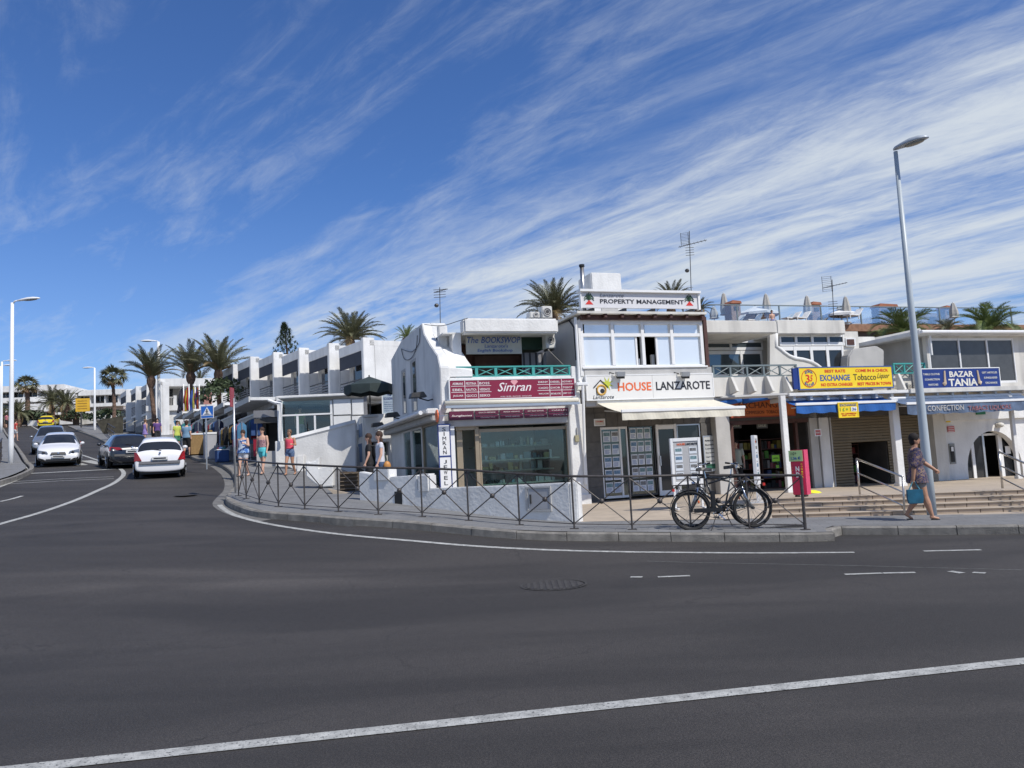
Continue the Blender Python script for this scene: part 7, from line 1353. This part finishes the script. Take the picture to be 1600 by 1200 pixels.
# ---------------------------------------------------------------- cars
def car(lab, px, py, Y, head, paint, L, W, Hh, kind, rear=True, grp='cars on the hill road', zoff=0, trim=BLACK):
    p = at(px, py, Y); g = Z(p.x, p.y) + .02; ca, sa = math.cos(R(head)), math.sin(R(head)); fr = Frame(p.x, p.y, head + 90)   # x: forward
    T = Th('parked_car' if 0 else 'car', lab, 'car', fr, g, 0, 0, group=grp); ox = (L / 2 if rear else -L / 2); hw = W / 2
    # tilt with the road: raise z by slope along the car
    def zs(x): q = fr.w(x + ox, 0); return Z(q.x, q.y) + .02
    z0, z1 = zs(-L / 2), zs(L / 2); sl = (z1 - z0) / L; zc = (z0 + z1) / 2
    def P(x, y, z): return (x + ox, y, zc + sl * x + z)
    # stations from the rear (x=-L/2) to the front
    if kind == 'hatch': stn = [(-.5, .84, .32, .50, .50, .80), (-.497, .94, .24, .66, .66, .86), (-.485, .98, .22, .86, .86, .84), (-.47, .99, .22, .92, .94, .80), (-.405, 1., .20, .955, Hh - .09, .68), (-.38, 1., .20, .955, Hh - .03, .66), (-.30, 1., .20, .955, Hh - .01, .66), (-.285, 1., .20, .955, Hh, .66), (-.06, 1., .20, .95, Hh, .66), (.05, 1., .20, .93, Hh - .05, .65), (.14, 1., .20, .92, Hh - .22, .68), (.25, 1., .20, .91, .98, .80), (.30, 1., .2, .88, .94, .82), (.42, .97, .2, .78, .83, .76), (.475, .92, .22, .62, .68, .72), (.495, .84, .26, .5, .54, .66), (.5, .78, .3, .42, .45, .6)]
    else: stn = [(-.5, .84, .32, .60, .60, .80), (-.495, .94, .24, .80, .80, .84), (-.462, .98, .22, .95, 1.0, .80), (-.36, 1., .20, .97, Hh - .08, .66), (-.34, 1., .20, .97, Hh - .04, .66), (-.30, 1., .20, .97, Hh - .02, .66), (-.285, 1., .20, .97, Hh, .66), (-.05, 1., .20, .96, Hh, .66), (.05, 1., .20, .94, Hh - .05, .66), (.14, 1., .20, .93, Hh - .22, .68), (.25, 1., .20, .92, .98, .80), (.30, 1., .2, .88, .94, .82), (.42, .97, .2, .80, .85, .76), (.475, .92, .22, .64, .70, .70), (.5, .80, .28, .5, .54, .6)]
    rings = []
    for fx, w, zb, zbelt, zr, wr in stn:
        x = fx * L; w *= hw; rw_ = wr * hw; h = []
        half = [(w * .90, zb), (w * .985, zb + .12), (w, (zb + zbelt) / 2 + .05), (w * .965, zbelt), (lerp(w * .93, rw_, .5), (zbelt + zr) / 2), (rw_, zr - .035), (rw_ * .85, zr - .005), (rw_ * .4, zr + .02)]
        rings.append([P(x, y, z) for y, z in half] + [P(x, -y, z) for y, z in reversed(half)])
    me_ = MB().rings(rings)
    nr = 16; tot = len(stn) - 1; gi = [i for i, s_ in enumerate(stn) if s_[0] in (-.47, -.462)][0]
    for i in range(tot):
        x0_, x1_ = stn[i][0], stn[i + 1][0]
        for k in range(nr):
            f = i * nr + k
            if k in (3, 4, 10, 11) and x0_ >= -.381 and x1_ <= .141 and not (abs(x0_ + .30) < .001): me_.m[f] = 2 if k < 6 else 3
            if 4 <= k <= 10 and i == gi: me_.m[f] = 1
            if 5 <= k <= 9 and x0_ >= .05 and x1_ <= .251: me_.m[f] = 4
    tmp = bpy.data.objects.new('tmp', me_.mesh()); COL.objects.link(tmp); [tmp.data.materials.append(BLACK) for _ in range(5)]; md = tmp.modifiers.new('s', 'SUBSURF'); md.levels = 2; md.render_levels = 2
    ev = bpy.data.meshes.new_from_object(tmp.evaluated_get(bpy.context.evaluated_depsgraph_get())); bpy.data.objects.remove(tmp)
    for mi, (nm, mt) in enumerate((('body', paint), ('rear_window', GL_DARK), ('side_window', GL_DARK), ('side_window', GL_DARK), ('windscreen', GL_DARK))):
        mp = {}; vs = []; fs = []
        for pl_ in ev.polygons:
            if pl_.material_index == mi:
                ff = []
                for v in pl_.vertices:
                    if v not in mp: mp[v] = len(vs); vs.append(tuple(ev.vertices[v].co))
                    ff.append(mp[v])
                fs.append(ff)
        if fs:
            me2 = bpy.data.meshes.new(nm); me2.from_pydata([tuple(Vector(v) - T.b) for v in vs], [], fs); link(nm, me2, T.o, mt, True)
    for fx in (-.305, .305):
        for s in (-1, 1):
            y = s * (hw - .11); c = P(fx * L, y, .31); w = T.put('wheel', MB().torus(c, .235, .075, 24, 8), RUBBER, smooth_=True); o = s * .07
            T.put('rim', MB().tube([(c[0], c[1] + o * .2, c[2]), (c[0], c[1] + o, c[2])], .2, 18), ALU, w); T.put('wheel_arch', MB().tube([(c[0], c[1] + s * .1, c[2] + .02), (c[0], c[1] + s * .118, c[2] + .02)], .36, 20), BLACK)
            mb = MB(); [mb.tube([(c[0], c[1] + o + s * .045, c[2]), (c[0] + .19 * math.cos(k * 1.2566), c[1] + o + s * .045, c[2] + .19 * math.sin(k * 1.2566))], .02, 4) for k in range(5)]; T.put('wheel_spokes', mb, ALU, w)
            w.location = w.location + Vector((0, s * .03, 0))
    TL = mat('tail_light_red', (.28, .008, .012), .15, coat=.6); HL = mat('head_light_glass', (.22, .24, .26), .06, .5); AMB = mat('amber_light', (.7, .25, .03), .2)
    for s in (-1, 1):
        if kind == 'hatch': T.put('tail_light', MB().prism([P(-.515 * L, s * hw * .70, .64), P(-.488 * L, s * hw * 1.0, .62), P(-.472 * L, s * hw * .99, .96), P(-.497 * L, s * hw * .88, .93)], (.12, 0, 0)), TL, bev=.01)
        else: T.put('tail_light', MB().prism([P(-.512 * L, s * hw * .42, .80), P(-.47 * L, s * hw * .99, .76), P(-.462 * L, s * hw * .97, .93), P(-.497 * L, s * hw * .55, .90)], (.12, 0, 0)), TL, bev=.01)
        hl = T.put('headlight', MB().prism([P(.505 * L, s * hw * .46, .60), P(.475 * L, s * hw * .93, .63), P(.455 * L, s * hw * .95, .77), P(.492 * L, s * hw * .52, .70)], (-.14, 0, 0)), HL, bev=.01); T.put('lamp_bulb', MB().ell(P(.497 * L, s * hw * .66, .67), .03, .06, .04, 8, 6), DARKM, hl)
        T.put('fog_lamp', MB().prism([P(.508 * L, s * hw * .58, .28), P(.488 * L, s * hw * .9, .30), P(.488 * L, s * hw * .9, .42), P(.508 * L, s * hw * .66, .36)], (-.1, 0, 0)), BLACK); T.put('wing_mirror', MB().ell(P(.17 * L, s * (hw + .07), .99), .05, .095, .065, 10, 6), paint, smooth_=True)
        T.put('door_handle', MB().box(*sorted((P(-.08 * L, 0, 0)[0], P(-.04 * L, 0, 0)[0])), *sorted((s * hw * .99, s * hw * 1.01)), P(-.06 * L, 0, .86)[2], P(-.06 * L, 0, .89)[2]), paint)
    gr = T.put('grille', MB().prism([P(.512 * L, -hw * .36, .56), P(.512 * L, hw * .36, .56), P(.503 * L, hw * .30, .66), P(.503 * L, -hw * .30, .66)], (-.08, 0, 0)), BLACK, bev=.006); T.put('badge', MB().ell(P(.515 * L, 0, .61), .01, .05, .04, 10, 6), CHR, gr)
    T.put('lower_grille', MB().prism([P(.517 * L, -hw * .5, .24), P(.517 * L, hw * .5, .24), P(.517 * L, hw * .56, .36), P(.517 * L, -hw * .56, .36)], (-.1, 0, 0)), BLACK, bev=.006)
    bp_ = T.put('bumper_strip', MB().prism([P(-.518 * L, -hw * .80, .52), P(-.518 * L, hw * .80, .52), P(-.512 * L, hw * .80, .62), P(-.512 * L, -hw * .80, .62)], (.1, 0, 0)), trim, bev=.01)
    PL = mat('number_plate', (.62, .62, .60), .4); q = T.put('number_plate', MB().box(P(-.528 * L, 0, 0)[0], P(-.5 * L, 0, 0)[0], -.26, .26, P(-.5 * L, 0, .66)[2], P(-.5 * L, 0, .77)[2]), PL); q2 = T.put('number_plate', MB().box(P(.512 * L, 0, 0)[0], P(.525 * L, 0, 0)[0], -.26, .26, P(.52 * L, 0, .42)[2], P(.52 * L, 0, .52)[2]), PL)
    T.put('plate_digits', MB().box(P(-.531 * L, 0, 0)[0], P(-.528 * L, 0, 0)[0], -.2, .2, P(-.5 * L, 0, .695)[2], P(-.5 * L, 0, .735)[2]), BLACKL, q); T.put('plate_digits', MB().box(P(.525 * L, 0, 0)[0], P(.5265 * L, 0, 0)[0], -.2, .2, P(.52 * L, 0, .45)[2], P(.52 * L, 0, .49)[2]), BLACKL, q2)
    T.put('underbody', MB().box(P(-.46 * L, 0, 0)[0], P(.46 * L, 0, 0)[0], -hw * .8, hw * .8, min(P(-.4 * L, 0, .14)[2], P(.4 * L, 0, .14)[2]), P(0, 0, .4)[2]), BLACK); T.put('wiper', MB().tube([P(-.47 * L, -.05, .985), P(-.462 * L, .25, 1.03)], .012, 4), BLACK); T.put('rear_badge', MB().ell(P(-.497 * L, 0, .90), .012, .04, .045, 8, 6), CHR)
    return T
WCAR = mat('white_car_paint', (.72, .72, .73), .25, .0, coat=.6, var=.02); GCAR = mat('silver_grey_car_paint', (.28, .30, .33), .25, .5, coat=.6, var=.02); BCAR = mat('dark_blue_black_car_paint', (.014, .016, .022), .2, .2, coat=.8, var=.02); YCAR = mat('yellow_car_paint', (.72, .55, .01), .25, coat=.6, var=.02)
car('white small hatchback seen from behind, nearest car on the hill road', 250, 745, 28.3, 24, WCAR, 3.8, 1.66, 1.42, 'hatch', trim=mat('grey_bumper_trim', (.10, .10, .11), .6)); car('black car partly hidden behind the white hatchback', 207, 727, 33.8, 34, BCAR, 4.2, 1.76, 1.42, 'sedan')
car('white car facing us on the hill road', 91, 729.5, 36.6, -152, WCAR, 4.1, 1.79, 1.46, 'hatch', rear=False)
car('grey car facing us close behind the oncoming white car', 77, 712, 45.5, -152, GCAR, 4.2, 1.78, 1.58, 'hatch', rear=False)
car('yellow car driving away far up the hill', 71, 665, 97, 20, YCAR, 4.1, 1.8, 1.45, 'hatch')

# ---------------------------------------------------------------- people
def remeshed(mb, vox, sm=6):
    tmp = bpy.data.objects.new('tmp', mb.mesh()); COL.objects.link(tmp); m = tmp.modifiers.new('r', 'REMESH'); m.mode = 'VOXEL'; m.voxel_size = vox; s = tmp.modifiers.new('s', 'SMOOTH'); s.iterations = sm; s.factor = .5
    me = bpy.data.meshes.new_from_object(tmp.evaluated_get(bpy.context.evaluated_depsgraph_get())); bpy.data.objects.remove(tmp); return me
def limb(mb, pts, rs, flat=1.):
    P_ = [Vector(p) for p in pts]
    for i in range(len(P_) - 1):
        a, b, ra, rb = P_[i], P_[i + 1], rs[i], rs[i + 1]; d = (b - a); n = max(2, int(d.length / .05)); mb.tube([a.lerp(b, k / n) for k in range(n + 1)], [lerp(ra, rb, k / n) for k in range(n + 1)], 10); mb.ell(a, ra, ra, ra, 10, 8); mb.ell(b, rb, rb, rb, 10, 8)
def ovals(mb, L, seg=16):     # (z, cx, cy, rx, ry)
    mb.rings([[(cx + rx * math.cos(2 * math.pi * k / seg), cy + ry * math.sin(2 * math.pi * k / seg), z) for k in range(seg)] for z, cx, cy, rx, ry in L])
def person(lab, px, py, Y, face, h, arms, legs, hair, hairm, skin, top, bottom, extras=(), vox=.011, stout=1., turn=0, shoes=DARKM, zf=ZP, look=0, grp=None, name='person'):
    """local frame: x right, -y facing; arms/legs: joint positions in fractions of h"""
    p = at(px, py, Y) if Y else gp(px, py, zf); g = zf(p.x, p.y) if zf else p.z; fr = Frame(p.x, p.y, face); T = Th(name, lab, 'person', fr, g, 0, 0, group=grp); Q = lambda v: (v[0] * h, v[1] * h, g + v[2] * h); s = h * stout
    B = MB(); tors = [(.475, .092, .062), (.52, .098, .068), (.57, .082, .058), (.62, .074, .052), (.68, .085, .06), (.74, .094, .062), (.79, .098, .052), (.82, .07, .04), (.84, .03, .03)]
    ovals(B, [(g + z * h, 0, 0, rx * s, ry * s) for z, rx, ry in tors]); limb(B, [Q((0, .0, .82)), Q((0, -.008, .875))], [.033 * h, .031 * h])
    hc = Vector(Q((0, -.012, .935))); B.ell(hc, .043 * h, .052 * h, .066 * h, 16, 12); B.ell(hc + Vector((0, -.012 * h, -.03 * h)), .033 * h, .038 * h, .036 * h, 12, 8)
    ca, sa = math.cos(R(look)), math.sin(R(look)); hd = lambda x, y, z: hc + Vector((x * ca - y * sa, x * sa + y * ca, z)) * h
    limb(B, [hd(0, -.046, .008), hd(0, -.055, -.010)], [.006 * h, .008 * h]); [B.ell(hd(sx * .044, .004, -.004), .008 * h, .011 * h, .018 * h, 8, 6) for sx in (-1, 1)]
    for (sh, el, ha), sx in zip(arms, (-1, 1)):
        sh, el, ha = Vector(Q(sh)), Vector(Q(el)), Vector(Q(ha)); limb(B, [sh, el, ha], [.030 * s, .023 * s, .0155 * s]); u = (ha - el).normalized(); side = u.cross(Vector((0, 1, .2))).normalized(); nrm = u.cross(side).normalized()
        pc = ha + u * .028 * h; limb(B, [ha, pc], [.014 * h, .017 * h])
        for k, L_ in enumerate((.040, .046, .043, .034)): b0 = pc + nrm * ((k - 1.5) * .0105 * h); limb(B, [b0, b0 + (u + side * .12).normalized() * L_ * .5 * h, b0 + (u + side * .45).normalized() * L_ * h], [.0062 * h, .0056 * h, .005 * h])
        limb(B, [ha + u * .01 * h, pc - nrm * .024 * h + side * .006 * h, pc - nrm * .026 * h + u * .024 * h], [.008 * h, .007 * h, .006 * h])
    for (hp, kn, an, ft), sx in zip(legs, (-1, 1)):
        hp, kn, an, ft = [Vector(Q(v)) for v in (hp, kn, an, ft)]; limb(B, [hp, hp.lerp(kn, .5), kn, kn.lerp(an, .35), an], [.053 * s, .045 * s, .032 * s, .033 * s, .019 * h]); limb(B, [an + Vector((0, .012 * h, -.012 * h)), ft], [.020 * h, .015 * h])
        f = MB(); f.rings([[Vector(q) for q in ring] for ring in (lambda a, b: [[a + Vector((x * .026 * h, 0, z)) + (b - a) * t for x, z in ((-w, -.018 * h), (w, -.018 * h), (w, -.002 * h), (-w, -.002 * h))] for t, w in ((-.25, .7), (.2, 1.), (.8, 1.2), (1.25, .6))])(an + Vector((0, 0, ft.z - an.z)), ft)]); T.put('shoe', f, shoes, bev=.004)
    me = remeshed(B, vox); me.transform(Matrix.Translation(-T.b)); link('body', me, T.o, skin, True)
    def cloth(nm, mb, m, sm=4): me = remeshed(mb, vox, sm); me.transform(Matrix.Translation(-T.b)); return link(nm, me, T.o, m, True)
    if top:
        m, z0, flare, sleeve, z1 = top; mb = MB(); L_ = [(g + z * h, 0, 0, rx * s + .012, ry * s + .012) for z, rx, ry in tors if z0 <= z <= z1]
        L_ = [(g + z0 * h, 0, 0, .10 * s * flare, .072 * s * flare)] + [(z, x, y, max(rx, lerp(.10 * s * flare, rx, min(1, (z - g - z0 * h) / (.2 * h)))), max(ry, lerp(.07 * s * flare, ry, min(1, (z - g - z0 * h) / (.2 * h))))) for z, x, y, rx, ry in L_ if z > g + z0 * h + .01]
        ovals(mb, L_)
        if sleeve:
            for sh, el, ha in arms: sh, el, ha = Vector(Q(sh)), Vector(Q(el)), Vector(Q(ha)); e_ = sh.lerp(el, sleeve); limb(mb, [sh, e_], [.038 * s, .036 * s])
        cloth('top', mb, m)
        if not sleeve: [T.put('strap', MB().tube([Q((sx * .055, -.05, z1 - .01)), Q((sx * .055, -.02, .825)), Q((sx * .05, .035, z1))], .008, 6), m) for sx in (-1, 1)]
    if bottom:
        m, ln = bottom; mb = MB(); ovals(mb, [(g + z * h, 0, 0, rx * s + .014, ry * s + .014) for z, rx, ry in ((.47, .09, .062), (.50, .098, .068), (.54, .094, .066), (.575, .084, .06))])
        for hp, kn, an, ft in legs: hp, kn, an = [Vector(Q(v)) for v in (hp, kn, an)]; e_ = hp.lerp(kn, min(1, ln)); limb(mb, [hp, e_] + ([kn.lerp(an, ln - 1)] if ln > 1 else []), [.060 * s, .054 * s] + ([.034 * s] if ln > 1 else []))
        cloth('bottoms', mb, m)
    if hair:
        mb = MB(); mb.ell(hc + Vector((0, .010 * h, .022 * h)), .054 * h, .060 * h, .062 * h, 14, 10)
        if hair == 'short': mb.ell(hd(0, .026, -.022), .048 * h, .038 * h, .046 * h)
        if hair == 'bun': mb.ell(hd(0, .04, .05), .022 * h, .022 * h, .022 * h); mb.ell(hd(0, .03, -.02), .036 * h, .03 * h, .04 * h)
        if hair == 'long': [mb.ell(hd(x, .03, -.06 - .03 * k), .022 * h, .03 * h, .045 * h) for k in range(3) for x in (-.03, 0, .03)]
        if hair == 'tail': limb(mb, [hd(0, .05, .03), hd(0, .075, -.02), hd(0, .065, -.08)], [.018 * h, .016 * h, .007 * h])
        cloth('hair', mb, hairm, 2)
    EY = mat('eye_dark', (.02, .015, .012), .2); LP = mat('lips', (.45, .14, .12), .5)
    if 'glasses' in extras: T.put('sunglasses', MB().ell(hd(-.019, -.052, .010), .016 * h, .006 * h, .011 * h, 10, 6).ell(hd(.019, -.052, .010), .016 * h, .006 * h, .011 * h, 10, 6).tube([hd(-.02, -.054, .012), hd(.02, -.054, .012)], .004, 4).tube([hd(-.034, -.048, .012), hd(-.046, .01, .008)], .003, 4).tube([hd(.034, -.048, .012), hd(.046, .01, .008)], .003, 4), BLACK)
    else: [T.put('eye', MB().ell(hd(x, -.050, .008), .008 * h, .004 * h, .005 * h, 8, 6), EY) for x in (-.018, .018)]
    T.put('mouth', MB().ell(hd(0, -.0515, -.030), .013 * h, .004 * h, .004 * h, 8, 6), LP); return T, Q
# joint sets
def pose(stride=.0, arm=.0, wide=.0, l_arm=None, r_arm=None):
    L = [((-.052, 0, .49), (-.05, -stride * .75, .275), (-.048, -stride * .9, .045), (-.05, -stride * .9 - .06, .012)), ((.052, 0, .49), (.05, stride * .25 - .02, .272), (.048, stride * 1.1, .055), (.05, stride * 1.1 - .055, .015))]
    A = [((-.105, 0, .80), (-.135 - wide, arm * .5 + .01, .64), (-.14 - wide, arm - .03, .50)), ((.105, 0, .80), (.135 + wide, -arm * .5 + .01, .64), (.14 + wide, -arm - .03, .50))]
    if l_arm: A[0] = (A[0][0],) + l_arm
    if r_arm: A[1] = (A[1][0],) + r_arm
    return A, L
TIE = print_mat('blue_white_tie_dye', [(.05, .15, .42), (.30, .45, .65), (.02, .08, .30), (.55, .62, .70)], 5)
PAT = print_mat('pink_grey_print', [(.42, .16, .18), (.30, .24, .26), (.50, .30, .28), (.20, .10, .14)], 22)
FLO = print_mat('dark_floral_print', [(.035, .035, .07), (.16, .10, .09), (.03, .03, .10), (.22, .15, .11), (.05, .04, .06)], 12)
A_, L_ = pose(.10, .0, .0, r_arm=((.15, -.03, .66), (.12, -.12, .70)))
person('woman in a loose blue and white top and white shorts, left of three', 381, 744, None, -16, 1.58, A_, L_, 'short', HAIRB, SKIN, (TIE, .50, 1.35, 0, .79), (mat('white_shorts', (.62, .62, .64), .8), .35), ('glasses',), look=25, stout=1.12, grp='three women walking down the pavement')
A_, L_ = pose(-.10, .03)
person('woman in a pinkish patterned top and turquoise shorts, middle of three', 411, 741, None, -14, 1.64, A_, L_, 'bun', HAIRB, SKIN, (PAT, .575, .98, 0, .77), (mat('turquoise_shorts', (.10, .55, .60), .7), .42), ('glasses',), look=10, grp='three women walking down the pavement')
A_, L_ = pose(.11, .06, r_arm=((.145, .0, .66), (.13, -.09, .67)))
person('woman in a coral pink top and denim shorts, right of three', 454, 742, None, -16, 1.57, A_, L_, 'tail', HAIRL, SKIN2, (mat('coral_top', (.85, .09, .14), .7), .58, .98, 0, .80), (print_mat('denim', [(.07, .12, .22), (.14, .20, .32), (.10, .15, .26)], 9), .30), (), look=35, grp='three women walking down the pavement')
# woman walking right with a teal bag
A_ = [((-.105, 0, .80), (-.14, .05, .65), (-.13, .07, .48)), ((.105, 0, .80), (.14, -.09, .68), (.13, -.22, .575))]
L_ = [((-.052, 0, .49), (-.05, -.05, .27), (-.05, -.11, .045), (-.05, -.17, .014)), ((.052, 0, .49), (.05, .0, .275), (.05, .135, .075), (.05, .09, .015))]
T, Q = person('short haired woman in a dark floral tunic passing the tall lamp post', 1440, 815.5, 15.7, 75, 1.66, A_, L_, 'short', HAIRD, SKIN2, (FLO, .43, 1.32, 1.05, .83), (mat('tan_shorts', (.28, .24, .22), .8), .35), (), vox=.0085, stout=1.25, look=-8)
hx_ = Vector(Q((-.13, .07, .44))); BG = Th('shopping_bag', 'teal blue shopping bag hanging from the hand of the woman in the floral tunic', 'bag', T.fr, hx_.z - .42, hx_.x, hx_.y)
BG.put('bag', MB().rings([[(hx_.x + x * .05, hx_.y + y * w, z) for x, y in ((-1, -1), (1, -1), (1, 1), (-1, 1))] for z, w in ((hx_.z - .40, .125), (hx_.z - .30, .145), (hx_.z - .13, .14))]), mat('teal_bag', (.015, .13, .21), .6, var=.3, scale=7), bev=.008)
for s in (-.04, .04): BG.put('strap', MB().tube([(hx_.x + s, hx_.y - .09, hx_.z - .13), (hx_.x + s * .3, hx_.y - .02, hx_.z + .02), (hx_.x + s * .3, hx_.y + .02, hx_.z + .02), (hx_.x + s, hx_.y + .09, hx_.z - .13)], .007, 5), mat('pale_teal_strap', (.15, .40, .46), .6))
# pair on the stairs behind the enclosure wall
A_, L_ = pose(.06, .04)
BW = mat('black_clothing', (.015, .015, .017), .8); JN = mat('blue_jeans', (.05, .09, .18), .8, var=.2)
T, Q = person('dark haired woman in black with a black bag on her back behind the enclosure wall', 579, 770, 21.8, -80, 1.60, A_, L_, 'long', HAIRB, SKIN, (BW, .52, 1.05, .5, .82), (BW, 1.8), grp='couple behind the enclosure wall')
q_ = Vector(Q((.02, .11, .70))); BP_ = Th('backpack', 'black backpack worn by the dark haired woman', 'bag', T.fr, q_.z - .25, q_.x, q_.y); BP_.put('bag', MB().ell((q_.x, q_.y, q_.z), .15, .11, .24, 12, 8), BLACK, smooth_=True); BP_.put('strap', MB().tube([(q_.x + .09, q_.y - .02, q_.z + .15), (q_.x + .09, q_.y - .26, q_.z + .14)], .018), BLACK)
T, Q = person('woman with long brown hair in a white sleeved dark vest behind the enclosure wall', 596, 770, 21.0, -70, 1.68, A_, L_, 'long', HAIRB, SKIN, (mat('white_top', (.6, .6, .64), .8), .52, 1.05, .25, .82), (JN, 1.8), grp='couple behind the enclosure wall')
q_ = Vector(Q((.13, .08, .46))); BG = Th('shoulder_bag', 'small orange brown shoulder bag at the hip of the woman in white', 'bag', T.fr, q_.z - .12, q_.x, q_.y); BG.put('bag', MB().ell((q_.x, q_.y, q_.z), .07, .10, .13, 10, 8), mat('orange_leather', (.50, .22, .05), .5), smooth_=True); BG.put('strap', MB().tube([(q_.x, q_.y, q_.z + .1), Q((.0, .08, .66)), Q((-.07, .0, .83))], .012, 5), BLACK)
# far pedestrians
cl = lambda n, c: mat('far_' + n, c, .85)
for lab, px, py, top, bot, hr, fc, hh in (('distant person in a red shirt and white shorts on the left pavement', 24, 689, (cl('red', (.5, .06, .05)), .5, 1.05, .5, .82), (cl('white', (.6, .6, .6)), .5), HAIRB, 150, 1.75), ('distant person in a pinkish shirt beside the far lamp at left', 10, 668, (cl('rose', (.45, .15, .18)), .5, 1.05, .4, .82), (BW, 1.2), HAIRD, 170, 1.7),
    ('distant woman in a lilac dress outside the far shops', 227, 694, (cl('lilac', (.30, .22, .50)), .38, 1.4, 0, .80), None, HAIRL, 150, 1.7), ('distant person in black beside the lamp post outside the far shops', 241, 695, (BW, .5, 1.05, .4, .82), (BW, .6), HAIRD, 200, 1.75), ('distant person in dark purple just behind the lamp post', 246, 695, (cl('purple', (.12, .06, .22)), .5, 1.05, .5, .82), (BW, 1.7), HAIRD, 30, 1.75),
    ('person in a yellow-green shirt bending by the shop goods', 277, 705, (cl('lime', (.55, .62, .12)), .5, 1.1, .5, .82), (cl('green', (.05, .2, .12)), .6), HAIRD, 60, 1.7), ('broad person in a pale blue shirt and dark shorts seen from behind by the shops', 292, 712, (cl('sky', (.18, .30, .42)), .5, 1.2, .5, .82), (BW, .9), HAIRB, 170, 1.82)):
    A_, L_ = pose(random.choice((-.07, .07)), .03); person(lab, px, py, None, fc, hh, A_, L_, 'short', hr, SKIN, top, bot, vox=.024, grp='distant pedestrians', stout=1.15 if 'broad' in lab else 1.)
A_, L_ = pose(.02, .0)
p = at(1208, 505, 61.5); person('bare chested person standing at the glass railing of the hotel terrace', 1208, 515, 61.5, 10, 1.7, A_, L_, 'short', HAIRD, SKIN, None, (cl('shorts', (.1, .12, .3)), .6), vox=.024, zf=lambda x, y: zdk - .72)
w_ = FR.w(ps(1152, 740, 2.), 1.6); person('person in a pale shirt standing in the dim exchange shop', 1153, 745, w_.y, -20, 1.72, A_, L_, 'short', HAIRD, SKIN, (cl('pale', (.45, .48, .40)), .5, 1.08, .5, .82), (BW, 1.8), vox=.02, zf=lambda x, y: .27)
person('person in a light green shirt inside the glass pavilion', 470, 700, 33.2, 40, 1.65, A_, L_, 'short', HAIRD, SKIN, (cl('mint', (.40, .55, .25)), .5, 1.05, .4, .82), (cl('white', (.6, .6, .6)), 1.2), vox=.02, zf=lambda x, y: P_.o.location.z + .75)
# small railings up the hill
def simplerail(lab, pts, h, n, off=.155):
    P3 = [gp(x, y, lambda X_, Y_: Z(X_, Y_) + off) for x, y in pts]; T = Th('hill_railing', lab, 'railing', WORLD, P3[0].z, P3[0].x, P3[0].y, group='railings up the hill'); up = Vector((0, 0, h))
    for a, b in zip(P3, P3[1:]):
        for f in (1., .55, .15): T.put('rail', MB().tube([a + up * f, b + up * f], .035, 5), RAIL)
        for k in range(n): q = a.lerp(b, k / n); T.put('post', MB().tube([q, q + up], .035, 5), RAIL)
simplerail('brown railing along the bank right of the yellow billboard', [(150, 664), (165, 674), (180, 688)], 1.0, 6); simplerail('dark guard railing on the left pavement behind the near lamp post', [(-14, 742), (-2, 727), (3, 716)], 1.0, 3)
